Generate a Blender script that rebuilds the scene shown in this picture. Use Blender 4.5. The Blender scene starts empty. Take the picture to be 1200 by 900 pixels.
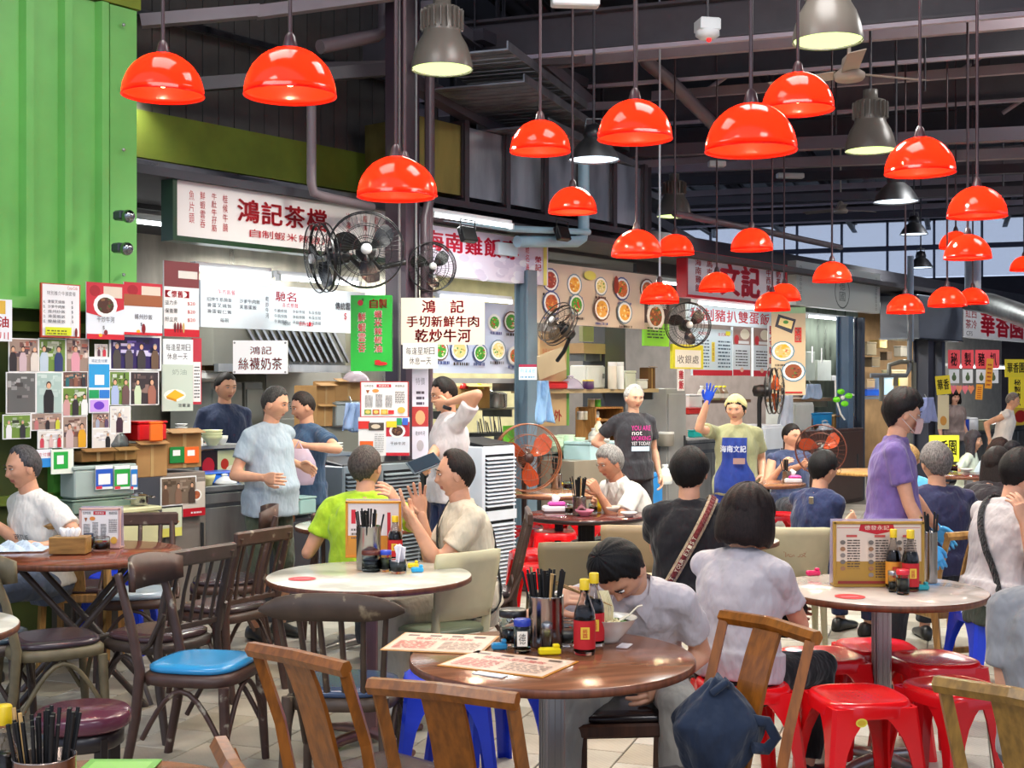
import bpy, bmesh, math, random, time
import numpy as np
from mathutils import Vector, Matrix, Euler, noise
S = bpy.context.scene
COL = S.collection
R = math.radians
rnd = random.Random(7)
CAMH, FPX = 1.6, 1500.0
# ---------------------------------------------------------------- camera
cd = bpy.data.cameras.new('camera'); cam = bpy.data.objects.new('camera', cd); COL.objects.link(cam)
cam.location = (0, 0, CAMH); cam.rotation_euler = (R(90), 0, 0)
cd.sensor_width = 36; cd.lens = 36*FPX/1200; cd.clip_start = .05; cd.clip_end = 200
S.camera = cam
# ---------------------------------------------------------------- world, view
w = bpy.data.worlds.new('world'); S.world = w; w.use_nodes = True
bg = w.node_tree.nodes['Background']; bg.inputs[0].default_value = (.62, .74, 1.0, 1); bg.inputs[1].default_value = 0.9
S.view_settings.view_transform = 'Standard'; S.view_settings.look = 'None'
S.view_settings.exposure = 0.22; S.view_settings.gamma = 1; S.view_settings.use_curve_mapping = False
S.cycles.max_bounces = 6; S.cycles.diffuse_bounces = 3; S.cycles.glossy_bounces = 3; S.cycles.transmission_bounces = 4
S.cycles.transparent_max_bounces = 12; S.cycles.sample_clamp_indirect = 4; S.cycles.caustics_reflective = False; S.cycles.caustics_refractive = False
S.cycles.use_denoising = True
def lamp(name, kind, loc, power, col=(1, 1, 1), size=.1, size_y=None, rot=(0, 0, 0), parent=None, spot=None):
    l = bpy.data.lights.new(name, kind); l.energy = power; l.color = col
    if kind == 'AREA':
        l.size = size
        if size_y: l.shape = 'RECTANGLE'; l.size_y = size_y
    elif kind in ('POINT', 'SPOT'): l.shadow_soft_size = size
    if spot: l.spot_size = spot; l.spot_blend = .6
    o = bpy.data.objects.new(name, l); COL.objects.link(o); o.location = loc; o.rotation_euler = rot
    if parent: o.parent = parent
    return o
# added fill lights without fittings, set at roof height to brighten the hall
for i, (x, y, z, p) in enumerate([(-3.5, 1.0, 5.2, 120), (3.0, 0.5, 5.2, 130), (0.5, -3.5, 4.6, 170), (1.5, 6.5, 5.3, 100), (5.5, 10, 5.3, 130), (-1.5, 5.5, 5.2, 70), (9, 18, 5.5, 200)]):
    lamp('fill_light', 'AREA', (x, y, z), p, (1, .97, .93), 1.6, 1.6)
# ---------------------------------------------------------------- placing
def P(px, py, D): return Vector(((px-600)/FPX*D, D, CAMH+(450-py)/FPX*D))
def G(px, D, z=0.): return Vector(((px-600)/FPX*D, D, z))
def DZ(py, z): return (CAMH-z)*FPX/(py-450)
FO = Vector((-2.37, 9.0, 0)); FD = Vector((.6247, .7809, 0)); FN = Vector((.7809, -.6247, 0)); FR = math.atan2(FD.y, FD.x)
def fac(u, v=0, z=0): return FO+FD*u+FN*v+Vector((0, 0, z))
def FU(px, v=0):
    k = (px-600)/FPX
    return (k*(FO.y+v*FN.y)-FO.x-v*FN.x)/(FD.x-k*FD.y)
def FP(px, py, v=0):
    u = FU(px, v); q = fac(u, v); return u, CAMH+(450-py)/FPX*q.y
# ---------------------------------------------------------------- colour and materials
def lin(c):
    if isinstance(c, str): c = [int(c[i:i+2], 16) for i in (0, 2, 4)]
    return tuple(((x/255)/12.92 if x/255 <= .04045 else ((x/255+.055)/1.055)**2.4) for x in c[:3])
_M = {}
def mat(kind, col='808080', **k):
    key = (kind, str(col), tuple(sorted(k.items())))
    if key in _M: return _M[key]
    m = bpy.data.materials.new(kind+'_'+str(col)); m.use_nodes = True; nt = m.node_tree; N = nt.nodes; L = nt.links
    b = N['Principled BSDF']; I = b.inputs; c = lin(col)+(1,)
    I['Base Color'].default_value = c
    rough = dict(matte=.75, gloss=.12, plastic=.32, metal=.28, cloth=.92, skin=.5, wood=.42, paper=.6, hair=.62, stone=.25, worn=.55, leather=.35, cardboard=.85).get(kind, .5)
    I['Roughness'].default_value = k.get('rough', rough)
    def tex(scale, vec=(1, 1, 1), detail=3):
        tc = N.new('ShaderNodeTexCoord'); mp = N.new('ShaderNodeMapping'); mp.inputs['Scale'].default_value = vec
        n = N.new('ShaderNodeTexNoise'); n.inputs['Scale'].default_value = scale; n.inputs['Detail'].default_value = detail
        L.new(tc.outputs['Object'], mp.inputs[0]); L.new(mp.outputs[0], n.inputs['Vector']); return n
    def vary(n, lo, hi, c2=None):
        r = N.new('ShaderNodeValToRGB'); r.color_ramp.elements[0].position = .35; r.color_ramp.elements[1].position = .65
        r.color_ramp.elements[0].color = tuple(x*lo for x in c[:3])+(1,)
        r.color_ramp.elements[1].color = (tuple(min(1, x*hi) for x in c[:3]) if c2 is None else lin(c2))+(1,)
        L.new(n.outputs['Fac'], r.inputs[0]); L.new(r.outputs[0], I['Base Color']); return r
    def bump(n, s, d=.01):
        bp = N.new('ShaderNodeBump'); bp.inputs['Strength'].default_value = s; bp.inputs['Distance'].default_value = d
        L.new(n.outputs['Fac'], bp.inputs['Height']); L.new(bp.outputs[0], I['Normal'])
    if kind == 'metal':
        I['Metallic'].default_value = 1.; n = tex(6, (1, 1, .25)); vary(n, .75, 1.1)
        mr = N.new('ShaderNodeMapRange'); mr.inputs[3].default_value = k.get('rough', .28)*.7; mr.inputs[4].default_value = k.get('rough', .28)*1.5
        L.new(n.outputs['Fac'], mr.inputs[0]); L.new(mr.outputs[0], I['Roughness'])
    elif kind == 'wood':
        n = tex(k.get('scale', 9), k.get('vec', (6, 6, .7)), 5); vary(n, .68, 1.18); bump(n, .12, .003)
    elif kind == 'worn':
        n = tex(14, (1, 1, 1), 6); r = vary(n, .8, 1.1); e = r.color_ramp.elements.new(.68); e.color = lin(k.get('under', 'b5a58c'))+(1,)
        r.color_ramp.elements[1].position = .63; r.color_ramp.elements[2].position = .7; bump(n, .2, .003)
    elif kind == 'cloth':
        n = tex(7, (1, 1, 1), 4); vary(n, .93, 1.04); n2 = tex(k.get('scale', 9), (1.6, 1.6, .8), 2.5); bump(n2, .9, k.get('d', .035)); I['Sheen Weight'].default_value = .15
    elif kind == 'skin':
        n = tex(12, detail=3); vary(n, .88, 1.08); I['Subsurface Weight'].default_value = .12; I['Subsurface Radius'].default_value = (.02, .008, .004)
    elif kind == 'hair':
        n = tex(60, (2.2, 2.2, .9), 4); vary(n, .55, 1.4); bump(n, .5, .004); I['Specular IOR Level'].default_value = .25
    elif kind in ('matte', 'stone', 'cardboard', 'leather'):
        n = tex(5, detail=5); vary(n, .87, 1.08)
        if kind == 'leather': n2 = tex(60); bump(n2, .1, .003)
    elif kind == 'plastic':
        n = tex(3); vary(n, .92, 1.06)
        if k.get('glow'): I['Subsurface Weight'].default_value = .15; I['Subsurface Radius'].default_value = (.03, .01, .01)
    elif kind == 'marble':
        I['Roughness'].default_value = .12; n = tex(5, detail=8); r = vary(n, .80, 1.03); r.color_ramp.elements[0].position = .42; r.color_ramp.elements[1].position = .52
    elif kind == 'glass':
        I['Base Color'].default_value = c; I['Transmission Weight'].default_value = 1.; I['Roughness'].default_value = .03; I['IOR'].default_value = k.get('ior', 1.25)
    elif kind == 'film':      # thin clear plastic or pane
        I['Roughness'].default_value = .15; I['Alpha'].default_value = k.get('alpha', .35)
    elif kind == 'emit':
        I['Emission Color'].default_value = c; I['Emission Strength'].default_value = k.get('power', 5.); I['Base Color'].default_value = (.02, .02, .02, 1)
    elif kind == 'shade':     # translucent lamp plastic
        t = N.new('ShaderNodeBsdfTranslucent'); t.inputs[0].default_value = c; mx = N.new('ShaderNodeMixShader'); mx.inputs[0].default_value = .38
        I['Roughness'].default_value = .1; out = N['Material Output']
        L.new(b.outputs[0], mx.inputs[1]); L.new(t.outputs[0], mx.inputs[2]); L.new(mx.outputs[0], out.inputs[0])
    _M[key] = m; return m
_pm = None
def print_mat():
    global _pm
    if _pm is None:
        _pm = bpy.data.materials.new('printed_paper'); _pm.use_nodes = True; nt = _pm.node_tree
        a = nt.nodes.new('ShaderNodeAttribute'); a.attribute_name = 'Col'; b = nt.nodes['Principled BSDF']
        nt.links.new(a.outputs['Color'], b.inputs['Base Color']); b.inputs['Roughness'].default_value = .4
    return _pm
# ---------------------------------------------------------------- tagging
def tag(o, label=None, cat=None, group=None, kind=None):
    if label: o['label'] = label
    if cat: o['category'] = cat
    if group: o['group'] = group
    if kind: o['kind'] = kind
    return o
def thing(name, label, cat, loc=(0, 0, 0), rz=0., group=None, kind=None):
    o = bpy.data.objects.new(name, None); COL.objects.link(o); o.empty_display_size = .1
    o.location = loc; o.rotation_euler = (0, 0, rz); return tag(o, label, cat, group, kind)
def sub(name, parent, loc=(0, 0, 0), rot=(0, 0, 0)):
    o = bpy.data.objects.new(name, None); COL.objects.link(o); o.parent = parent; o.location = loc; o.rotation_euler = rot; return o
def dup(root, loc=None, rz=None, label=None, group=None):
    r = root.copy(); COL.objects.link(r)
    if loc is not None: r.location = loc
    if rz is not None: r.rotation_euler = (0, 0, rz)
    if label: r['label'] = label
    if group: r['group'] = group
    for ch in list(root.children):
        c = ch.copy(); COL.objects.link(c); c.parent = r
        for g in list(ch.children):
            d = g.copy(); COL.objects.link(d); d.parent = c
    return r
# ---------------------------------------------------------------- mesh builder
def rotm(rot): return Euler(rot).to_matrix() if rot else None
class MB:
    def __init__(s, m=None): s.v = []; s.f = []; s.mi = []; s.ms = []; s.sm = []; s.cur = 0; s.smooth = False; s.X = None; (m and s.m(m))
    def m(s, m):
        if m not in s.ms: s.ms.append(m)
        s.cur = s.ms.index(m); return s
    def add(s, vs, fs, smooth=None):
        n = len(s.v)
        if s.X is not None: vs = [s.X @ Vector(q) for q in vs]
        s.v.extend([tuple(q) for q in vs]); s.f.extend([tuple(i+n for i in q) for q in fs])
        s.mi.extend([s.cur]*len(fs)); s.sm.extend([s.smooth if smooth is None else smooth]*len(fs)); return s
    def box(s, c, d, rot=None, b=0.):
        x, y, z = [q/2 for q in d]; c = Vector(c); M = rotm(rot)
        if b <= 0:
            vs = [(i, j, k) for i in (-x, x) for j in (-y, y) for k in (-z, z)]
            fs = [(0, 1, 3, 2), (4, 6, 7, 5), (0, 4, 5, 1), (2, 3, 7, 6), (0, 2, 6, 4), (1, 5, 7, 3)]
        else:
            b = min(b, x*.9, y*.9, z*.9); vs = []
            for (k, o) in ((-z, b), (-z+b, 0), (z-b, 0), (z, b)):
                X, Y = x-o, y-o; q = b*.7 if o == 0 else b*.4
                vs += [(-X+q, -Y, k), (X-q, -Y, k), (X, -Y+q, k), (X, Y-q, k), (X-q, Y, k), (-X+q, Y, k), (-X, Y-q, k), (-X, -Y+q, k)]
            fs = [tuple(range(7, -1, -1)), tuple(range(24, 32))]
            for r in range(3):
                for i in range(8): fs.append((r*8+i, r*8+(i+1) % 8, r*8+8+(i+1) % 8, r*8+8+i))
        vs = [Vector(q) for q in vs]
        if M: vs = [M @ q for q in vs]
        return s.add([q+c for q in vs], fs)
    def tube(s, pts, r, n=8, caps=True, sy=1., up=None, smooth=True):
        pts = [Vector(p) for p in pts]; k = len(pts); rs = r if isinstance(r, (list, tuple)) else [r]*k
        vs = []; pu = None
        for i, p in enumerate(pts):
            t = (pts[min(i+1, k-1)]-pts[max(i-1, 0)]).normalized()
            if pu is None:
                a = Vector(up) if up else (Vector((0, 0, 1)) if abs(t.z) < .9 else Vector((1, 0, 0)))
                pu = (a-t*a.dot(t)).normalized()
            else: pu = (pu-t*pu.dot(t)).normalized()
            q = t.cross(pu)
            for j in range(n):
                a = 2*math.pi*(j+.5)/n; vs.append(p+pu*math.cos(a)*rs[i]*sy+q*math.sin(a)*rs[i])
        fs = [(i*n+j, i*n+(j+1) % n, (i+1)*n+(j+1) % n, (i+1)*n+j) for i in range(k-1) for j in range(n)]
        s.add(vs, fs, smooth)
        if caps: s.add(vs[:n], [tuple(range(n-1, -1, -1))], False); s.add(vs[-n:], [tuple(range(n))], False)
        return s
    def cyl(s, p, r, h, n=16, r2=None, smooth=True):
        p = Vector(p); return s.tube([p, p+Vector((0, 0, h))], [r, r if r2 is None else r2], n, smooth=smooth)
    def lathe(s, prof, n=24, c=(0, 0, 0), rot=None, smooth=True, sx=1., sy=1., caps=True):
        vs = []; M = rotm(rot); c = Vector(c)
        for (r, z) in prof:
            for j in range(n):
                a = 2*math.pi*j/n; q = Vector((r*math.cos(a)*sx, r*math.sin(a)*sy, z)); vs.append((M @ q if M else q)+c)
        k = len(prof); fs = [(i*n+j, i*n+(j+1) % n, (i+1)*n+(j+1) % n, (i+1)*n+j) for i in range(k-1) for j in range(n)]
        s.add(vs, fs, smooth)
        if caps and prof[0][0] > 1e-4: s.add(vs[:n], [tuple(range(n-1, -1, -1))], False)
        if caps and prof[-1][0] > 1e-4: s.add(vs[-n:], [tuple(range(n))], False)
        return s
    def prism(s, poly, d0, d1, axis='y', smooth=False, c=(0, 0, 0), rot=None):
        """polygon given in two coordinates, extruded along axis from d0 to d1"""
        def q(p, d): return {'y': (p[0], d, p[1]), 'z': (p[0], p[1], d), 'x': (d, p[0], p[1])}[axis]
        n = len(poly); vs = [Vector(q(p, d0)) for p in poly]+[Vector(q(p, d1)) for p in poly]; M = rotm(rot)
        vs = [(M @ v if M else v)+Vector(c) for v in vs]
        s.add(vs, [tuple(range(n)), tuple(range(2*n-1, n-1, -1))], False)
        return s.add(vs, [(i+n, (i+1) % n+n, (i+1) % n, i) for i in range(n)], smooth)
    def ball(s, c, r, n=12, m=8):
        if not isinstance(r, (tuple, list)): r = (r, r, r)
        vs = []; fs = []
        for i in range(m+1):
            t = math.pi*i/m
            for j in range(n):
                a = 2*math.pi*j/n; vs.append((c[0]+r[0]*math.sin(t)*math.cos(a), c[1]+r[1]*math.sin(t)*math.sin(a), c[2]-r[2]*math.cos(t)))
        for i in range(m):
            for j in range(n): fs.append((i*n+j, i*n+(j+1) % n, (i+1)*n+(j+1) % n, (i+1)*n+j))
        return s.add(vs, fs, True)
    def build(s, name, parent=None, label=None, cat=None, loc=None, rz=None, group=None, kind=None):
        me = bpy.data.meshes.new(name); me.from_pydata(s.v, [], s.f)
        for m in s.ms: me.materials.append(m)
        me.polygons.foreach_set('material_index', s.mi); me.polygons.foreach_set('use_smooth', s.sm); me.update()
        o = bpy.data.objects.new(name, me); COL.objects.link(o)
        if parent: o.parent = parent
        if loc is not None: o.location = loc
        if rz is not None: o.rotation_euler = (0, 0, rz)
        return tag(o, label, cat, group, kind)
# ---------------------------------------------------------------- flat print: words and pictures as coloured faces on a sheet
_G = {}
def glyphs(t, bold=0.):
    key = (t, bold)
    if key not in _G:
        cu = bpy.data.curves.new('word', 'FONT'); cu.body = t; cu.size = 1; cu.resolution_u = 2
        o = bpy.data.objects.new('word', cu); COL.objects.link(o)
        me = o.to_mesh(); vs = np.array([v.co[:2] for v in me.vertices]) if len(me.vertices) else np.zeros((0, 2)); fs = [tuple(p.vertices) for p in me.polygons]
        o.to_mesh_clear(); bpy.data.objects.remove(o); bpy.data.curves.remove(cu)
        if len(vs): lo = vs.min(0); hi = vs.max(0)
        else: lo = hi = np.zeros(2)
        _G[key] = (vs, fs, lo, hi)
    return _G[key]
class Print:
    """x to the viewer's right, y up, sheet seen from -Y"""
    def __init__(s): s.v = []; s.f = []; s.c = []; s.k = 0
    def poly(s, pts, col, up=1):
        s.k += up; n = len(s.v); y = -.0004*s.k-.0006
        s.v += [(p[0], y, p[1]) for p in pts]; s.f.append(tuple(range(n, n+len(pts)))); s.c.append(lin(col)); return s
    def rect(s, x, y, w, h, col): return s.poly([(x, y), (x+w, y), (x+w, y+h), (x, y+h)], col)
    def ell(s, x, y, rx, ry, col, n=14): return s.poly([(x+rx*math.cos(2*math.pi*i/n), y+ry*math.sin(2*math.pi*i/n)) for i in range(n)], col)
    def ring(s, x, y, rx, ry, t, col, n=20):
        s.k += 1
        for i in range(n):
            a, b = 2*math.pi*i/n, 2*math.pi*(i+1)/n
            s.poly([(x+rx*math.cos(a), y+ry*math.sin(a)), (x+rx*math.cos(b), y+ry*math.sin(b)), (x+(rx-t)*math.cos(b), y+(ry-t)*math.sin(b)), (x+(rx-t)*math.cos(a), y+(ry-t)*math.sin(a))], col, 0)
        return s
    def text(s, t, x, y, w, h, col, bold=.0, one=False):
        """word fitted in the box x,y,w,h"""
        s.k += 1; yy = -.0004*s.k-.0006
        if all(ord(ch) < 0x2000 for ch in t) or one: cells = [(t, x, y, w, h)]
        else: cw = w/len(t); cells = [(ch, x+i*cw+cw*.06, y, cw*.88, h) for i, ch in enumerate(t)]
        for (ch, X, Y, W, H) in cells:
            if ch in ' 　': continue
            vs, fs, lo, hi = glyphs(ch)
            if not len(vs): continue
            if ch == '一': H2 = H*.12; Y += H*.44; H = H2
            sc = np.array([W, H])/np.maximum(hi-lo, 1e-6); q = (vs-lo)*sc; n = len(s.v)
            for (ex, ey) in (((0, 0),) if bold <= 0 else ((-bold*W, 0), (bold*W, 0), (0, -bold*H*.6), (0, bold*H*.6))):
                n = len(s.v); s.v += [(X+a+ex, yy, Y+b+ey) for a, b in q]; s.f += [tuple(i+n for i in f) for f in fs]; s.c += [lin(col)]*len(fs)
        return s
    def vtext(s, t, x, y, w, h, col, bold=.0):
        n = len(t); ch = h/n
        for i, c_ in enumerate(t): s.text(c_, x, y+h-(i+1)*ch+ch*.07, w, ch*.86, col, bold)
        return s
    def lines(s, x, y, w, h, n, col, seed=0, fill=.5, segs=5):
        """rows of print too small to read"""
        r = random.Random(seed); s.k += 1; rh = h/n
        for i in range(n):
            cx = x
            while cx < x+w*.97:
                l = min(w/segs*r.uniform(.2, .8), x+w-cx)
                s.poly([(cx, y+i*rh), (cx+l, y+i*rh), (cx+l, y+i*rh+rh*fill), (cx, y+i*rh+rh*fill)], col, 0); cx += l+w*r.uniform(.02, .08)
        return s
    def dish(s, x, y, r, plate, food, seed=0, oval=.85):
        q = random.Random(seed); s.ell(x, y, r, r*oval, plate); s.ell(x, y, r*.88, r*.88*oval, 'f2f2ee'); s.ell(x, y, r*.7, r*.7*oval, food[0])
        s.k += 1
        for i in range(22):
            a = q.uniform(0, 6.28); d = r*.58*math.sqrt(q.random()); rr = r*q.uniform(.07, .17)
            s.k += .1; s.ell(x+d*math.cos(a), y+d*math.sin(a)*oval, rr, rr*q.uniform(.4, .9), q.choice(food), 6); s.k -= 1
        return s
    def qr(s, x, y, w, col='101010'):
        return s    # codes are left out
    def build(s, name='print', parent=None, loc=None, **k):
        me = bpy.data.meshes.new(name); me.from_pydata(s.v, [], s.f); me.materials.append(print_mat())
        ca = me.color_attributes.new('Col', 'FLOAT_COLOR', 'CORNER'); a = []
        for f, c in zip(s.f, s.c): a += [c[0], c[1], c[2], 1.]*len(f)
        if len(a) == len(ca.data)*4: ca.data.foreach_set('color', a)
        me.update(); o = bpy.data.objects.new(name, me); COL.objects.link(o)
        if parent: o.parent = parent
        if loc is not None: o.location = loc
        return tag(o, k.get('label'), k.get('cat'), k.get('group'))
# ---------------------------------------------------------------- people
def remesh(mb, voxel, smooth=2, iters=None):
    """one continuous surface from overlapping closed forms; returns (verts, faces)"""
    me = bpy.data.meshes.new('tmp'); me.from_pydata(mb.v, [], mb.f); o = bpy.data.objects.new('tmp', me); COL.objects.link(o)
    r = o.modifiers.new('r', 'REMESH'); r.mode = 'VOXEL'; r.voxel_size = voxel
    if smooth: q = o.modifiers.new('s', 'SMOOTH'); q.iterations = smooth; q.factor = .5
    dg = bpy.context.evaluated_depsgraph_get(); ev = o.evaluated_get(dg); m2 = ev.to_mesh()
    v = np.empty(len(m2.vertices)*3, 'f'); m2.vertices.foreach_get('co', v); v = v.reshape(-1, 3)
    f = [tuple(p.vertices) for p in m2.polygons]; ev.to_mesh_clear()
    bpy.data.objects.remove(o); bpy.data.meshes.remove(me); return v, f
def cap(mb, p0, p1, r0, r1, n=14, flat0=False, flat1=False, sy=1., up=None, mid=None):
    """limb with rounded ends"""
    p0 = Vector(p0); p1 = Vector(p1); d = (p1-p0).normalized(); pts = []; rs = []
    if flat0: pts += [p0]; rs += [r0]
    else:
        for a in (80, 50, 20): pts.append(p0-d*r0*math.sin(R(a))); rs.append(r0*math.cos(R(a)))
    if mid:
        for t, r in mid: pts.append(p0.lerp(p1, t)); rs.append(r)
    else: pts.append(p0.lerp(p1, .5)); rs.append((r0+r1)/2)
    if flat1: pts += [p1]; rs += [r1]
    else:
        for a in (20, 50, 80): pts.append(p1+d*r1*math.sin(R(a))); rs.append(r1*math.cos(R(a)))
    mb.tube(pts, rs, n, sy=sy, up=up)
def rings(mb, secs, n=20):
    """secs: (centre, half width, half depth, right vector, forward vector); closed form"""
    vs = []
    for c, a, b, ri, fo in secs:
        for j in range(n):
            t = 2*math.pi*j/n; ct, st = math.cos(t), math.sin(t)
            ct = math.copysign(abs(ct)**.85, ct); st = math.copysign(abs(st)**.85, st)
            vs.append(Vector(c)+ri*(a*ct)+fo*(b*st))
    k = len(secs); fs = [(i*n+j, i*n+(j+1) % n, (i+1)*n+(j+1) % n, (i+1)*n+j) for i in range(k-1) for j in range(n)]
    mb.add(vs, fs+[tuple(range(n-1, -1, -1)), tuple(range((k-1)*n, k*n))], True)
def sstep(a, b, x): t = np.clip((x-a)/(b-a), 0, 1); return t*t*(3-2*t)
def head_shape(n=56, m=44, jaw=1., seed=0, chub=0.):
    """skull and face about the origin, chin at z=-.115, crown at .115, face towards -y; returns grid points (m+1,n,3)"""
    ph = np.linspace(0, 2*np.pi, n, endpoint=False)[None, :]; th = np.linspace(.001, np.pi-.001, m+1)[:, None]
    x = np.sin(th)*np.cos(ph); y = np.sin(th)*np.sin(ph); z = -np.cos(th)*np.ones_like(ph)
    X = x*.080; Y = y*.096; Z = z*.115
    t = np.clip(-z, 0, 1)
    X = X*(1-.30*(1-.5*chub)*t**1.6); Y = np.where(y > 0, Y*(1-.42*t**1.3), Y*(1-.02*t))
    X = X*(1+.10*np.exp(-((z-.35)/.45)**2)*(y > -.2)); Y = Y+.004
    front = sstep(.25, .75, -y)
    Y = np.where(y < 0, Y+.012*front*np.exp(-(x/.8)**2), Y)
    def g(cx, cz, sx, sz): return np.exp(-((X-cx)/sx)**2-((Z-cz)/sz)**2)*(y < 0)
    Y = Y-.007*g(0, .022, .042, .010)                                # brow
    for sgn in (-1, 1):
        Y = Y+.011*g(sgn*.031, .004, .017, .012)                     # eye sockets
        Y = Y-.006*g(sgn*.042, -.022, .018, .016)*(1+chub)           # cheek bones
        Y = Y-.008*g(sgn*.010, -.038, .008, .008)                    # nostrils
        Y = Y+.004*g(sgn*.040, -.058, .016, .018)*(1-chub)
    Y = Y-.010*g(0, -.004, .0085, .018)-.021*g(0, -.030, .011, .014)  # nose
    Y = Y-.009*g(0, -.060, .022, .007)-.009*g(0, -.072, .020, .006)+.006*g(0, -.066, .024, .0025)   # lips
    Y = Y+.005*g(0, -.084, .02, .006)-.010*g(0, -.100, .020, .012)   # chin
    return np.stack([X, Y, Z], -1)
def grid_faces(n, m): return [(i*n+j, i*n+(j+1) % n, (i+1)*n+(j+1) % n, (i+1)*n+j) for i in range(m) for j in range(n)]
_H = {}
def hand_mesh(pose):
    """wrist at origin, fingers along +x, palm facing -z, thumb on +y side"""
    if pose in _H: return _H[pose]
    mb = MB(); curl = dict(relaxed=.38, open=.06, grip=1.15, half=.7, point=.1)[pose]; spread = dict(open=.16).get(pose, .04)
    rings(mb, [(Vector((x, 0, z)), a, b, Vector((0, 1, 0)), Vector((0, 0, 1))) for x, a, b, z in ((-.02, .025, .019, 0), (.01, .027, .018, 0), (.045, .039, .015, 0), (.075, .042, .013, .001), (.094, .038, .010, .001))], 14)
    for i, (y, l, r) in enumerate(((.030, .070, .0088), (.010, .079, .009), (-.011, .073, .0086), (-.030, .057, .0076))):
        a = (.0 + (1.5-i)*spread); p = Vector((.086, y, .001)); b = .1; pts = [p-Vector((.02, 0, 0)), p]
        for k, s_ in enumerate((.45, .32, .23)):
            b += curl*(.9+.1*i) * (1., 1.1, .8)[k]; d = Vector((math.cos(b)*math.cos(a), math.sin(a)*math.cos(b*.5), -math.sin(b))); p = p+d*l*s_*1.05; pts.append(p)
        mb.tube(pts+[pts[-1]+(pts[-1]-pts[-2]).normalized()*.003], [r*1.05, r*1.05, r, r*.95, r*.82, r*.4], 8)
    p = Vector((.018, .022, -.004)); mb.tube([p, p+Vector((.024, .022, -.008)), p+Vector((.052, .034, -.018-.02*curl)), p+Vector((.076, .034-.01*curl, -.026-.03*curl)), p+Vector((.079, .034-.01*curl, -.027-.03*curl))], [.015, .0135, .011, .009, .005], 8)
    _H[pose] = remesh(mb, .0034, 1); return _H[pose]
def ik(a, b, l1, l2, hint):
    a = Vector(a); b = Vector(b); d = b-a; L = d.length
    if L > (l1+l2)*.995: b = a+d.normalized()*(l1+l2)*.995; d = b-a; L = d.length
    x = (l1*l1-l2*l2+L*L)/(2*L); h = math.sqrt(max(0, l1*l1-x*x)); e = d.normalized(); hv = Vector(hint); hv = (hv-e*hv.dot(e)).normalized()
    return a+e*x+hv*h, b
SK = 'd8a182'
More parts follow.
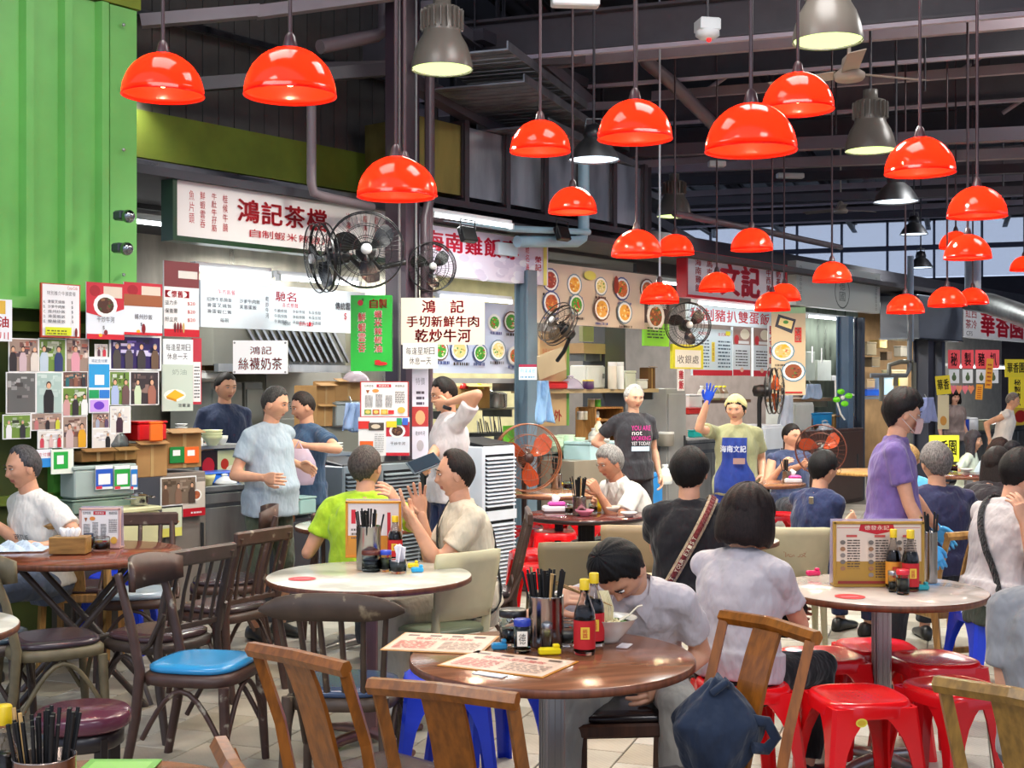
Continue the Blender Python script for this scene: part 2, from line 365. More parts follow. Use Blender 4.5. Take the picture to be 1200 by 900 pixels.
def person(label, x, y, face=0., H=1.68, sit=False, lean=0., side=0., hd=(0, 0, 0), armL=None, armR=None, elL=(0, 1, -.3), elR=(0, 1, -.3), pose=('relaxed', 'relaxed'),
           shirt='808890', pants='3a3f48', skin=SK, hair='14100e', style='short', voxel=.011, width=1., belly=0., pelz=None, legs=True, footL=None, footR=None, sleeve=.62, longpants=True,
           shoes='222222', neck='crew', turn=0., glasses=False, palmL=None, palmR=None, glove=None, extra=None, gaunt=0., headup=0., mouth=0, skirt=False):
    """face: heading in degrees, 0 looks at the camera side (-y), 90 looks to +x. Limb targets in body space: x to the figure's left (+), -y forward, z up."""
    k = H/1.70; T = thing('person', label, 'person', (x, y, 0), R(face))
    pz = pelz if pelz is not None else ((.50 if sit else .93)*k); pel = Vector((0, 0, pz)); ln = R(lean); sd = R(side)
    upv = Vector((math.sin(sd), -math.sin(ln)*math.cos(sd), math.cos(ln)*math.cos(sd))).normalized(); tr = R(turn)
    ri0 = Vector((math.cos(tr), math.sin(tr), 0)); ri = (ri0-upv*ri0.dot(upv)).normalized(); fo = -(upv.cross(ri)).normalized()   # fo: forward
    if fo.y > 0 and abs(turn) < 90: fo = -fo
    chest = pel+upv*.30*k; sh = pel+upv*.432*k+fo*(-.01); nb = pel+upv*.497*k
    # a slight stoop as the lean grows
    bend = Vector((0, -math.sin(ln*1.25), math.cos(ln*1.25))); 
    W = width
    SL = sh+ri*.163*k*W; SR = sh-ri*.163*k*W
    hipL = pel+ri*.092*k*W; hipR = pel-ri*.092*k*W
    hz = Vector((0, 0, 1)); ny = nb+ (upv*.6+hz*.4+fo*.25*(1 if ln > .05 else .4)).normalized()*.064*k; 
    Mh = Euler((R(hd[0]), R(hd[1]), R(hd[2])), 'ZYX').to_matrix() if False else (Matrix.Rotation(R(hd[2]), 3, 'Z') @ Matrix.Rotation(R(hd[0]), 3, 'X') @ Matrix.Rotation(R(hd[1]), 3, 'Y'))
    hc = ny+Mh @ Vector((0, -.012, .085))*k+Vector((0, 0, headup))
    def B(q): return pel+ri*q[0]+(-fo)*q[1]+upv*q[2]
    LT = {}
    def arm(S_, tgt, hint, sg):
        t = Vector(tgt) if tgt is not None else Vector((sg*.25*k*W, -.02, sh.z-.50*k))
        e, h = ik(S_, t, .285*k, .255*k, Vector(hint) if tgt is not None else Vector((sg*.2, 1, 0))); return e, h
    eL, hL = arm(SL, armL, elL, 1); eR, hR = arm(SR, armR, elR, -1)
    bm = MB()
    def torso(mb, g, z0, z1, neckr=None):
        secs = [(-.07, .120+g, .085+g), (0, .158+g, .112+g+belly*.3), (.10, .150+g+belly*.3, .102+g+belly), (.20, .146+g+belly*.15, .100+g+belly*.6), (.30, .160+g, .112+g), (.37, .158+g*.9, .106+g), (.41, .146+g*.9, .092+g), (.44, .118+g*1.1, .076+g*1.1), (.468, .086+g*1.1, .062+g*1.1), (.495, .060+g*.6, .054+g*.6)]
        out = []
        for t, a, b in secs:
            if t < z0 or t > z1: continue
            u = max(0, t)/.5; c = pel+upv*t*k+fo*(.012-.02*u+ (.04*math.sin(math.pi*min(1, u))*-1 if ln > .3 else 0))+fo*belly*.5*math.exp(-((t-.1)/.1)**2)
            out.append((c, a*k*W, b*k, ri, fo))
        rings(mb, out)
    torso(bm, 0, -.2, 1)
    cap(bm, nb-(upv*.03), ny+Vector((0, 0, .03*k)), .056*k, .052*k)
    for q in (SL, SR): cap(bm, nb-upv*.045*k, q-upv*.008, .040*k, .040*k)
    for S_, e, h in ((SL, eL, hL), (SR, eR, hR)):
        cap(bm, S_, e, .050*k*(W*.5+.5), .037*k); cap(bm, e, h, .039*k, .025*k, mid=[(.3, .040*k), (.7, .031*k)])
    lg = []
    for sg, hp, ft in ((1, hipL, footL), (-1, hipR, footR)):
        if ft is None: ft = (sg*.11, -.42 if sit else .0, .08)
        an = Vector((ft[0], ft[1], ft[2] if len(ft) > 2 else .08)); kn, an = ik(hp, an, .43*k, .415*k, (sg*.15, -1, .35)); lg.append((hp, kn, an, sg))
        if legs: cap(bm, hp, kn, .082*k, .052*k); cap(bm, kn, an, .054*k, .036*k, mid=[(.3, .056*k), (.75, .038*k)])
    bv, bf = remesh(bm, voxel, 3)
    mats = [mat('skin', skin), mat('skin', 'b06a5c'), mat('plastic', glove[0]) if glove else mat('skin', skin)]
    V = [bv]; Fs = list(bf); MI = [0]*len(bf); off = len(bv)
    # head
    near = voxel < .0105; n, m = (72, 56) if near else (48, 38)
    hp_ = head_shape(n, m, chub=gaunt); X, Y, Z = hp_[..., 0], hp_[..., 1], hp_[..., 2]
    def place(a): return (np.array(a).reshape(-1, 3)*k) @ np.array(Mh).T + np.array(hc)
    hv = place(hp_); hf = grid_faces(n, m); V.append(hv)
    cx = X.reshape(-1); cy = Y.reshape(-1); cz = Z.reshape(-1)
    for f in hf:
        q = f[0]; Fs.append(tuple(i+off for i in f)); MI.append(1 if (abs(cx[q]) < .019 and -.074 < cz[q] < -.058 and cy[q] < -.05) else 0)
    off += len(hv)
    for sg in (-1, 1):          # ears
        e = MB(); e.ball((0, 0, 0), (.008, .017, .030), 10, 8); ev = np.array(e.v); ev[:, 1] += .25*np.abs(ev[:, 2])-.003; ev[:, 0] += sg*(.081+.25*np.clip(ev[:, 1], 0, 1)); ev[:, 2] -= .008
        ev = place(ev); V.append(ev); Fs += [tuple(i+off for i in f) for f in e.f]; MI += [0]*len(e.f); off += len(ev)
    # hands
    for sg, e, h, ps, pn, gi in ((1, eL, hL, pose[0], palmL, 'L'), (-1, eR, hR, pose[1], palmR, 'R')):
        if ps is None: continue
        fx = (h-e).normalized(); up = Vector(pn)*-1 if pn else Vector((sg*1., 0, .1))
        up = (up-fx*up.dot(fx)).normalized(); th = up.cross(fx)*1.      # +y side of the template
        vv, ff = hand_mesh(ps); M = np.array([fx, th, up]); q = vv.copy()*k
        q = q*1.0; flip = (th.dot(-fo if False else fo) < 0) and pn is None
        if (sg < 0) != False: pass
        fl = 1.
        if pn is None: fl = 1. if th.dot(fo+Vector((0, 0, .01))) > 0 else -1.
        else: fl = 1. if (sg > 0) else -1.
        q[:, 1] *= fl; q = q @ M + np.array(h-fx*.005); V.append(q)
        ff2 = ff if fl > 0 else [f[::-1] for f in ff]
        Fs += [tuple(i+off for i in f) for f in ff2]; MI += [2 if glove and gi in glove[1] else 0]*len(ff); off += len(q)
    AV = np.concatenate(V); me = bpy.data.meshes.new('body'); me.from_pydata(AV.tolist(), [], Fs)
    for q in mats: me.materials.append(q)
    me.polygons.foreach_set('material_index', MI); me.polygons.foreach_set('use_smooth', [True]*len(Fs)); me.update()
    bo = bpy.data.objects.new('body', me); COL.objects.link(bo); bo.parent = T
    # face details
    if near or style != 'back':
        for sg in (-1, 1):
            eb = MB(mat('gloss', 'e8e2da')); eb.ball((0, 0, 0), (.0125, .008, .0040), 10, 6); eb.m(mat('gloss', '120c0a')); eb.ball((0, -.0052, -.0004), (.0050, .0042, .0040), 8, 6)
            eb.m(mat('matte', '2a1a14')); eb.tube([(-.014, -.004, 0), (-.007, -.0085, .0052), (.002, -.0095, .006), (.009, -.008, .0045), (.014, -.003, .001)], .0013, 5)
            v = place(np.array(eb.v)+np.array([sg*.031, -.0755, .004])); eb.v = [tuple(q) for q in v]; eb.build('eye', T)
            br = MB(mat('hair', hair)); br.tube([(-.016*sg, -.084, .0215), (-.004*sg, -.0895, .026), (.010*sg, -.084, .0245), (.018*sg, -.077, .020)], [.0016, .0026, .0024, .001], 6)
            v = place(np.array(br.v)+np.array([sg*.032, .002, 0])); br.v = [tuple(q) for q in v]; br.build('eyebrow', T)
        if glasses:
            g = MB(mat('metal', '3a3a3a'))
            for sg in (-1, 1):
                g.tube([(sg*.033+.022*math.cos(a), -.098, .002+.016*math.sin(a)) for a in np.linspace(0, 6.283, 17)], .0014, 5); g.tube([(sg*.055, -.098, .008), (sg*.080, -.06, .010), (sg*.088, .01, .004)], .0014, 5)
            g.tube([(-.011, -.098, .004), (0, -.101, .007), (.011, -.098, .004)], .0014, 5); g.v = [tuple(q) for q in place(g.v)]; g.build('spectacles', T)
    # hair
    if style != 'bald':
        dirs = hp_/np.linalg.norm(hp_, axis=-1, keepdims=True); y_ = Y/.096; x_ = np.abs(X)/.077; z_ = Z
        rg = np.random.RandomState(int(abs(x*1000+y*77)) % 9999)
        az = np.arctan2(X, -Y); line = np.interp(np.abs(az), [0, .5, .9, 1.25, 1.7, 2.2, 3.15], {'short': [.062, .060, .052, .000, -.002, -.06, -.075], 'puff': [.045, .050, .048, .022, .012, -.055, -.09], 'cap': [.058, .06, .052, .022, .01, -.02, -.035], 'crop': [.068, .066, .058, .012, .006, -.045, -.06], 'recede': [.088, .094, .082, .02, 0, -.05, -.07], 'bob': [.045, .045, .02, -.05, -.1, -.11, -.11], 'long': [.05, .052, .04, -.02, -.08, -.11, -.11], 'fringe': [.030, .030, .022, -.02, -.03, -.07, -.085]}.get(style, [.062, .06, .05, 0, 0, -.06, -.075]))
        wob = .004*np.sin(az*9+rg.rand()*6)+.003*np.sin(az*23+rg.rand()*6)
        mask = sstep(-.006, .006, z_-line-wob)
        th_ = {'short': .017, 'crop': .007, 'recede': .012, 'bob': .036, 'puff': .034, 'long': .022, 'fringe': .020}.get(style, .015)
        if style == 'cap': th_ = .016
        lump = 1. if style == 'cap' else 1+.10*np.sin(az*7+z_*60)*np.cos(az*3+rg.rand()*5)+.07*np.sin(az*17+z_*25)
        t2 = th_*lump*(.55+.45*sstep(-.04, .07, z_))
        hh = hp_+dirs*(t2*mask-.007*(1-mask))[..., None]
        if style == 'cap': h2 = hp_+dirs*(.010*sstep(-.006, .006, z_-np.interp(np.abs(az), [0, .9, 1.25, 1.7, 2.2, 3.15], [.06, .04, -.02, -.04, -.07, -.08]))-.004)[..., None]; MB(mat('hair', '14100e')).add(place(h2), hf, True).build('hair', T)
        hb = MB(mat('cloth' if style == 'cap' else 'hair', hair)); hb.add(place(hh), hf, True)
        if style in ('bob', 'long'):
            Lh = .165 if style == 'bob' else .36; secs = []; nn = 28
            for i in range(9):
                t = i/8; zz = .05-Lh*t*1.0; wd = (.112+.014*math.sin(t*2.6))*(1 if style == 'bob' else 1-.15*t); dp = .088+.018*math.sin(t*2.4) if style == 'bob' else .075-.025*t
                if i == 8: wd *= .93; dp *= .9
                for j in range(nn):
                    a = math.pi*(-.22+1.44*j/(nn-1)); rr = 1+.02*math.sin(j*2.9+i*.3)+.012*math.sin(j*5.1); secs.append((wd*math.cos(a)*rr, .018+dp*1.15*math.sin(a)*rr, zz+.004*math.sin(j*1.7)*(t > .9)))
            for i in range(9):
                t = i/8; zz = .05-Lh*t; wd = .078; dp = .055
                for j in range(nn):
                    a = math.pi*(-.22+1.44*j/(nn-1)); secs.append((wd*math.cos(a), .02+dp*1.1*math.sin(a), zz+.01))
            fs = []
            for o_ in (0, 9*nn):
                for i in range(8):
                    for j in range(nn-1): fs.append((o_+i*nn+j, o_+i*nn+j+1, o_+(i+1)*nn+j+1, o_+(i+1)*nn+j)[::1 if o_ else -1])
            for j in range(nn-1): fs.append((8*nn+j, 8*nn+j+1, 17*nn+j+1, 17*nn+j)[::-1])
            for i in range(8): fs.append((i*nn, (i+1)*nn, 9*nn+(i+1)*nn, 9*nn+i*nn)[::-1]); fs.append((i*nn+nn-1, (i+1)*nn+nn-1, 9*nn+(i+1)*nn+nn-1, 9*nn+i*nn+nn-1))
            hb.add(place(np.array(secs)), fs, True)
        hb.build('kerchief' if style == 'cap' else 'hair', T)
    # clothes
    BV = {}
    def cloth(name, fn, col, seed=0, amp=.006):
        mb = MB(); fn(mb); v, f = remesh(mb, voxel*.95, 2); vv = v.astype('d')
        me = bpy.data.meshes.new(name); me.from_pydata(vv.tolist(), [], f); me.polygons.foreach_set('use_smooth', [True]*len(f)); me.update()
        nr = np.empty(len(v)*3, 'f'); me.vertices.foreach_get('normal', nr); nr = nr.reshape(-1, 3)
        x1, y1, z1 = vv.T; s1 = seed+x*3.1
        d = np.sin(z1*38+x1*22+s1+2.2*np.sin(x1*17+s1))*np.cos(y1*21-x1*9+s1*2+1.5*np.sin(z1*12))+.5*np.sin(x1*55-z1*30+3*np.sin(y1*20+s1))
        vv = vv+nr*(amp*.55*d)[:, None]; me.vertices.foreach_set('co', vv.reshape(-1)); me.materials.append(mat('cloth', col)); me.update()
        o = bpy.data.objects.new(name, me); COL.objects.link(o); o.parent = T; BV[name] = (vv, f); return o
    hem = -.04 if sit else -.085
    if shirt:
        def fs_(mb):
            torso(mb, .020, -.005, .48)
            rings(mb, [(pel+upv*t*k+fo*(.008+belly*.3), (.188+belly*.3)*k*W, (.140+belly*.4)*k, ri, fo) for t in ((-.02, .02, .10) if sit else (-.10, -.04, .06))])
            for S_, e in ((SL, eL), (SR, eR)):
                if sleeve > 0:
                    d = (e-S_); cap(mb, S_-d.normalized()*.0, S_+d*sleeve, .060*k, .060*k*(1.08 if sleeve < .9 else .85), flat1=True)
            for q in (SL, SR): cap(mb, nb-upv*.030*k, q-upv*.002, .068*k, .060*k)
            rings(mb, [(nb-upv*.05*k, .085*k, .075*k, ri, fo), (nb+upv*.004*k, .068*k, .066*k, ri, fo), (nb+upv*.014*k, .062*k, .062*k, ri, fo)])
        cloth('shirt', fs_, shirt, 1, .007)
        if neck == 'collar':
            cb = MB(mat('cloth', shirt)); 
            for sg in (-1, 1):
                q = [nb+ri*sg*.01+fo*.075+upv*-.01, nb+ri*sg*.06+fo*.04+upv*.03, nb+ri*sg*.065-fo*.04+upv*.035, nb-fo*.068+upv*.035]
                o2 = [p_+ (p_-nb).normalized()*.02-upv*.05 for p_ in q]; o2[0] = q[0]+ri*sg*.04-upv*.06+fo*.015
                for i in range(3): cb.add([q[i], q[i+1], o2[i+1], o2[i]], [(0, 1, 2, 3)], True); cb.add([v_+Vector((0, 0, -.004)) for v_ in (q[i], q[i+1], o2[i+1], o2[i])], [(3, 2, 1, 0)], True)
            cb.build('collar', T)
    if legs and pants:
        def fp_(mb):
            rings(mb, [(pel+upv*t*k+fo*.005, a*k*W, b*k, ri, fo) for t, a, b in ((-.115, .13, .11), (-.03, .166, .120), (.04, .160, .114), (.06, .152, .108))])
            for hp, kn, an, sg in lg:
                cap(mb, hp, kn, .098*k, .070*k); e = kn.lerp(an, .93 if longpants else .25); cap(mb, kn, e, .070*k, .058*k if longpants else .07*k, flat1=True)
        cloth('trousers', fp_, pants, 5, .006)
    if legs and shoes:
        for hp, kn, an, sg in lg:
            sh_ = MB(mat('leather', shoes)); d = Vector((sg*.15, -1, 0)).normalized(); rr = Vector((-d.y, d.x, 0)); base = Vector((an.x, an.y, an.z-.08))
            rings(sh_, [(base+d*t+Vector((0, 0, z)), a, b, rr, Vector((0, 0, 1))) for t, a, b, z in ((-.075, .025, .03, .032), (-.05, .036, .045, .047), (0, .038, .046, .048), (.07, .042, .032, .034), (.13, .046, .027, .028), (.17, .036, .022, .023), (.19, .018, .014, .016))], 14)
            sh_.build('shoe', T)
    info = dict(T=T, pel=pel, up=upv, ri=ri, fo=fo, nb=nb, SL=SL, SR=SR, eL=eL, eR=eR, hL=hL, hR=hR, hc=hc, Mh=Mh, k=k, place=place, B=B, BV=BV)
    return info
def bag_strap(I, col, w=.03, from_left=True, name='shoulder_strap', r=.0, txt=None):
    """a strap lying on the shirt from one shoulder round the chest and back to the other hip"""
    from mathutils.bvhtree import BVHTree
    T, pel, up, ri, fo, k = I['T'], I['pel'], I['up'], I['ri'], I['fo'], I['k']; sg = 1 if from_left else -1
    vv, ff = I['BV']['shirt']; bv = BVHTree.FromPolygons([Vector(q) for q in vv.tolist()], ff)
    top = pel+up*.46*k+ri*sg*.085*k; bot = pel+up*.03*k-ri*sg*.15*k; c0 = (top+bot)/2; ax = (top-bot).normalized(); nrm = ax.cross(fo).normalized(); n = 60; pts = []
    for i in range(n):
        a = 2*math.pi*i/n; d = ax*math.cos(a)+fo*math.sin(a); h = bv.ray_cast(c0+d*.9, -d, .9)
        pts.append((h[0] if h[0] else c0+d*.2)+d*(.006+r))
    pts = [(pts[i-1]+pts[i]*2+pts[(i+1) % n])/4 for i in range(n)]
    vs = []; fs = []
    for i in range(n):
        a = 2*math.pi*i/n; d = ax*math.cos(a)+fo*math.sin(a); p_ = pts[i]; vs += [p_+nrm*w/2-d*.004, p_-nrm*w/2-d*.004, p_-nrm*w/2+d*.003, p_+nrm*w/2+d*.003]
    for i in range(n):
        for j in range(4): e = ((i+1) % n)*4; fs.append((i*4+j, i*4+(j+1) % 4, e+(j+1) % 4, e+j))
    MB(mat('cloth', col, scale=60)).add(vs, fs, True).build(name, T)
    if txt:
        mb = MB(mat('cloth', 'e8dcc0')); i0 = int(n*.56)
        for j, ch in enumerate(txt):
            if ch == ' ': continue
            f_ = i0+j*1.15; i = int(f_) % n; p_ = pts[i].lerp(pts[(i+1) % n], f_ % 1); a = 2*math.pi*f_/n; d = ax*math.cos(a)+fo*math.sin(a); tn = (pts[(i+2) % n]-pts[i-1]).normalized(); s_ = nrm*(1 if tn.cross(nrm).dot(d) > 0 else -1); g, gf, lo, hi = glyphs(ch)
            mb.add([p_+d*.005+tn*((x_-lo[0])/(hi[0]-lo[0])-.5)*.016+s_*((y_-lo[1])/(hi[1]-lo[1])-.5)*.020 for x_, y_ in g], gf, False)
        mb.build('strap_lettering', T)
def drape(I, name, col, poly_w, z0, z1, off=.008):
    """front panel of cloth laid on the shirt"""
    from mathutils.bvhtree import BVHTree
    T, pel, up, ri, fo, k = I['T'], I['pel'], I['up'], I['ri'], I['fo'], I['k']; V_ = []; F_ = []; o = 0
    for nm in ('shirt', 'trousers'): 
        if nm in I['BV']: vv, ff = I['BV'][nm]; V_ += [Vector(q) for q in vv.tolist()]; F_ += [tuple(i+o for i in f) for f in ff]; o = len(V_)
    bv = BVHTree.FromPolygons(V_, F_); n, m = 16, 22; vs = []; last = .15
    for j in range(m+1):
        t = j/m; z = z1+(z0-z1)*t; w = poly_w(t)
        for i in range(n+1):
            a = (i/n-.5)*2; o_ = pel+up*z*k+ri*w*a*k; h = bv.ray_cast(o_+fo*.6, -fo, .62); d = (h[0]-o_).dot(fo) if h[0] else last*.8; last = max(.05, d); vs.append(o_+fo*(max(d, .02)+off+.006*math.sin(a*9+z*8)))
    fs = []; q = len(vs); vs += [v+fo*.005 for v in vs]
    for j in range(m):
        for i in range(n): e = j*(n+1)+i; fs += [(e, e+1, e+n+2, e+n+1), (q+e+n+1, q+e+n+2, q+e+1, q+e)]
    return MB(mat('cloth', col)).add(vs, fs, True).build(name, T)
# ---------------------------------------------------------------- setting: floor
GA = Vector((.326, .945, 0)); GB = Vector((.945, -.326, 0)); GR = math.atan2(GB.y, GB.x)
fl = thing('floor', None, None, (0, 0, 0), GR, kind='structure')
def tile_mat(c):
    m = mat('stone', c, rough=.38)
    if 'ribs' not in m:
        m['ribs'] = 1; nt = m.node_tree; N = nt.nodes; tc = N.new('ShaderNodeTexCoord'); mp = N.new('ShaderNodeMapping'); mp.inputs['Rotation'].default_value = (0, 0, .6)
        wv = N.new('ShaderNodeTexWave'); wv.inputs['Scale'].default_value = 22; bp = N.new('ShaderNodeBump'); bp.inputs['Strength'].default_value = .35; bp.inputs['Distance'].default_value = .004
        nt.links.new(tc.outputs['Object'], mp.inputs[0]); nt.links.new(mp.outputs[0], wv.inputs['Vector']); nt.links.new(wv.outputs['Fac'], bp.inputs['Height']); nt.links.new(bp.outputs[0], N['Principled BSDF'].inputs['Normal'])
    return m
MB(mat('matte', '6d675e')).box((6, 18, -.05), (44, 60, .09)).build('slab', fl)
TC = ['b3ab9c', 'a39b8d', 'bcb6aa', 'aca18e', '9a9284', 'b5ab9b']
tms = [MB(tile_mat(c)).box((0, 0, -.002), (.294, .294, .012), b=.003).build('tile', fl).data for c in TC]
for o in [c for c in fl.children if c.name.startswith('tile')]: bpy.data.objects.remove(o)
tl = []; tx = []
for i in range(-60, 90):
    for j in range(-20, 75):
        q = GB*(i*.3)+GA*(j*.3+(.15 if i % 2 else 0)); px = 600+q.x/max(q.y, .1)*FPX
        if q.y > 17 or q.y < -2 or q.x < -9 or q.x > 13: continue
        if q.y < 4.9 or px < -60 or px > 1260: tx.append((q.y, i*.3, j*.3+(.15 if i % 2 else 0))); continue
        tl.append((q.y, i*.3, j*.3+(.15 if i % 2 else 0)))
tl.sort()
for k, (d, X, Y) in enumerate(tl[:300]):
    o = bpy.data.objects.new('tile', tms[rnd.choice([0, 0, 1, 2, 2, 3, 4, 5])]); COL.objects.link(o); o.parent = fl; o.location = (X, Y, rnd.uniform(-.0008, .0008))
mb = MB()
for (d, X, Y) in tl[300:]+tx: mb.m(tile_mat(rnd.choice(TC))).box((X, Y, -.002), (.294, .294, .012))
mb.build('tiles', fl, kind='stuff')
# ---------------------------------------------------------------- roof steelwork (grid turned to the hall's axis)
ce = thing('ceiling', None, None, (0, 0, 0), GR, kind='structure')
STL = mat('matte', '544c50', rough=.45); STD = mat('matte', '3a363c', rough=.5); STP = mat('plastic', 'b0a0a8', rough=.4)
def ibeam(a, z, b0=-14, b1=20, h=.34, w_=.2, m=STL, par=ce, along='b'):
    mb = MB(m); L_ = b1-b0; c = (b0+b1)/2
    for dz, ww, hh in ((-h/2+.012, w_, .024), (h/2-.012, w_, .024), (0, .02, h)):
        mb.box((c, a, z+dz) if along == 'b' else (a, c, z+dz), (L_, ww, hh) if along == 'b' else (ww, L_, hh))
    return mb.build('beam', par)
for a, z in ((10.6, 4.62), (13.2, 4.95), (15.6, 5.0), (18.3, 5.15), (21.8, 5.2), (26, 5.35), (30, 5.5)): ibeam(a, z, m=STD if a in (13.2, 18.3) else STL)
for a, z in ((12.0, 4.75), (14.4, 4.9), (16.8, 5.2), (20, 5.3), (24, 5.2), (28, 5.3)):        # light painted channel rails with hangers
    MB(STP).box((3, a, z), (34, .07, .1)).build('rail', ce)
for b in (-6, -4.2, -2.4, -.6, 1.2, 3., 4.8, 6.6, 8.4, 10.2): ibeam(b, 5.6, 8, 34, .22, .12, STD, along='a')
for b in (-1.5, 2.1, 5.7):                                             # lower struts on the axis
    MB(mat('plastic', '9a93a4')).box((b, 17, 5.42), (.14, 18, .2)).build('strut', ce)
dk = MB(STD)
for i in range(60):
    b = -15+i*.6
    if 1.5 < b < 14.5:
        for a0, a1 in ((2, 16.6), (18.6, 20.6), (22.6, 25.2), (27.2, 36)): dk.box((b, (a0+a1)/2, 6.3), (.6, a1-a0, .06)); dk.box((b, (a0+a1)/2, 6.26), (.2, a1-a0, .08))
    else: dk.box((b, 19, 6.3), (.6, 34, .06)); dk.box((b, 19, 6.26), (.2, 34, .08))
dk.build('roof_deck', ce)
for n_, (a0, a1) in enumerate(((16.6, 18.6), (20.6, 22.6), (25.2, 27.2))):
    o = thing('window_%d' % (n_+1), None, None, (0, 0, 0), GR, kind='structure')
    for b in range(8): MB(mat('film', 'b8c8e0', alpha=.3)).box((2+b*1.6, (a0+a1)/2, 6.33), (1.54, a1-a0, .02)).build('pane', o); MB(STD).box((1.2+b*1.6, (a0+a1)/2, 6.31), (.06, a1-a0, .08)).build('glazing_bar', o)
for a, z in ((10.6, 4.42), (13.2, 4.75), (15.6, 4.8), (18.3, 4.95), (21.8, 5.0), (26, 5.15), (30, 5.3)): MB(mat('plastic', 'c4b4c0')).box((3, a-.1, z), (34, .05, .035)).build('flange_strip', ce)
# truss diagonals, conduit and hanging rods: individually hung members
for k in range(14):
    b = -4+k*1.15; a = 14.5+(k*37 % 9)*.8; MB(STP).tube([(b, a, 5.1), (b+.9, a+.1, 5.7)], .03, 6).build('brace', ce)
for k in range(16):
    b = -5+k*.95; a = 11.5+(k*53 % 11)*.9; MB(STD).cyl((b, a, 4.3), .012, 1.6, 6).build('hanger', ce)
# perforated cable trays hung under the roof
TR = mat('metal', '9a9a9e', rough=.4)
def tray(px0, py0, px1, py1, D0, D1, w_, name='cable_tray', label=None):
    p0, p1 = P(px0, py0, D0), P(px1, py1, D1); d = (p1-p0); L_ = d.length; T = thing(name, label, 'cable tray', p0, math.atan2(d.y, d.x)); n = int(L_/.12)
    mb = MB(TR); mb.box((L_/2, -w_/2, .03), (L_, .012, .07)); mb.box((L_/2, w_/2, .03), (L_, .012, .07)); mb.build('side_rail', T)
    mb = MB(TR)
    for i in range(n): mb.box((.06+i*L_/n, 0, 0), (L_/n*.8, w_, .006))
    for i in range(n//3): mb.box((.06+i*3*L_/n, 0, .01), (.03, w_*1.02, .02))
    mb.build('perforated_floor', T, kind='stuff')
    for t in (.15, .5, .85): MB(STD).cyl((L_*t, w_/2, .0), .008, 5.3-p0.z, 6).build('hanger', T)
    return T
# ---------------------------------------------------------------- far wall with clerestory
wb = thing('wall_back', None, None, GA*33, GR, kind='structure')
MB(mat('matte', '3c3a44')).box((4, .1, 2.1), (44, .2, 4.2)).build('lower_wall', wb); MB(mat('matte', '2f2e36')).box((4, .1, 6.9), (44, .2, .7)).build('upper_wall', wb)
wn = thing('window_4', None, None, GA*33, GR, kind='structure')
for i in range(28): MB(mat('film', 'a8bcd8', alpha=.25)).box((-12+i*1.1, .05, 5.38), (1.04, .02, 2.3)).build('pane', wn); MB(mat('plastic', '8088a0')).box((-12.55+i*1.1, .05, 5.38), (.06, .1, 2.36)).build('glazing_bar', wn)
MB(mat('plastic', '5a6078')).box((3, 0, 4.95), (32, .12, .12)).build('glazing_bar', wn); MB(mat('plastic', '454858')).box((3, 0, 5.7), (32, .14, .2)).build('glazing_bar', wn)
# ---------------------------------------------------------------- green sheet wall
V1 = .35; u0 = FU(157, V1)
wl = thing('wall_left', None, None, fac(u0, V1, 0), FR, kind='structure')
GRN = mat('plastic', '70b85c', rough=.4); GRD = mat('matte', '7a8a28'); ZT, ZB = 4.02, 2.12
mb = MB(GRN)
def corr(mb, x0, x1, z0, z1, pitch=.26, dep=.05, y=0.):
    x = x1-.20; mb.box(((x1-.1), y, (z0+z1)/2), (.2, .06, z1-z0))
    while x > x0:
        s = [(x, y), (x-.02, y-dep), (x-.07, y-dep), (x-.09, y), (x-pitch, y)]
        for (xa, ya), (xb, yb) in zip(s, s[1:]): mb.add([(xa, ya, z0), (xb, yb, z0), (xb, yb, z1), (xa, ya, z1)], [(0, 1, 2, 3)])
        x -= pitch
corr(mb, -2.4, 0, ZB, ZT); mb.build('corrugated_sheet', wl)
MB(GRD).box((-1.2, .03, 4.28), (2.45, .14, .5)).build('top_beam', wl); MB(GRN).box((-1.2, 0, ZB-.03), (2.4, .1, .07)).build('bottom_rail', wl)
for i, z in enumerate((2.3, 2.7, 3.1, 3.5, 3.9)):
    for x in (-.12, -1.1): MB(mat('metal', 'c0c0c0')).ball((x, -.06, z), .012, 8, 6).build('bolt', wl)
MB(mat('matte', '3f4a1c')).box((-1.2, .12, 1.05), (2.4, .06, 2.1)).build('lower_panel', wl)
for z in (.4, .9, 1.4, 1.95): MB(mat('plastic', '5a6a26')).box((-1.2, .05, z), (2.4, .05, .06)).build('rail', wl)
MB(mat('plastic', '4f8f3a')).box((-.53, .06, 1.2), (.07, .07, 1.8)).build('post', wl)
# ---------------------------------------------------------------- upper wall behind the stalls
wu = thing('wall_rear', None, None, fac(0, -.9, 0), FR, kind='structure')
mb = MB(mat('matte', '5b5652'))
for i in range(30): mb.box((-1.4+i*.16, 0, 4.75), (.15, .04, 2.1)); 
mb.build('ribbed_sheet', wu); MB(mat('matte', '6f7c22')).box((1.0, -.08, 3.5), (5, .06, .36)).build('green_band', wu); MB(mat('matte', '27262a')).box((1.0, .02, 3.15), (5, .04, .4)).build('dark_band', wu)
for z, y in ((3.25, -.25), (3.21, -.4), (4.4, -.15)): MB(mat('metal', '6a6a6e')).box((1.0, y, z), (5, .06, .05)).build('rail', wu)
MB(mat('matte', '2b2a30')).box((5.1, -.5, 4.0), (3.4, .05, 2.1)).build('dark_sheet', wu); MB(mat('matte', '35343c')).box((15, -.5, 3.1), (17, .05, .5)).build('dark_band', wu)
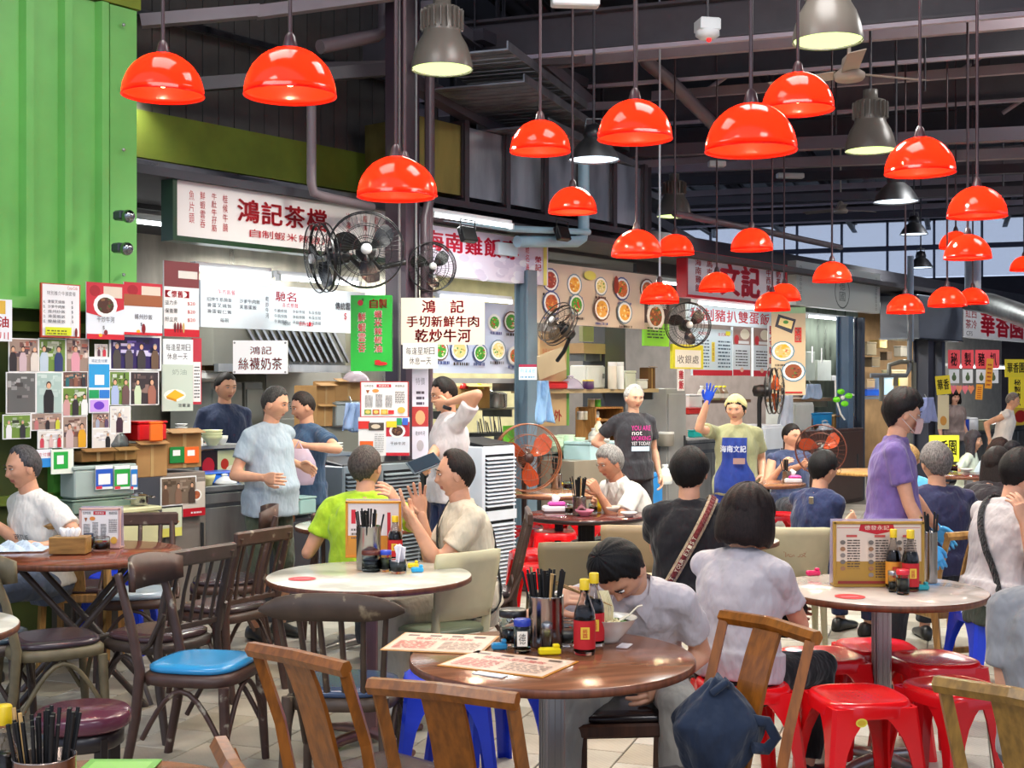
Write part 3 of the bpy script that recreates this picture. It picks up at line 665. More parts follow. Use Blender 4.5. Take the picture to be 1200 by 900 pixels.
# back walls of the stalls
wr = thing('wall_stalls', None, None, fac(0, -2.6, 0), FR, kind='structure')
_b = [FU(p_, -2.6) for p_ in (60, 500, 608, 792, 936, 1004, 1078)]+[34]
for (x0, x1), (c, k) in zip(zip(_b, _b[1:]), (('b8b4a4', 'metal'), ('d0c898', 'matte'), ('77706a', 'matte'), ('9a8c84', 'matte'), ('a8b8a8', 'metal'), ('a88458', 'matte'), ('b4b0a6', 'matte'))):
    MB(mat(k, c)).box(((x0+x1)/2, 0, 1.5), (x1-x0, .05, 3.)).build('panel', wr)
MB(mat('matte', '45444a')).box((16, -1.45, 3.02), (36, 2.9, .06)).build('soffit', wr)
# partitions between stalls
# stanchions on the stall line
def post(px, w_, z1, v, col, label, d=None):
    o = MB(mat('plastic', col, rough=.4)); d = d or w_; o.box((0, 0, z1/2), (w_*.35, d, z1), b=.004); o.box((0, -d/2, z1/2), (w_, .02, z1)); o.box((0, d/2, z1/2), (w_, .02, z1))
    T = o.build('trim_%d' % (len(bpy.data.objects) % 97+1), kind='structure'); T.location = fac(FU(px, v), v, 0); T.rotation_euler = (0, 0, FR); return T
post(616, .14, 2.66, .1, '5f7482', ''); post(990, .16, 2.52, .1, '56708c', ''); post(1007, .10, 2.52, .15, '3c4656', ''); post(1082, .22, 2.6, .1, '3f4250', ''); post(1100, .14, 2.6, .1, '4a5060', '')
# big brown column in front of the first stall
vc = .55; uc = FU(474, vc); pc = fac(uc, vc, 0)
cl = MB(mat('plastic', '40303a', rough=.35)); cl.box((-.03, 0, 3), (.13, .16, 6), b=.01); cl.box((.08, .03, 3), (.03, .2, 6)); cl.box((-.12, -.03, 3), (.025, .22, 6))
o = cl.build('trim_98', kind='structure'); o.location = pc; o.rotation_euler = (0, 0, FR)
for dx, r_, c in ((.17, .028, '5a4a50'), (-.02, .012, '8a8a8a'), (-.24, .012, '777070')): MB(mat('plastic', c)).cyl((dx*.85, -.14, .02), r_*.8, 5.6, 10).build('conduit', o)
MB(mat('plastic', '5a4a50')).tube([(.11, -.12, 2.2), (.11, -.12, 2.9), (.16, -.12, 3.05), (.16, -.12, 4.6)], .04, 12).build('drain_pipe', o)
# ---------------------------------------------------------------- lamps
NAMEC = {}
def lamp_label(i): return LAMPL[i]
SHD = mat('shade', 'ff1e0c'); ROD = mat('plastic', '4a3438'); BLB = mat('emit', 'ffd9a0', power=9.)
PEND = [(191, 112, 95, 'beside the green sheet wall, nearest that wall'), (340, 112, 108, 'over the white tea stall sign, second from the green wall'), (464, 231, 91, 'in front of the brown column, nearer of an overlapping pair'), (474, 229, 77, 'mostly hidden behind its nearer twin before the brown column'),
 (633, 178, 71, 'hanging beside the metal ducts'), (744, 163, 88, 'overlapping the grey dome lamp over the middle aisle'), (671, 249, 57, 'small and alone beneath the ducts'), (746, 300, 59, 'above the food banner, bigger of a side by side pair'), (791, 298, 45, 'above the food banner, smaller of a side by side pair'),
 (880, 177, 107, 'largest over the middle aisle, glowing orange'), (935, 129, 84, 'high up behind the largest shade of the aisle'), (1078, 203, 81, 'on a dark rod below the grey bay lamp'), (1145, 254, 68, 'high over the purple shirted woman side, alone on its row'), (1134, 303, 54, 'front one of two touching below a bigger shade'), (1120, 291, 38, 'small one tucked behind its neighbour on the same row'),
 (881, 293, 49, 'just above the red characters sign'), (840, 341, 42, 'covering part of the red characters sign'), (773, 355, 46, 'orange, on a white rod beside the green menu'), (905, 364, 42, 'lowest, front of the crossing pair over the pork chop menu'), (919, 352, 38, 'rear one of the crossing pair over the pork chop menu'), (975, 330, 45, 'in front of the plain grey sign'),
 (1061, 367, 43, 'in front of the blue grey pipe near the meters'), (1110, 359, 44, 'in front of the grey box beside the tea garden sign'), (1140, 356, 36, 'overlapping the corner of the tea garden sign'), (1200, 317, 32, 'cut by the picture edge over the tea garden sign')]
sh = None
for i, (px, py, wd, ds) in enumerate(PEND):
    D = .37*FPX/wd; p = P(px, py, D); k = 'pendants'
    T = thing('pendant_lamp', 'red plastic dome pendant lamp '+ds, 'lamp', p, 0, 'red pendant lamps over the tables')
    if sh is None:
        mb = MB(SHD); n = 12; pr = [(.185*math.sin(R(90)*t/n) if t else .012, .195*math.cos(R(90)*t/n)) for t in range(n+1)]
        mb.lathe([(.182, .004), (.186, -.003), (.188, 0), (.185, .004)]+[(a, b) for a, b in pr[::-1]], 40, caps=False)
        sh = mb.build('shade', T); s0 = sh
        cp = MB(ROD).lathe([(.012, .25), (.022, .235), (.03, .2), (.03, .188)], 14).build('cap', T); bl = MB(BLB).ball((0, 0, .075), (.026, .026, .04), 12, 8).build('bulb', T)
        hd = MB(mat('plastic', 'c8b8a8')).cyl((0, 0, .11), .02, .08, 10).build('socket', T)
    else:
        for q in (sh, cp, bl, hd): c = q.copy(); COL.objects.link(c); c.parent = T
    MB(mat('plastic', 'd8dce4') if px == 773 else ROD).cyl((0, 0, .24), .0085 if D < 7 else .010, 5.6-p.z-.24, 8).build('rod', T)
    lamp('bulb_light', 'POINT', (0, 0, .05), 32, (1, .80, .52), .03, parent=T)
def bay(px, py, wd, kind, label):
    D = .42*FPX/wd; p = P(px, py, D); T = thing('bay_lamp', label, 'lamp', p, 0, 'industrial bay lamps under the roof')
    grey = mat('metal', '8f9296', rough=.4) if kind else mat('plastic', '6f6860')
    if kind == 0:
        prof = [(.205, 0), (.205, .03), (.19, .10), (.165, .17), (.13, .23), (.125, .25)]; MB(grey).lathe([(.125, .25), (.12, .41), (.06, .43), (.06, .5)], 20).build('housing', T)
        f = MB(grey)
        for j in range(20): a = j*math.pi/10; f.box((.13*math.cos(a), .13*math.sin(a), .33), (.03, .006, .13), rot=(0, 0, a))
        f.build('cooling_fins', T)
    else:
        prof = [(.205, 0), (.20, .015), (.17, .07), (.13, .13), (.07, .18), (.06, .2)]; MB(mat('plastic', '222226')).lathe([(.08, .17), (.09, .2), (.07, .27), (.02, .29)], 16).build('housing', T); MB(grey).tube([(-.08, 0, .2), (-.06, 0, .33), (.06, 0, .33), (.08, 0, .2)], .006, 6).build('yoke', T)
    m = MB(grey).lathe(prof, 28, caps=False); s_ = m.build('reflector', T)
    MB(mat('emit', 'dcf890' if kind == 0 else 'e0f2ff', power=1.7)).lathe([(.0, .012), (.195, .012)], 28).build('diffuser', T)
    MB(STD).cyl((0, 0, .28 if kind else .45), .012, max(.1, 5.6-p.z-.4), 6).build('hanger', T)
    lamp('bay_light', 'SPOT', (0, 0, -.02), 260, (.97, 1, .92), .18, parent=T, spot=R(150))
for a in ((518, 82, 74, 0, 'tall dusty bay lamp with ribbed housing glowing pale green near the brown column'), (970, 49, 84, 0, 'largest bay lamp cut by the top edge above the ceiling fan'), (1020, 177, 60, 0, 'ribbed bay lamp hanging below the ceiling fan'),
          (790, 254, 42, 0, 'ribbed bay lamp hanging over the red characters sign'), (696, 188, 62, 1, 'grey dome bay lamp behind a red shade beside the ducts'), (134, 89, 66, 1, 'grey dome bay lamp with black ballast beside the green sheet wall'),
          (1050, 237, 54, 1, 'grey cone bay lamp below a red shade, upper of a receding row'), (1071, 275, 33, 1, 'small grey cone bay lamp, middle of a receding row'), (1079, 314, 29, 1, 'small pale dome bay lamp above the blue grey pipe')): bay(*a)
# ---------------------------------------------------------------- furniture builders (front is -y)
DW = mat('worn', '4a342c', under='8d8070', rough=.45); DW2 = mat('worn', '4a332c', under='a39a88', rough=.45); PW = mat('worn', '40342f', under='55484a', rough=.4)
OAK = mat('wood', '8c5014', rough=.3); OAKL = mat('wood', 'b98a4c', rough=.4)
def seatpad(mb, w, d, z, h, r=.4):
    pr = []
    n = 28
    for zz, o in ((z, .01), (z+.004, 0), (z+h*.7, 0), (z+h, .02), (z+h+.004, .05)):
        pr.append([(math.copysign(abs(math.cos(a))**r, math.cos(a))*(w/2-o), math.copysign(abs(math.sin(a))**r, math.sin(a))*(d/2-o), zz) for a in [2*math.pi*i/n for i in range(n)]])
    vs = [q for p in pr for q in p]; fs = [(i*n+j, i*n+(j+1) % n, (i+1)*n+(j+1) % n, (i+1)*n+j) for i in range(4) for j in range(n)]
    mb.add(vs, fs, True); mb.add(pr[0], [tuple(range(n-1, -1, -1))]); mb.add(pr[-1], [tuple(range(n))])
def bent_chair(label, x, y, rz, seat, wood=DW, back='slat', group='dark cafe chairs', H=.86, cat='chair', n_slat=5, w=.42):
    T = thing('cafe_chair', label, cat, (x, y, 0), R(rz), group); D_ = .41
    mb = MB(wood); seatpad(mb, w, D_, .385, .05, .55); mb.build('seat_frame', T)
    mb = MB(mat('leather', seat, rough=.22)); seatpad(mb, w-.03, D_-.03, .435, .028, .6); mb.build('seat', T)
    for sg in (-1, 1):
        MB(wood).tube([(sg*(w/2-.03), -D_/2+.03, .39), (sg*(w/2-.022), -D_/2+.022, .2), (sg*(w/2-.015), -D_/2+.01, 0)], [.022, .02, .016], 8).build('leg', T)
        hb = H if back != 'spindle' else .44
        MB(wood).tube([(sg*(w/2-.02), D_/2+.05, 0), (sg*(w/2-.025), D_/2-.0, .25), (sg*(w/2-.03), D_/2-.015, .44), (sg*(w/2-.03), D_/2+.03, .65), (sg*(w/2-.035), D_/2+.085, H-.03)][:5 if back != 'spindle' else 3], [.018, .021, .022, .019, .016][:5 if back != 'spindle' else 3], 8).build('leg', T)
        MB(wood).tube([(sg*(w/2-.012), -D_/2+.035+.34*t, .17+.20*math.sin(math.pi*t)) for t in [i/10 for i in range(11)]], .011, 6).build('side_arch', T)
        if back == 'slat': MB(wood).tube([(sg*(w/2-.01), D_/2-.16, .41), (sg*(w/2+.004), D_/2-.09, .40), (sg*(w/2+.004), D_/2-.03, .44), (sg*(w/2-.01), D_/2+.005, .52), (sg*(w/2-.02), D_/2+.035, .58)], .012, 6).build('bracket', T)
    MB(wood).tube([(-w/2+.03+(w-.06)*t, -D_/2+.015, .19+.19*math.sin(math.pi*t)) for t in [i/10 for i in range(11)]], .011, 6).build('front_arch', T)
    yb = lambda z: D_/2-.015+(.10)*max(0, (z-.44)/(H-.47))**1.15
    if back == 'slat':
        mb = MB(wood); mb.box((0, yb(H-.04)-.004, H-.035), (w+.0, .028, .075), b=.01); mb.build('top_rail', T)
        MB(wood).box((0, yb(.5), .5), (w-.07, .02, .03), b=.005).build('lower_rail', T)
        for i in range(n_slat):
            X = (-.5+(i+.5)/n_slat)*(w-.09); MB(wood).tube([(X*.95, yb(.5), .5), (X, yb(.66)-.006, .66), (X*1.02, yb(H-.06), H-.06)], .0125, 6, sy=.55, up=(0, 1, 0)).build('slat', T)
    elif back == 'curve':     # bent crest panel wrapped round the posts
        n = 14; vs = []; 
        for i in range(n+1):
            a = -1+2*i/n; X = a*(w/2+.0); Y = .115+.085*(1-a*a)*1.1+D_/2-.12; hz = .095*(1-.35*abs(a)**3)
            for (yy, zz) in ((Y-.009, H-.06-hz*.6), (Y+.009, H-.06-hz*.6), (Y+.013, H-.06+hz*.9), (Y-.005, H-.06+hz*.9)): vs.append((X, yy, zz))
        fs = [(i*4+j, i*4+(j+1) % 4, i*4+4+(j+1) % 4, i*4+4+j) for i in range(n) for j in range(4)]+[(3, 2, 1, 0), (n*4, n*4+1, n*4+2, n*4+3)]
        MB(wood).add(vs, fs, True).build('crest', T)
    elif back == 'spindle':
        n = 16; vs = []
        for i in range(n+1):
            a = -1+2*i/n; X = a*.27; Y = D_/2+.05+.06*(1-a*a); hz = .050*(1-abs(a)**4)+.008
            for k in range(6): q = 2*math.pi*k/6; vs.append((X, Y+.013*math.cos(q), H-.045-.02*a*a+hz*math.sin(q)))
        fs = [(i*6+j, i*6+(j+1) % 6, i*6+6+(j+1) % 6, i*6+6+j) for i in range(n) for j in range(6)]+[tuple(range(5, -1, -1)), tuple(range(n*6, n*6+6))]
        MB(wood).add(vs, fs, True).build('crest', T)
        for i in range(6):
            a = -1+2*i/5; MB(wood).tube([(a*.17, D_/2-.03-.02*a*a, .45), (a*.20, D_/2+.04+.045*(1-a*a), H-.07)], [.013, .0105], 8).build('spindle', T)
    return T
def frame_chair(label, x, y, rz, H=.86, wood=OAK, seat='4a3438', group='square frame oak chairs', badge=False, lean=.12):
    T = thing('frame_chair', label, 'chair', (x, y, 0), R(rz), group); w = .38; D_ = .40
    mb = MB(wood); mb.box((0, 0, .40), (w+.02, D_, .05), b=.008); mb.build('seat_frame', T)
    mb = MB(mat('leather', seat, rough=.25)); seatpad(mb, w-.01, D_-.02, .425, .03, .35); mb.build('seat', T)
    for sg in (-1, 1):
        MB(wood).box((sg*(w/2-.015), -D_/2+.02, .19), (.034, .034, .38), b=.004).build('leg', T)
        MB(wood).tube([(sg*(w/2-.012), D_/2+.05, 0), (sg*(w/2-.012), D_/2-.015, .42), (sg*(w/2-.008), D_/2+.03, .62), (sg*(w/2-.005), D_/2+lean-.01, H-.03)], [.022, .024, .021, .020], 4, up=(1, 1, 0), smooth=False).build('leg', T)
    MB(wood).tube([(-w/2-.012, D_/2+lean, H-.02), (0, D_/2+lean+.012, H-.012), (w/2+.012, D_/2+lean, H-.02)], .023, 6, up=(0, 0, 1), smooth=False).build('top_rail', T)
    vs = []; n = 6
    for i in range(n+1):
        t = i/n; z = .43+(H-.46)*t; Y = D_/2-.02+(lean+.02)*t**1.2+.004*math.sin(t*6.28); ww = .056
        vs += [(-ww, Y-.007, z), (ww, Y-.007, z), (ww, Y+.007, z), (-ww, Y+.007, z)]
    fs = [(i*4+j, i*4+(j+1) % 4, i*4+4+(j+1) % 4, i*4+4+j) for i in range(n) for j in range(4)]+[(3, 2, 1, 0), (n*4, n*4+1, n*4+2, n*4+3)]
    MB(wood).add(vs, fs).build('splat', T)
    if badge: MB(mat('plastic', '8a7250')).lathe([(0, 0), (.026, 0), (.026, .003), (0, .004)], 16, c=(.0, D_/2+.027, .60), rot=(R(-102), 0, 0), sx=.8, sy=1.3).build('worn_spot', T)
    MB(wood).box((0, 0, .16), (w-.04, .02, .03)).build('stretcher', T)
    return T
CRM = mat('matte', 'c2bb98', rough=.55)
def shell_chair(label, x, y, rz, col=None, H=.80, writing=False, w=.42, group='cream board chairs'):
    m = col or CRM; T = thing('board_chair', label, 'chair', (x, y, 0), R(rz), group)
    n = 10; vs = []
    for k in range(7):
        t = k/6; z = .50+(H-.50)*t; ww = (w/2)*(.86+.16*t-.05*(t > .9))
        for i in range(n+1):
            a = -1+2*i/n; vs.append((a*ww, .19+.05*t+.03*(1-a*a), z-.004*(abs(a) > .9)*(t > .9)))
    m_ = len(vs); vs += [(a, b+.02, c) for a, b, c in vs]; fs = []
    for k in range(6):
        for i in range(n): q = k*(n+1)+i; fs += [(q, q+1, q+n+2, q+n+1), (m_+q+n+1, m_+q+n+2, m_+q+1, m_+q)]
    for i in range(n): fs += [(i+1, i, m_+i, m_+i+1), (6*(n+1)+i, 6*(n+1)+i+1, m_+6*(n+1)+i+1, m_+6*(n+1)+i)]
    for k in range(6): q = k*(n+1); fs += [(q, q+n+1, m_+q+n+1, m_+q), (q+n+n+1, q+n, m_+q+n, m_+q+n+n+1)]
    MB(m).add(vs, fs, True).build('backrest', T)
    mb = MB(m); seatpad(mb, w, .42, .42, .03, .5); mb.build('seat', T)
    for sg in (-1, 1):
        MB(m).tube([(sg*(w/2-.03), .20, .0), (sg*(w/2-.045), .185, .40), (sg*(w/2-.035), .20, .56)], [.02, .026, .022], 6, sy=.8).build('leg', T); MB(m).tube([(sg*(w/2-.03), -.20, .0), (sg*(w/2-.04), -.17, .42)], [.018, .024], 6).build('leg', T)
    if writing:
        p = Print(); p.text('德發', -.07, .0, .14, .07, 'b08a6a'); p.build('lettering', T, (0, .262, .62)).rotation_euler = (0, 0, R(180))
    return T
_st = {}
def stool(label, x, y, rz, col, group, gloss=True, H=.46):
    """moulded plastic stool: dished square top, four flared legs joined by arched skirts"""
    T = thing('plastic_stool', label, 'stool', (x, y, 0), R(rz), group); key = col
    if key not in _st:
        m = mat('plastic', col, rough=.18, glow=True); mb = MB(m); n = 32; pr = []
        def sq(r, z, p=.62): return [(math.copysign(abs(math.cos(a))**p, math.cos(a))*r, math.copysign(abs(math.sin(a))**p, math.sin(a))*r, z) for a in [2*math.pi*(i+.5)/n for i in range(n)]]
        for r, z in ((.165, H-.055), (.163, H-.02), (.156, H-.004), (.148, H), (.135, H-.003), (.12, H-.010), (.05, H-.012), (.004, H-.012)): pr.append(sq(r*1.03, z, .62 if r > .1 else .8))
        vs = [q for p in pr for q in p]; fs = [(i*n+j, i*n+(j+1) % n, (i+1)*n+(j+1) % n, (i+1)*n+j) for i in range(len(pr)-1) for j in range(n)]; mb.add(vs, fs, True); s1 = mb.build('seat', T)
        # legs: angle section, wide at top
        lg = MB(m); L_ = []
        for t in [(i/8)**1.5 for i in range(9)]:
            z = (H-.02)*(1-t); o = .160+.045*t; wd = .118*(1-t)**5.5+.052-.006*t
            L_.append((z, o, wd))
        vs = []
        for z, o, wd in L_: vs += [(o, o-wd, z), (o, o-.014, z), (o-.014, o, z), (o-wd, o, z), (o-wd, o-.010, z), (o-.020, o-.014, z), (o-.014, o-.020, z), (o-.010, o-wd, z)]
        fs = [(i*8+j, i*8+(j+1) % 8, i*8+8+(j+1) % 8, i*8+8+j)[::-1] for i in range(8) for j in range(8)]+[tuple(range(8)), tuple(range(71, 63, -1))]
        lg.add(vs, fs, False); l1 = lg.build('leg', T); mods = [s1, l1]
        hs = MB(mat('matte', '3a0508' if col.startswith('e') or col.startswith('c') else '101840'))
        for a in range(7):
            for b in range(7): hs.lathe([(0, 0), (.0035, 0)], 6, c=((a-3)*.026, (b-3)*.026, H-.0112))
        h1 = hs.build('drain_holes', T, kind='stuff'); mods.append(h1)
        for q in (1, 2, 3): c = l1.copy(); COL.objects.link(c); c.rotation_euler = (0, 0, R(90*q)); mods.append(c)
        _st[key] = mods
    else:
        for q in _st[key]: c = q.copy(); COL.objects.link(c); c.parent = T
    return T
def round_top(T, r, th, top, edge, z=.75):
    MB(edge).lathe([(r-.012, z-th), (r, z-th+.006), (r, z-.004), (r-.004, z)], 64).build('edge_band', T)
    MB(top).lathe([(0, z+.0012), (r-.005, z+.0012), (r-.003, z)], 64).build('tabletop', T)
def ped_table(label, x, y, r, top, edge, th=.028, col='c4c0bc', rz=0, fluted=True, w=.065, group=None):
    T = thing('round_table', label, 'table', (x, y, 0), R(rz), group); round_top(T, r, th, top, edge)
    m = mat('metal', col, rough=.35); mb = MB(m); mb.box((0, 0, .38), (w, w, .68), b=.008)
    for k in range(4):
        a = k*math.pi/2
        for o in (-.3, 0, .3): mb.box((math.cos(a)*w*.5-math.sin(a)*w*o, math.sin(a)*w*.5+math.cos(a)*w*o, .38), (.006, .006, .68), rot=(0, 0, a))
    mb.build('pedestal', T); mb = MB(m); mb.box((0, 0, .715), (.3, .3, .012)); mb.build('mount_plate', T)
    for k in range(4): a = k*math.pi/2+.6; MB(m).tube([(0, 0, .06), (math.cos(a)*.16, math.sin(a)*.16, .045), (math.cos(a)*.30, math.sin(a)*.30, .02)], [.028, .024, .016], 8).build('foot', T)
    return T
WT = mat('wood', '84543a', vec=(1, 9, 1), scale=3, rough=.16); WT2 = mat('wood', '9c6a48', vec=(1, 8, 1), scale=3, rough=.2); RB = mat('wood', '7d4230', vec=(1, 6, 1), scale=3, rough=.15)
MRB = mat('marble', 'd8d8cc'); EDG = mat('wood', '70402a', rough=.35); DKT = mat('plastic', '5a2c28', rough=.12)
def at(px, py, z): return G(px, DZ(py, z))
def tab(px, py, r, label, top, edge, **k): q = at(px, py, .75); return ped_table(label, q.x, q.y, r, top, edge, **k), q
T1, q1 = tab(647, 769, .445, 'brown wood grain round table with menus in front of the man eating noodles', WT, EDG, rz=20)
T2, q2 = tab(433, 674, .455, 'white marble-look round table with brown rim and a red dot sticker', MRB, EDG, rz=10, col='9a7a78')
T3, q3 = tab(1033, 690, .425, 'pale marble-look round table with menu stand beside the red stools', mat('marble', 'd0c2b8'), EDG, rz=0)
T5, q5 = tab(687, 603, .405, 'dark red round table where the white shirted old man eats', DKT, mat('plastic', '2a1a1a'), w=.10, col='2a2a2e')
T6, q6 = tab(655, 577, .40, 'brown round table behind the dark red one by the orange fan', WT2, EDG, w=.06, col='2a2a2e')
T7, q7 = tab(897, 566, .34, 'small brown round table behind the bobbed woman with a pink tissue pack', WT2, EDG, w=.06, col='2a2a2e')
T8, q8 = tab(848, 632, .30, 'white round table mostly hidden by the bobbed woman', MRB, EDG)
T10, q10 = tab(424, 615, .40, 'white round table between the lime shirted and cream shirted men', MRB, EDG)
T11, q11 = tab(-121, 737, .40, 'white round table cut by the picture edge beside a green-grey chair', MRB, EDG)
q12 = G(66, 2.48); T12 = ped_table('brown round table at the bottom corner under the steel chopstick canister', q12.x, q12.y, .42, WT2, EDG)
T13, q13 = tab(1215, 592, .42, 'dark table before the man with the black cross strap', DKT, EDG)
T14, q14 = tab(1135, 556, .36, 'dark red round table before the yellow tea garden notice', DKT, EDG)
T15, q15 = tab(1020, 552, .42, 'light wood round table behind the purple shirted woman', mat('wood', 'b98a50', rough=.4), OAKL)
# folding table on crossed wooden legs
q4 = at(96, 647, .75); T4 = thing('folding_table', 'glossy red-brown round table on crossed folding legs beside the seated man', 'table', (q4.x, q4.y, 0), R(15)); round_top(T4, .49, .03, RB, EDG)
for sg in (-1, 1):
    MB(PW).tube([(-.32, sg*.26, 0), (.28, sg*.26, .72)], .017, 6).build('leg', T4); MB(PW).tube([(.32, sg*.23, 0), (-.28, sg*.23, .72)], .017, 6).build('leg', T4)
for x, z in ((-.16, .19), (.16, .19), (-.28, .7), (.28, .7)): MB(PW).tube([(x, -.26, z), (x, .26, z)], .013, 6).build('crossbar', T4)
MB(PW).tube([(-.2, -.24, .30), (.2, .24, .30)], .013, 6).build('brace', T4)
# ---- chairs
def facing(px, D, tx, ty):      # yaw that turns -y towards (tx,ty)
    q = G(px, D); return math.degrees(math.atan2(tx-q.x, -(ty-q.y)))
C1 = bent_chair('dark worn chair with bright blue seat and curved crest', *at(238, 772, .46).xy, 78, '2f8fc8', DW2, 'curve')
C2 = bent_chair('dark slat back chair turned to the folding table, beside the blue seated chair', *at(186, 737, .46).xy, -122, '4a3438', PW, 'slat', n_slat=5)
C3 = bent_chair('dark slat back chair with scroll bracket between the folding and marble tables', *at(262, 706, .46).xy, -122, '4a3a3c', DW, 'slat', n_slat=5)
C4 = bent_chair('dark slat back chair whose rounded rail shows below the standing man', *at(265, 676, .46).xy, -80, '3c3034', DW, 'curve')
C5 = bent_chair('dark slat back chair behind the lime green shirted man', *at(398, 668, .46).xy, 196, '3c3034', DW, 'slat', H=.84)
C6 = bent_chair('dark chair with pale blue seat behind the folding table', *at(160, 692, .46).xy, 12, 'a8b8c8', DW, 'slat', n_slat=3)
C7 = bent_chair('spindle back chair with navy seat tucked under the white marble table', *at(405, 797, .46).xy, 176, '3a4a66', mat('worn', '4a3a2e', under='8a7a60'), 'spindle', H=.84)
C8 = bent_chair('green-grey wood chair with curved crest and dark plum seat', *at(62, 745, .46).xy, 122, '3f343c', mat('worn', '6a6048', under='7a6a50'), 'curve', H=.84)
C9 = bent_chair('black slat back chair barely in the picture beside the folding table', *at(-22, 742, .46).xy, 100, '3a4a56', PW, 'slat')
C10 = bent_chair('dark chair at the cream shirted man back, blocking the red stools', *at(560, 690, .46).xy, -88, '3a3034', DW, 'slat', H=.90)
def fch(label, A, B, side, **k):   # from the two ends of the top rail
    A = Vector(A); B = Vector(B); c = (A+B)/2; d = (B-A); n = Vector((-d.y, d.x)).normalized()*side; rz = math.degrees(math.atan2(n.x, -n.y)); c2 = c+n*.32
    return frame_chair(label, c2.x, c2.y, rz, **k)
fch('oak frame chair with a worn oval spot, beside the spindle chair', (-.735, 3.66), (-.455, 3.42), 1, badge=True)
fch('oak frame chair seen from behind, pulled up to the brown table', (-.345, 3.22), (.0, 3.07), 1)
fch('tilted light oak chair carrying the dark blue bag', (.675, 3.93), (.84, 3.66), -1, H=.90)
fch('oak frame chair cut by the lower picture corner beside the grey shirted elbow', (1.10, 3.22), (1.33, 2.98), 1, wood=mat('wood', '8f6a2c', rough=.35))
fch('oak chair of which only a corner of the rail shows at the bottom edge', (-.60, 2.66), (-.47, 2.35), 1)
qq = thing('wooden_stool', 'dark topped square wooden stool at the bottom beside the blue bag', 'stool', (.42, 3.62, 0), R(25)); MB(OAK).box((0, 0, .43), (.32, .32, .05), b=.006).build('frame', qq); MB(mat('leather', '140e10', rough=.3)).box((0, 0, .458), (.30, .30, .016), b=.006).build('seat', qq)
for a_ in (-.13, .13):
    for b_ in (-.13, .13): MB(OAK).box((a_, b_, .2), (.035, .035, .41)).build('leg', qq)
frame_chair('dark oak chair under the man eating noodles', .40, 4.62, 5, seat='1c1214', wood=mat('wood', '4a2a1a', rough=.4), H=.78)
frame_chair('light wood chair behind the marble table near the grey haired man', *G(1105, 6.9).xy, 196, wood=OAKL, H=.84)
frame_chair('light wood ladder chair behind the seated man in the printed tee', *G(98, 7.35).xy, 185, wood=OAKL, H=.84)
q = shell_chair('empty cream board chair with a green-grey seat beside the white marble table', *at(512, 727, .46).xy, 220, H=.82, w=.38); [c for c in q.children if c.name.startswith('seat')][0].data.materials[0] = mat('plastic', '75806a', rough=.3)
shell_chair('cream board chair with faint writing under the navy dressed woman', *G(925, 7.5).xy, 175, H=.79, writing=True)
shell_chair('olive board chair behind the noodle eater, near the red stools', *G(664, 7.0).xy, 190, mat('plastic', '8a7f62', rough=.4), H=.77)
shell_chair('tan board chair beside the white shirted old man', *G(745, 7.7).xy, 175, mat('plastic', 'b09a78', rough=.4), H=.78)
# ---- stools
RED = 'e8131a'; BLU = '1f3fd0'
SG = 'red plastic stools around the tables'
for px, py, rz, l, c in ((1006, 812, 8, 'bright red stool with oval sticker, in front of the table pedestal', RED), (1118, 802, 25, 'darker red stool beside the oak frame chair', 'd4141c'), (1094, 770, 15, 'red stool with glossy dimpled seat, middle of a cluster of four', 'd4141c'), (1027, 755, 0, 'red stool with oval sticker behind the table pedestal', RED),
          (870, 797, 10, 'red stool under the bobbed woman', RED), (962, 765, 12, 'red stool beside the black trousered legs of the bobbed woman', RED), (628, 645, 10, 'red stool behind the olive board chair, nearest the floor aisle', RED), (612, 618, 0, 'red stool next to the white slatted cooler', 'd4141c'), (640, 662, 20, 'low red stool edge beside the noodle eater shoulder', RED),
          (650, 622, 0, 'red stool under the near rim of the dark red table', RED), (652, 606, 30, 'red stool partly hidden by the dark red table base', 'd4141c'), (705, 612, 5, 'red stool below the middle of the dark red table', RED), (729, 606, 10, 'red stool below the old man side of the dark red table', 'd4141c'), (912, 601, 0, 'red stool behind the cream chair with writing', RED)):
    q = at(px, py, .46); stool(l, q.x, q.y, R(0)+rz, c, SG)
for px, py, rz, l in ((522, 790, 5, 'blue stool under the brown table, beside the spindle chair'), (572, 778, 30, 'blue stool under the brown table near its pedestal'), (1163, 714, 5, 'blue stool under the man with the black cross strap'), (140, 672, 0, 'blue stool under the folding table'), (808, 722, 0, 'blue stool under the man with the patterned strap')):
    q = at(px, py, .46); stool(l, q.x, q.y, rz, BLU, 'blue plastic stools')
for px, py, r, l in ((97, 830, .165, 'round plum vinyl stool on black legs behind the chopstick canister'), (822, 940, .17, 'round plum vinyl stool at the bottom below the blue bag')):
    q = at(px, py, .46); T = thing('round_stool', l, 'stool', (q.x, q.y, 0), R(20), 'round plum stools'); MB(mat('leather', '5a2c3c', rough=.2)).lathe([(0, .40), (r-.01, .40), (r, .41), (r, .445), (r-.012, .458), (0, .462)], 40).build('seat', T); MB(mat('plastic', '1c1416')).lathe([(r*.75, .33), (r*.85, .34), (r*.85, .40), (r*.7, .40)], 32).build('skirt', T)
    for k in range(4): a = k*math.pi/2+.5; MB(mat('plastic', '1c1416')).box((math.cos(a)*r*.72, math.sin(a)*r*.72, .19), (.045, .03, .38), rot=(0, 0, a), b=.004).build('leg', T)
# stickers on stools
for T, x, y, z in (('bright red stool', 0, 0, 0), ('red stool with oval sticker behind', 0, 0, 0)):
    for o in [o for o in bpy.data.objects if o.get('label', '').startswith(T)]:
        p = Print(); p.ell(0, 0, .022, .016, 'e8d850'); p.ell(0, 0, .016, .010, 'd8b030'); p.build('sticker', o, (-.06, -.168, .395))
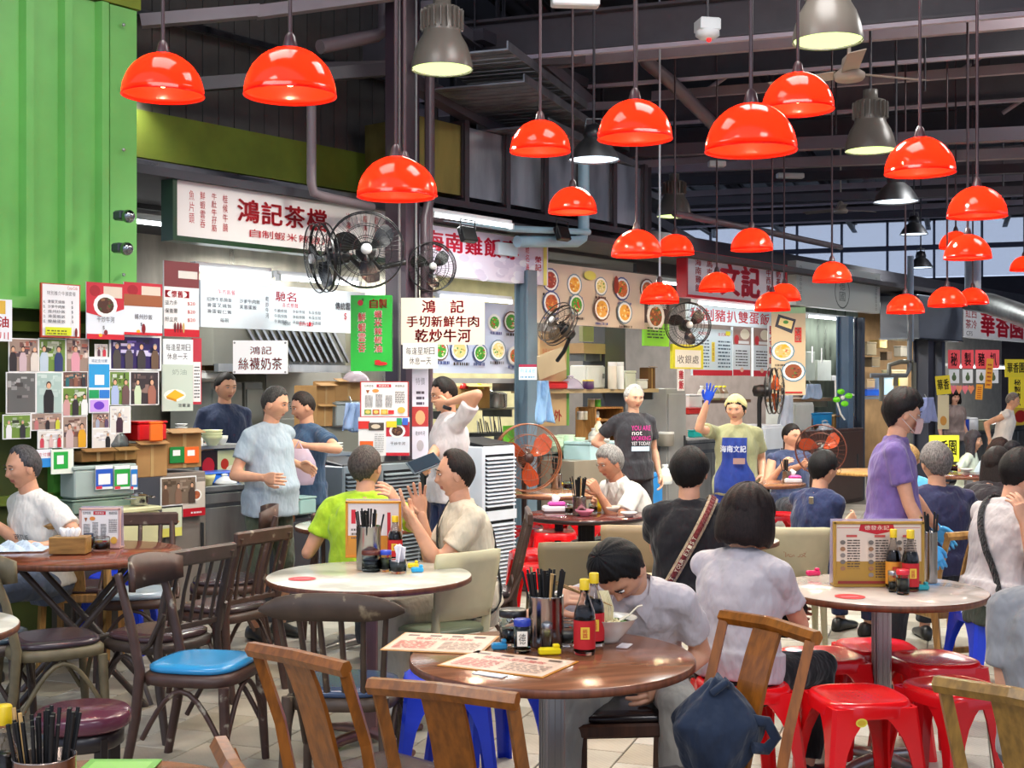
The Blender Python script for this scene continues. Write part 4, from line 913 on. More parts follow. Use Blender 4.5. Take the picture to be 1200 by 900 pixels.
# ---------------------------------------------------------------- boards and posters
def board(label, px0, px1, yt, yb, v, fn, cat='sign', name='signboard', base='f0eee8', th=.03, frame=None, group=None, lit=False):
    u_, z1 = FP(px0, yt, v); _, z0 = FP(px0, yb, v); u2 = FU(px1, v); w_ = abs(u2-u_); h = z1-z0
    T = thing(name, label, cat, fac(u_, v, z0), FR, group); MB(mat('plastic', base)).box((w_/2, th/2, h/2), (w_, th, h)).build('panel', T)
    if frame:
        c, t = frame; m = mat('plastic', c)
        mb = MB(m)
        for (a, b, c_, d) in ((w_/2, h+t/2, w_+2*t, t), (w_/2, -t/2, w_+2*t, t), (-t/2, h/2, t, h), (w_+t/2, h/2, t, h)): mb.box((a, th/2-.01, b), (c_, th+.03, d))
        mb.build('frame', T)
    p = Print(); fn(p, w_, h); p.build('print', T, (0, -.001, 0)); return T
def cboard(label, px0, px1, yt, yb, D, fn, cat='sign', name='signboard', base='f0eee8', th=.02, rz=0, group=None, hang=None, tilt=0):
    a = P(px0, yb, D); b = P(px1, yt, D); w_ = b.x-a.x; h = b.z-a.z
    T = thing(name, label, cat, (a.x, a.y, a.z), R(rz), group); T.rotation_euler.y = R(tilt); MB(mat('plastic', base)).box((w_/2, th/2, h/2), (w_, th, h)).build('panel', T); p = Print(); fn(p, w_, h); p.build('print', T, (0, -.001, 0))
    if hang: MB(mat('metal', '888888')).box((w_/2, .03, h-.02), (w_*.8, .02, .03)).build('bracket', T)
    return T
REDI = 'b3121c'; DKR = 'c8102e'
def f(p, w, h):
    p.rect(0, 0, w, h, 'e6dcd8')
    for t, x, n in (('魚片頭', .055, .62), ('鮮蝦雲吞', .10, .68), ('牛肚牛孖筋', .148, .72), ('桂候牛腩', .195, .70)): p.vtext(t, w*x, h*(.86-n), w*.024, h*n, REDI)
    p.text('鴻記茶檔', w*.255, h*.40, w*.43, h*.42, REDI, .03); p.text('自制蝦米辣椒油', w*.31, h*.13, w*.40, h*.15, REDI)
    p.vtext('冷凍飲料', w*.78, h*.15, w*.025, h*.70, REDI); p.vtext('精美小食', w*.87, h*.15, w*.025, h*.70, REDI); p.vtext('歡迎外賣', w*.93, h*.15, w*.025, h*.70, REDI)
board('large pale sign of the tea stall with four big dark red characters and green frame', 205, 452, 210, 276, .25, f, base='e6dcd8', th=.10, frame=('1e3a20', .035))
def f(p, w, h):
    p.rect(0, 0, w, h, 'dfe6ea'); p.text('馳名', w*.42, h*.66, w*.13, h*.22, 'c01828', .02); p.text('午市飯餐', w*.09, h*.72, w*.10, h*.11, 'c01828'); p.text('各式撈麵', w*.46, h*.52, w*.10, h*.11, 'c01828')
    for i, t in enumerate(('招牌牛筋腩飯', '滑蛋叉燒飯', '滑蛋蝦仁飯')): p.text(t, w*.03, h*(.56-i*.13), w*.14, h*.09, '30343c')
    p.text('沙爹牛肉飯', w*.21, h*.56, w*.12, h*.09, '30343c'); p.text('芙蓉蛋飯', w*.21, h*.43, w*.10, h*.09, '30343c'); p.vtext('乾炒牛河', w*.36, h*.25, w*.022, h*.50, '30343c')
    for i in range(3): p.text('牛腩撈麵', w*.41, h*(.40-i*.12), w*.08, h*.08, '30343c'); p.text('淨蝦撈麵', w*.52, h*(.40-i*.12), w*.08, h*.08, '30343c'); p.text('魚蛋撈麵', w*.62, h*(.40-i*.12), w*.08, h*.08, '30343c')
    p.text('每碗', w*.10, h*.12, w*.05, h*.09, '30343c'); p.text('每碗', w*.46, h*.12, w*.05, h*.09, '30343c'); p.text('雙拼+$10', w*.56, h*.12, w*.09, h*.09, 'c01828'); p.text('傳統雲吞麵', w*.79, h*.55, w*.17, h*.17, '20242c', .02); p.text('$', w*.85, h*.3, w*.018, h*.18, 'c01828'); p.rect(w*.745, 0, .006, h, 'b8c0c4')
board('long white menu strip with red heading under the tube lights of the tea stall', 235, 428, 328, 383, -.25, f, base='dfe6ea')
def f(p, w, h):
    p.rect(0, 0, w, h, 'f2f0f0'); p.text('鴻記', w*.30, h*.58, w*.42, h*.24, REDI, .01); p.text('絲襪奶茶', w*.09, h*.12, w*.82, h*.36, REDI, .015)
    for x in (.03, .96):
        for z in (.05, .93): p.ell(w*x, h*z, .008, .008, '888888', 8)
cboard('white milk tea sign with two rows of red characters hanging over the counter', 273, 337, 399, 438, 9.2, f)
def f(p, w, h):
    p.rect(0, 0, w, h, '1fae35'); p.vtext('鮮蝦雲吞', w*.16, h*.24, w*.22, h*.54, 'f0f0e0', .05); p.vtext('鮮蝦雲吞', w*.18, h*.245, w*.19, h*.53, 'd01828'); p.text('自製', w*.45, h*.83, w*.45, h*.12, 'd01828', .03); p.vtext('蝦米辣椒油', w*.56, h*.24, w*.22, h*.57, 'f0f0e0', .05); p.vtext('蝦米辣椒油', w*.58, h*.245, w*.19, h*.56, 'd01828')
    p.ell(w*.24, h*.90, w*.07, h*.04, 'a01018'); p.ell(w*.30, h*.94, w*.03, h*.02, '206020'); p.ell(w*.74, h*.10, w*.16, h*.025, 'c01018'); p.ell(w*.66, h*.13, w*.08, h*.018, 'c01018')
cboard('bright green vertical sign about shrimp wontons and chilli oil on the brown column', 411, 459, 346, 435, 9.35, f, base='1fae35', th=.08, hang=1)
def f(p, w, h):
    p.rect(0, 0, w, h, 'd8ccbc'); p.text('鴻', w*.24, h*.68, w*.18, h*.27, DKR, .03); p.text('記', w*.58, h*.68, w*.18, h*.27, DKR, .03); p.text('手切新鮮牛肉', w*.06, h*.38, w*.88, h*.23, REDI, .03); p.text('乾炒牛河', w*.16, h*.06, w*.68, h*.27, REDI, .03)
cboard('beige sign with three rows of bold red characters beside the brown column', 470, 568, 349, 404, 9.45, f, base='d8ccbc', hang=1)
def f(p, w, h): p.rect(0, 0, w, h, 'e2ddd6'); p.text('每逢星期日', w*.08, h*.55, w*.84, h*.28, '202020'); p.text('休息一天', w*.18, h*.16, w*.64, h*.28, '202020')
cboard('small beige notice with black characters hanging under the beef noodle sign', 472, 513, 402, 432, 9.40, f, base='e2ddd6', th=.008)
def f(p, w, h):
    p.rect(0, 0, w, h, 'e8dcec'); q = random.Random(3)
    for i in range(30): p.k -= .7; p.ell(w*q.uniform(.25, .95), h*q.uniform(.02, .5), w*.04, h*.08, q.choice(['f6f0f6', 'e0d4e6', 'ece4f2', 'd8cce0']), 8)
    p.text('海南雞飯專', w*.02, h*.50, w*.73, h*.40, 'e8103c', .035); p.vtext('馳名海南', w*.80, h*.08, w*.035, h*.78, 'd01830'); p.vtext('榮記', w*.88, h*.3, w*.06, h*.35, 'd01830', .02); p.rect(w*.955, 0, w*.03, h, 'e8e070')
board('pale pink lit banner with large red chicken rice characters behind black floodlights', 493, 642, 262, 320, .1, f, base='e8dcec', th=.12)
def dishes(p, w, h, n, seed, bgc, plates=('5a2a1a', '2a4a8a', 'e8e8e8', '6a8aa0', '202830')):
    q = random.Random(seed); p.rect(0, 0, w, h, bgc); foods = (['c8642a', 'b04820', 'e0a050', '4a8a30'], ['3fa030', '8ac850', 'e8e0b0', 'c84030'], ['e8d890', 'f0e8c0', '5aa040', 'd0b060'], ['a03018', 'c85030', '7a2010', 'e0b090'], ['f0b040', 'e89030', 'c87020', 'f8e0a0'])
    for i in range(n):
        x = (i % ((n+1)//2)+.5)/((n+1)//2)*w; y = h*(.72 if i < (n+1)//2 else .30)+q.uniform(-.04, .04)*h; r = min(w/(n+1)*1.0, h*.23)*q.uniform(.85, 1.1); p.dish(x+q.uniform(-.02, .02)*w, y, r, q.choice(plates), q.choice(foods), seed+i)
        p.lines(x-r*.8, y-r*1.12, r*1.7, h*.05, 1, '3a4a8a' if i % 2 else '302018', i, .8, 6)
def f(p, w, h): dishes(p, w, h, 10, 5, 'cdd6ee')
board('pale blue lit menu board of dish photographs behind the beef noodle sign', 505, 609, 350, 437, -.3, f, base='cdd6ee')
def f(p, w, h): dishes(p, w, h, 9, 12, 'd2c0ac'); p.ell(w*.62, h*.75, w*.02, h*.16, '8a3018'); p.ell(w*.40, h*.86, w*.05, h*.08, 'd8d060')
board('wide tan banner of dish photographs above the middle stall counter', 628, 769, 306, 378, .05, f, base='d2c0ac')
def f(p, w, h): p.rect(0, 0, w, h, '88d830'); p.rect(0, h*.52, w, h*.48, '3a2a20'); p.dish(w*.45, h*.68, w*.36, 'e8e0d8', ['8a4a20', 'c88040', '4a7030'], 3); p.text('燒肉飯', w*.1, h*.86, w*.8, h*.12, 'f8f8f0'); p.lines(w*.1, h*.18, w*.7, h*.28, 4, '205010', 2, .45, 3)
board('bright green menu poster below the orange lamp', 755, 784, 353, 405, .05, f, base='88d830')
def f(p, w, h): p.rect(0, 0, w, h, 'e8e030'); p.rect(w*.08, h*.06, w*.84, h*.72, 'f2f0e6'); p.text('收銀處', w*.14, h*.22, w*.72, h*.34, '202020')
board('yellow bordered cashier notice below the black wall fan', 788, 824, 403, 432, .12, f, base='e8e030')
def f(p, w, h): p.rect(0, 0, w, h, 'e6eef4'); p.rect(0, h*.82, w, h*.18, '9a2040'); p.text('例湯凍飲', w*.08, h*.42, w*.84, h*.3, '3a9ac0'); p.lines(w*.1, h*.12, w*.8, h*.18, 1, '4a8ab0', 4, .6)
cboard('small white soup notice fixed to the blue grey post', 608, 629, 427, 445, 11.6, f, base='e6eef4')
def f(p, w, h):
    p.rect(0, 0, w, h, 'd8d4dc'); p.vtext('海南雞飯', w*.08, h*.08, w*.06, h*.84, REDI, .02); p.vtext('馬來喇喳', w*.185, h*.08, w*.06, h*.84, REDI, .02); p.text('文記', w*.31, h*.10, w*.42, h*.78, DKR, .06); p.vtext('中西美食', w*.79, h*.08, w*.055, h*.82, REDI, .02); p.vtext('奶茶咖啡', w*.90, h*.08, w*.055, h*.82, REDI, .02)
board('grey white sign with two huge red characters and a red frame', 804, 919, 296, 345, .15, f, base='d8d4dc', th=.1, frame=('c81828', .03))
def f(p, w, h): p.rect(0, 0, w, h, 'e0ecf2'); p.text('秘制豬扒雙蛋飯', w*.02, h*.18, w*.96, h*.66, 'e02838', .02)
board('lit white strip with red pork chop and egg rice characters', 806, 904, 356, 378, -.3, f, base='e0ecf2')
def f(p, w, h):
    p.rect(0, 0, w, h, 'cfe2ec'); p.rect(0, 0, w, h*.12, 'c82030'); p.text('鴛鴦常餐', w*.12, h*.86, w*.3, h*.07, 'c03040'); p.text('各式飯麵', w*.62, h*.86, w*.3, h*.07, 'c03040'); p.lines(w*.06, h*.18, w*.34, h*.62, 9, '3a5a70', 1, .4, 3); p.rect(w*.46, h*.30, w*.08, h*.42, 'e8d850'); p.vtext('招牌推介', w*.475, h*.32, w*.05, h*.38, 'a05020'); p.lines(w*.62, h*.18, w*.32, h*.62, 8, '3a5a70', 6, .4, 3); p.rect(w*.82, h*.88, w*.12, h*.09, 'e8e030')
board('pale blue menu board with yellow column and red foot, beside the black fan', 812, 858, 384, 440, -.4, f, base='cfe2ec')
def g(seed):
    def f(p, w, h):
        p.rect(0, 0, w, h, 'd6e0e6'); p.rect(0, 0, w, h*.12, 'c82030'); p.rect(0, h*.64, w, h*.36, '9a7a70'); p.ell(w*.68, h*.86, w*.28, h*.11, 'e8e0c8'); p.ell(w*.2, h*.74, w*.14, h*.10, 'b82028'); p.rect(w*.3, h*.66, w*.62, h*.06, 'e8e8e8'); p.lines(w*.14, h*.2, w*.7, h*.36, 6, '40404a', seed, .4, 2); p.ell(w*.5, h*.12, w*.1, h*.05, 'e0b8a0')
    return f
board('narrow menu board with food photo and red foot, next to the pale blue one', 859, 879, 383, 440, -.4, g(1), base='d6e0e6'); board('narrow menu board with food photo, touching the hanging dish banner', 883, 902, 384, 441, -.4, g(7), base='d6e0e6')
def f(p, w, h): p.rect(0, 0, w, h, 'e8e4e0'); p.vtext('馳名咖啡', w*.15, h*.05, w*.7, h*.9, 'd02030', .04)
board('white strip with red vertical characters behind the hanging dish banner', 900, 908, 378, 432, -.2, f, base='e8e4e0', th=.008); board('white strip with red vertical characters on the post below the cashier notice', 794, 802, 432, 458, .14, lambda p, w, h: (p.rect(0, 0, w, h, 'f0ecec'), p.vtext('雞飯', w*.12, h*.05, w*.76, h*.9, 'd02030', .04)), base='f0ecec', th=.008)
def f(p, w, h):
    p.rect(0, 0, w, h, 'c8b89a'); p.rect(0, h*.93, w, h*.07, '9ac89a'); p.poly([(w*.1, h*.78), (w*.6, h*.70), (w*.72, h*.86), (w*.2, h*.92)], '2a3444'); p.poly([(w*.2, h*.80), (w*.58, h*.75), (w*.64, h*.84), (w*.26, h*.88)], 'e8dc98'); p.ell(w*.42, h*.83, w*.08, h*.02, '4a9a40'); p.rect(w*.68, h*.60, w*.2, h*.17, 'c02a20'); p.vtext('文記', w*.70, h*.61, w*.16, h*.15, 'f4e8d8', .02)
    p.dish(w*.33, h*.50, w*.35, '5a8aa8', ['e8b878', 'f0d0a0', 'f2b030', 'c86a40'], 4); p.ell(w*.40, h*.56, w*.06, h*.02, 'f4b020'); p.dish(w*.64, h*.27, w*.36, '5a8aa8', ['8a4a2a', 'b0582a', '6a2a18', '4a7a30'], 9); p.lines(w*.1, h*.33, w*.3, h*.03, 1, '302820', 3, .7); p.rect(w*.4, h*.02, w*.5, h*.02, 'b83028'); p.ell(w*.2, h*.08, w*.12, h*.04, '8a5a30')
cboard('tall tan banner of dish photographs hanging beside the pork chop menus', 904, 944, 360, 463, 14.0, f, base='c8b89a', th=.01)
def f(p, w, h):
    p.rect(0, 0, w, h, 'b4bab6'); p.ring(w*.52, h*.42, w*.09, h*.40, .02, '404a44'); p.text('德', w*.48, h*.46, w*.08, h*.22, '404a44'); p.text('國', w*.48, h*.2, w*.08, h*.22, '404a44')
    for x in (.03, .93):
        for i in range(9): p.ring(w*(x+.015), h*(.1+i*.095), w*.012, h*.035, .008, '58605a', 6)
board('plain grey sign with a faint round emblem, right of the red framed sign', 933, 1031, 305, 357, .15, f, base='b4bab6', th=.12)
def f(p, w, h):
    p.rect(0, 0, w, h, 'd0d0d2'); p.text('紅西', w*.02, h*.62, w*.13, h*.28, REDI, .02); p.text('茶冷', w*.02, h*.28, w*.13, h*.28, REDI, .02); p.text('CFS', w*.03, h*.06, w*.07, h*.14, '303030', one=True); p.text('華香園', w*.185, h*.10, w*.54, h*.78, DKR, .05); p.text('香咖', w*.77, h*.55, w*.16, h*.3, REDI, .02); p.text('滑啡', w*.77, h*.16, w*.16, h*.3, REDI, .02)
board('pale grey tea garden sign with three heavy red characters beside a plain grey box', 1129, 1222, 357, 395, .35, f, base='d0d0d2', th=.1)
u_, z_ = FP(1077, 345, .35); T = thing('sheet_metal_box', 'plain blue grey sheet metal box joined to the tea garden sign', 'box', fac(u_, .35, FP(1077, 397, .35)[1]), FR); w_ = FU(1128, .35)-u_; MB(mat('plastic', '5a606c')).box((w_/2, .3, .33), (w_, .6, z_-FP(1077, 397, .35)[1]), b=.01).build('case', T); MB(mat('metal', '6a6e74')).box((w_/2, .3, .01), (w_+.02, .62, .02)).build('bottom_flange', T)
for i, (ch, x0) in enumerate((('秘', 1111), ('製', 1127), ('豬', 1143), ('扒', 1157))):
    cboard('red brush sheet with the character '+ch+', '+('nearest the grey column', 'second from the grey column', 'left of the orange ribbon', 'behind the orange ribbon')[i].replace('left of','before'), x0, x0+14, 410, 432, 19.5, lambda p, w, h: (p.rect(0, 0, w, h, 'e8505a'), p.text(ch, w*.2, h*.15, w*.6, h*.7, '181010', .03)), name='brush_sheet', cat='poster', base='e8505a', th=.006)
    cboard('white pear picture card below the red brush sheet '+('nearest the grey column', 'second from the grey column', 'third from the grey column', 'beside the orange ribbon')[i], x0+1, x0+13, 433, 449, 19.5, lambda p, w, h: (p.rect(0, 0, w, h, 'd8dce4'), p.ell(w*.5, h*.4, w*.22, h*.24, '4a6040'), p.ell(w*.5, h*.64, w*.1, h*.16, '5a7050')), name='picture_card', cat='poster', base='d8dce4', th=.006)
for i, (x, c) in enumerate(((1117, 'e87888'), (1124, 'e89070'), (1131, 'e87888'), (1138, 'e89070'))):
    q = P(x, 455, 19.4); MB(mat('matte', c)).prism([(0, -.09), (.05, 0), (.03, .05), (0, .03), (-.03, .05), (-.05, 0)], 0, .006, c=q).build('paper_heart', None, ('pink', 'orange')[i % 2]+' paper heart tag over the tea garden hatch, '+('nearest the grey column', 'second from the column', 'third from the column', 'beside the orange ribbon')[i], 'tag', group='paper hearts over the hatch')
for (x0, x1, y0, y1, l) in ((1154, 1162, 420, 455, 'orange ribbon streamer crossing the red brush sheets'), (1143, 1151, 450, 468, 'short orange paper strip under the pear cards')):
    cboard(l, x0, x1, y0, y1, 19.3, lambda p, w, h: (p.rect(0, 0, w, h, 'e8a030'), p.lines(w*.2, h*.1, w*.6, h*.8, 6, 'b04020', 3, .4, 1)), name='paper_strip', cat='poster', base='e8a030', th=.006, tilt=4)
def ytext(t, bgc='e8d828'): return lambda p, w, h: (p.rect(0, 0, w, h, bgc), p.vtext(t, w*.25, h*.05, w*.5, h*.9, '181818', .03) if h > w*1.3 else p.text(t, w*.08, h*.25, w*.84, h*.55, '181818', .03))
cboard('yellow banner with brush characters at the far edge of the tea garden stall', 1178, 1203, 421, 442, 18.5, ytext('華香園'), base='e8d828'); cboard('long yellow sheet of brush writing below the yellow tea garden banner', 1182, 1206, 442, 478, 18.4, lambda p, w, h: (p.rect(0, 0, w, h, 'f0dc20'), p.vtext('秘製豬扒', w*.25, h*.06, w*.35, h*.88, '181818', .03)), name='brush_sheet', cat='poster', base='f0dc20', th=.006)
cboard('crooked yellow paper with brush characters pinned to the grey column', 1098, 1115, 441, 463, 17.2, ytext('華香'), name='brush_sheet', cat='poster', base='d8c840', th=.006, tilt=-6); cboard('long curled cream paper hanging under the crooked yellow paper', 1099, 1112, 463, 503, 17.2, lambda p, w, h: (p.rect(0, 0, w, h, 'd8cfae'), p.ell(w*.5, h*.25, w*.3, h*.14, 'c89040')), name='paper_sheet', cat='poster', base='d8cfae', th=.006)
cboard('fluorescent yellow notice with three black characters between the diners', 1089, 1124, 510, 541, 13.2, ytext('華香園', 'e8e83c'), base='e8e83c', th=.01)
# ---------------------------------------------------------------- photographs and notices on the green wall
PV = V1+.12
def snap(p, w, h, seed, people, bgs, top=None):
    q = random.Random(seed); p.rect(0, 0, w, h, 'f0f0f0'); b = w*.03; p.rect(b, b, w-2*b, h-2*b, bgs[0]); p.k += 1
    for i in range(26): p.k -= .9; ww, hh = w*q.uniform(.06, .26), h*q.uniform(.04, .16); p.rect(b+q.random()*(w-2*b-ww), h*.35+q.random()*(h*.62-hh-b), ww, hh, q.choice(bgs))
    n = len(people)
    for i, c in enumerate(people):
        x = w*(i+.5+q.uniform(-.12, .12))/n; s_ = h*q.uniform(.9, 1.1)*(.9 if n > 1 else 1); p.k += .5; p.poly([(x-s_*.14, b), (x-s_*.15, h*.42), (x-s_*.08, h*.58), (x+s_*.08, h*.58), (x+s_*.15, h*.42), (x+s_*.14, b)], c); p.ell(x, h*.69, s_*.078, s_*.10, q.choice(['181418', '2a2220', '8a8a8a']), 10); p.ell(x, h*.67, s_*.062, s_*.08, 'd8a888', 10)
FB = ['9a8478', 'c8b0a4', '6a4a44', 'd8c8c0', 'a86050', '504048']; GBG = ['6a8a3a', '8aa850', '506a2c', 'c8d0c0', '303828', '9aa890']; WB = ['e0dcd8', 'c8c4c8', 'e8e8ec', 'b8a8a0']
ph = [(10, 45, 396, 436, ['282428', 'c8b0b8', 'd8d0c8'], FB, 'photo of an elderly woman, a girl and a man dining'), (45, 77, 396, 436, ['b8c8d8', '2a3a6a'], GBG, 'photo of a man in pale blue and a woman in navy'), (77, 104, 396, 436, ['d898a8'], FB, 'photo of one seated diner in a pink shirt'),
      (128, 189, 392, 434, ['4a4440', '504848', '3a3638', '68503e'], ['281c58', '382a70', 'c8c0e0', '1c1838', '6a5ab0'], 'wide photo of four men in dark shirts under purple lights'), (7, 42, 436, 485, [], ['606060', '808080', 'a8a8a8', '404040', '909090'], 'black and white photo of an old street'), (42, 73, 436, 485, ['202024'], ['a8c0bc', 'b8ccc8', 'c8d8d4'], 'photo of a lone man in black before a pale wall'),
      (73, 103, 434, 454, ['2a6a70', '8a5a4a', '303038'], ['6a4a44', '2a5a60', 'a88878'], 'small dim photo of guests in teal and brown light'), (73, 102, 454, 488, ['c89898', '302830', 'e8e8e8'], GBG, 'photo of three people, one in white chef clothes'), (128, 152, 435, 475, ['a8b8e0', '6a5050'], GBG, 'photo of a girl in pale blue beside a man in brown'), (152, 186, 435, 475, ['c8d8b8', 'a06858'], ['383034', '584a48', '8a7068'], 'photo of two people embracing in a dark hall'),
      (3, 36, 486, 515, ['e0e0e4', '303034'], GBG, 'photo of a couple in white and black before a green wall'), (36, 73, 484, 505, ['c07878', '282428', 'c8c838'], FB, 'photo of three women, one wearing yellow'), (73, 102, 488, 526, ['c8b0b0', 'd8a020'], FB, 'photo with a big yellow toy duck beside a boy'), (44, 74, 505, 526, ['c84858', 'd8b8b8', 'c02838'], WB, 'photo of shoppers in red and white'), (129, 153, 476, 508, ['402838'], WB, 'photo of a man in maroon with a long pole'), (108, 128, 484, 502, ['a0a8c0', '584868'], FB, 'small photo of two people above the dark wall gap'), (108, 140, 502, 526, ['202024'], WB, 'pale photo of a small figure in black'), (111, 126, 403, 418, ['5a3a48', 'c83848'], WB, 'tiny photo with a yellow tab above the blue notice')]
for k, (x0, x1, y0, y1, pp, bb, l) in enumerate(ph):
    board(l+' on the green wall', x0, x1, y0, y1, PV+.002*(k % 3), lambda p, w, h: snap(p, w, h, k, pp, bb), name='photograph', cat='photograph', base='f0f0f0', th=.004, group='photographs pinned on the green wall')
def f(p, w, h):
    p.rect(0, 0, w, h, 'b8402c'); p.rect(w*.03, h*.03, w*.94, h*.95, 'e6e6ea'); p.text('特別推介牛腩套餐', w*.14, h*.78, w*.74, h*.08, '505058'); p.text('Coca-Cola', w*.66, h*.90, w*.26, h*.06, 'c02028', one=True)
    for i, t in enumerate(('滑蛋叉燒飯', '沙爹牛肉飯', '揚州炒飯', '滑蛋蝦飯', '雙腸蛋飯')): p.text('ABCDE'[i]+'.', w*.05, h*(.63-i*.09), w*.05, h*.05, '404048', one=True); p.text(t, w*.15, h*(.63-i*.09), w*.45, h*.06, '404048'); p.text('$', w*.76, h*(.63-i*.09), w*.04, h*.06, '404048')
    p.rect(w*.09, h*.04, w*.66, h*.15, 'd0d820'); p.lines(w*.13, h*.06, w*.5, h*.1, 2, '505020', 4); p.ell(w*.87, h*.1, w*.035, h*.09, '701818')
board('white price list with rust frame and yellow box beside the grey beam end', 48, 94, 331, 395, PV+.05, f, base='b8402c', th=.015, cat='poster', name='price_poster')
def redposter(p, w, h, title, k=0):
    p.rect(0, 0, w, h, 'dce2ec'); p.rect(0, h*.62, w, h*.38, 'c02838'); p.rect(w*.45, h*.74, w*.5, h*.2, 'd8c8b8'); p.ell(w*.22, h*.85, w*.14, h*.1, 'a01828')
    if k == 0: p.poly([(0, h*.62), (0, h*.46), (w*.4, h*.40), (w, h*.55), (w, h*.62)], 'c02838'); p.dish(w*.5, h*.60, w*.32, 'f0eeee', ['4a2a20', '6a4030', '8a6040', '3a5a28'], 5)
    else: p.rect(0, h*.55, w, h*.22, '9a5a38')
    p.text(title, w*.26, h*.30, w*.48, h*.10, '303034'); p.text('$', w*.42, h*.17, w*.05, h*.07, '404044'); p.rect(0, 0, w, h*.05 if k else h*.09, 'c82030'); p.ell(w*.5, h*.12, w*.05, h*.10 if k else h*.05, '801820'); p.ell(w*.36, h*.07, w*.05, h*.03, 'f0a828')
board('food poster of fried beef noodles with a red wave on the green wall', 101, 145, 330, 397, PV+.05, lambda p, w, h: redposter(p, w, h, '干炒牛河'), base='dce2ec', th=.006, cat='poster', name='food_poster'); board('food poster of fried rice next to the beef noodle poster', 145, 190, 330, 392, PV+.05, lambda p, w, h: redposter(p, w, h, '揚州炒飯', 1), base='dce2ec', th=.006, cat='poster', name='food_poster')
def f(p, w, h):
    p.rect(0, 0, w, h, 'e8e4e4'); p.rect(0, h*.66, w, h*.34, '7a3a3c'); p.rect(w*.4, h*.78, w*.55, h*.1, 'd8d0c8'); p.text('【懷舊】', w*.02, h*.52, w*.7, h*.09, 'c01828', .02)
    for i, t in enumerate(('益力多', '保衛爾', '好立克')): p.text(t, w*.02, h*(.42-i*.11), w*.36, h*.06, '303030'); p.text('$20', w*.66, h*(.42-i*.11), w*.22, h*.05, 'c01828', one=True)
    p.rect(0, 0, w, h*.10, 'c01828')
    for i, c in enumerate(('601018', '801018', '801018', 'c8a060')): p.ell(w*(.3+i*.08), h*.12, w*.03, h*.07, c)
board('tall drinks poster with red prices hanging at the tea stall opening', 192, 233, 305, 394, .30, f, base='e8e4e4', th=.01, cat='poster', name='drinks_poster')
board('white closing day notice with black characters under the drinks poster', 191, 226, 397, 427, .30, lambda p, w, h: (p.rect(0, 0, w, h, 'e6eaee'), p.text('每逢星期日', w*.08, h*.55, w*.84, h*.26, '202028'), p.text('休息一天', w*.12, h*.2, w*.7, h*.24, '202028')), base='e6eaee', th=.006, cat='poster', name='notice')
board('pale green poster of yellow toast under the closing day notice', 190, 226, 427, 482, .30, lambda p, w, h: (p.rect(0, 0, w, h, 'c0ccc0'), p.text('奶油', w*.3, h*.78, w*.5, h*.12, '8a9a90'), p.ell(w*.4, h*.34, w*.36, h*.13, 'e8e8e0'), p.poly([(w*.12, h*.32), (w*.45, h*.25), (w*.72, h*.34), (w*.40, h*.46)], 'e8b028'), p.poly([(w*.12, h*.32), (w*.45, h*.25), (w*.45, h*.20), (w*.14, h*.27)], 'c88818'), p.text('菠蘿油', w*.5, h*.08, w*.4, h*.08, '404040')), base='c0ccc0', th=.006, cat='poster', name='food_poster')
board('thin red and white menu sheet behind the toast poster', 225, 236, 396, 474, .22, lambda p, w, h: (p.rect(0, 0, w, h, 'b83040'), p.rect(w*.1, h*.04, w*.8, h*.6, 'e8e4e4'), p.lines(w*.2, h*.1, w*.6, h*.5, 10, '505058', 2, .4, 2)), base='b83040', th=.006, cat='poster', name='menu_sheet')
board('white sign with a red oil character at the picture edge', -30, 14, 349, 399, PV+.03, lambda p, w, h: (p.rect(0, 0, w, h, 'e4e8f0'), p.rect(w*.4, h*.65, w*.42, h*.32, 'd8b040'), p.text('油', w*.62, h*.33, w*.3, h*.26, 'c82030', .03), p.text('川', w*.62, h*.04, w*.3, h*.18, 'c82030')), base='e4e8f0', th=.02)
board('narrow blue payment notice with purple flower picture between the photographs', 104, 128, 418, 484, PV+.01, lambda p, w, h: (p.rect(0, 0, w, h, 'e8ecf0'), p.rect(0, h*.45, w, h*.42, '2a9ad8'), p.rect(w*.28, h*.50, w*.46, h*.18, 'e8ecf0'), p.text('鴻記支付寶', w*.1, h*.90, w*.8, h*.06, '3a6a9a'), p.rect(0, h*.26, w*.48, h*.15, '1a9a5a'), p.rect(w*.5, h*.26, w*.5, h*.15, '2a7ad0'), p.rect(w*.05, h*.02, w*.9, h*.21, 'c8a0e8'), p.ell(w*.48, h*.13, w*.26, h*.075, '6a3ac0')), base='e8ecf0', th=.006, cat='poster', name='payment_notice')
board('green and white payment notice behind the seated man', 60, 86, 527, 556, PV+.06, lambda p, w, h: (p.rect(0, 0, w, h, 'e4ece0'), p.rect(w*.1, h*.2, w*.65, h*.7, '20a840'), p.rect(w*.25, h*.4, w*.3, h*.35, 'f0f0f0')), base='e4ece0', th=.006, cat='poster', name='payment_notice'); board('blue and white payment notice beside the seated man head', 43, 61, 527, 548, PV+.05, lambda p, w, h: (p.rect(0, 0, w, h, 'e8ecf4'), p.rect(0, 0, w, h*.5, '2a8ad8'), p.text('支付寶', w*.1, h*.6, w*.8, h*.22, 'c84858')), base='e8ecf4', th=.006, cat='poster', name='payment_notice')
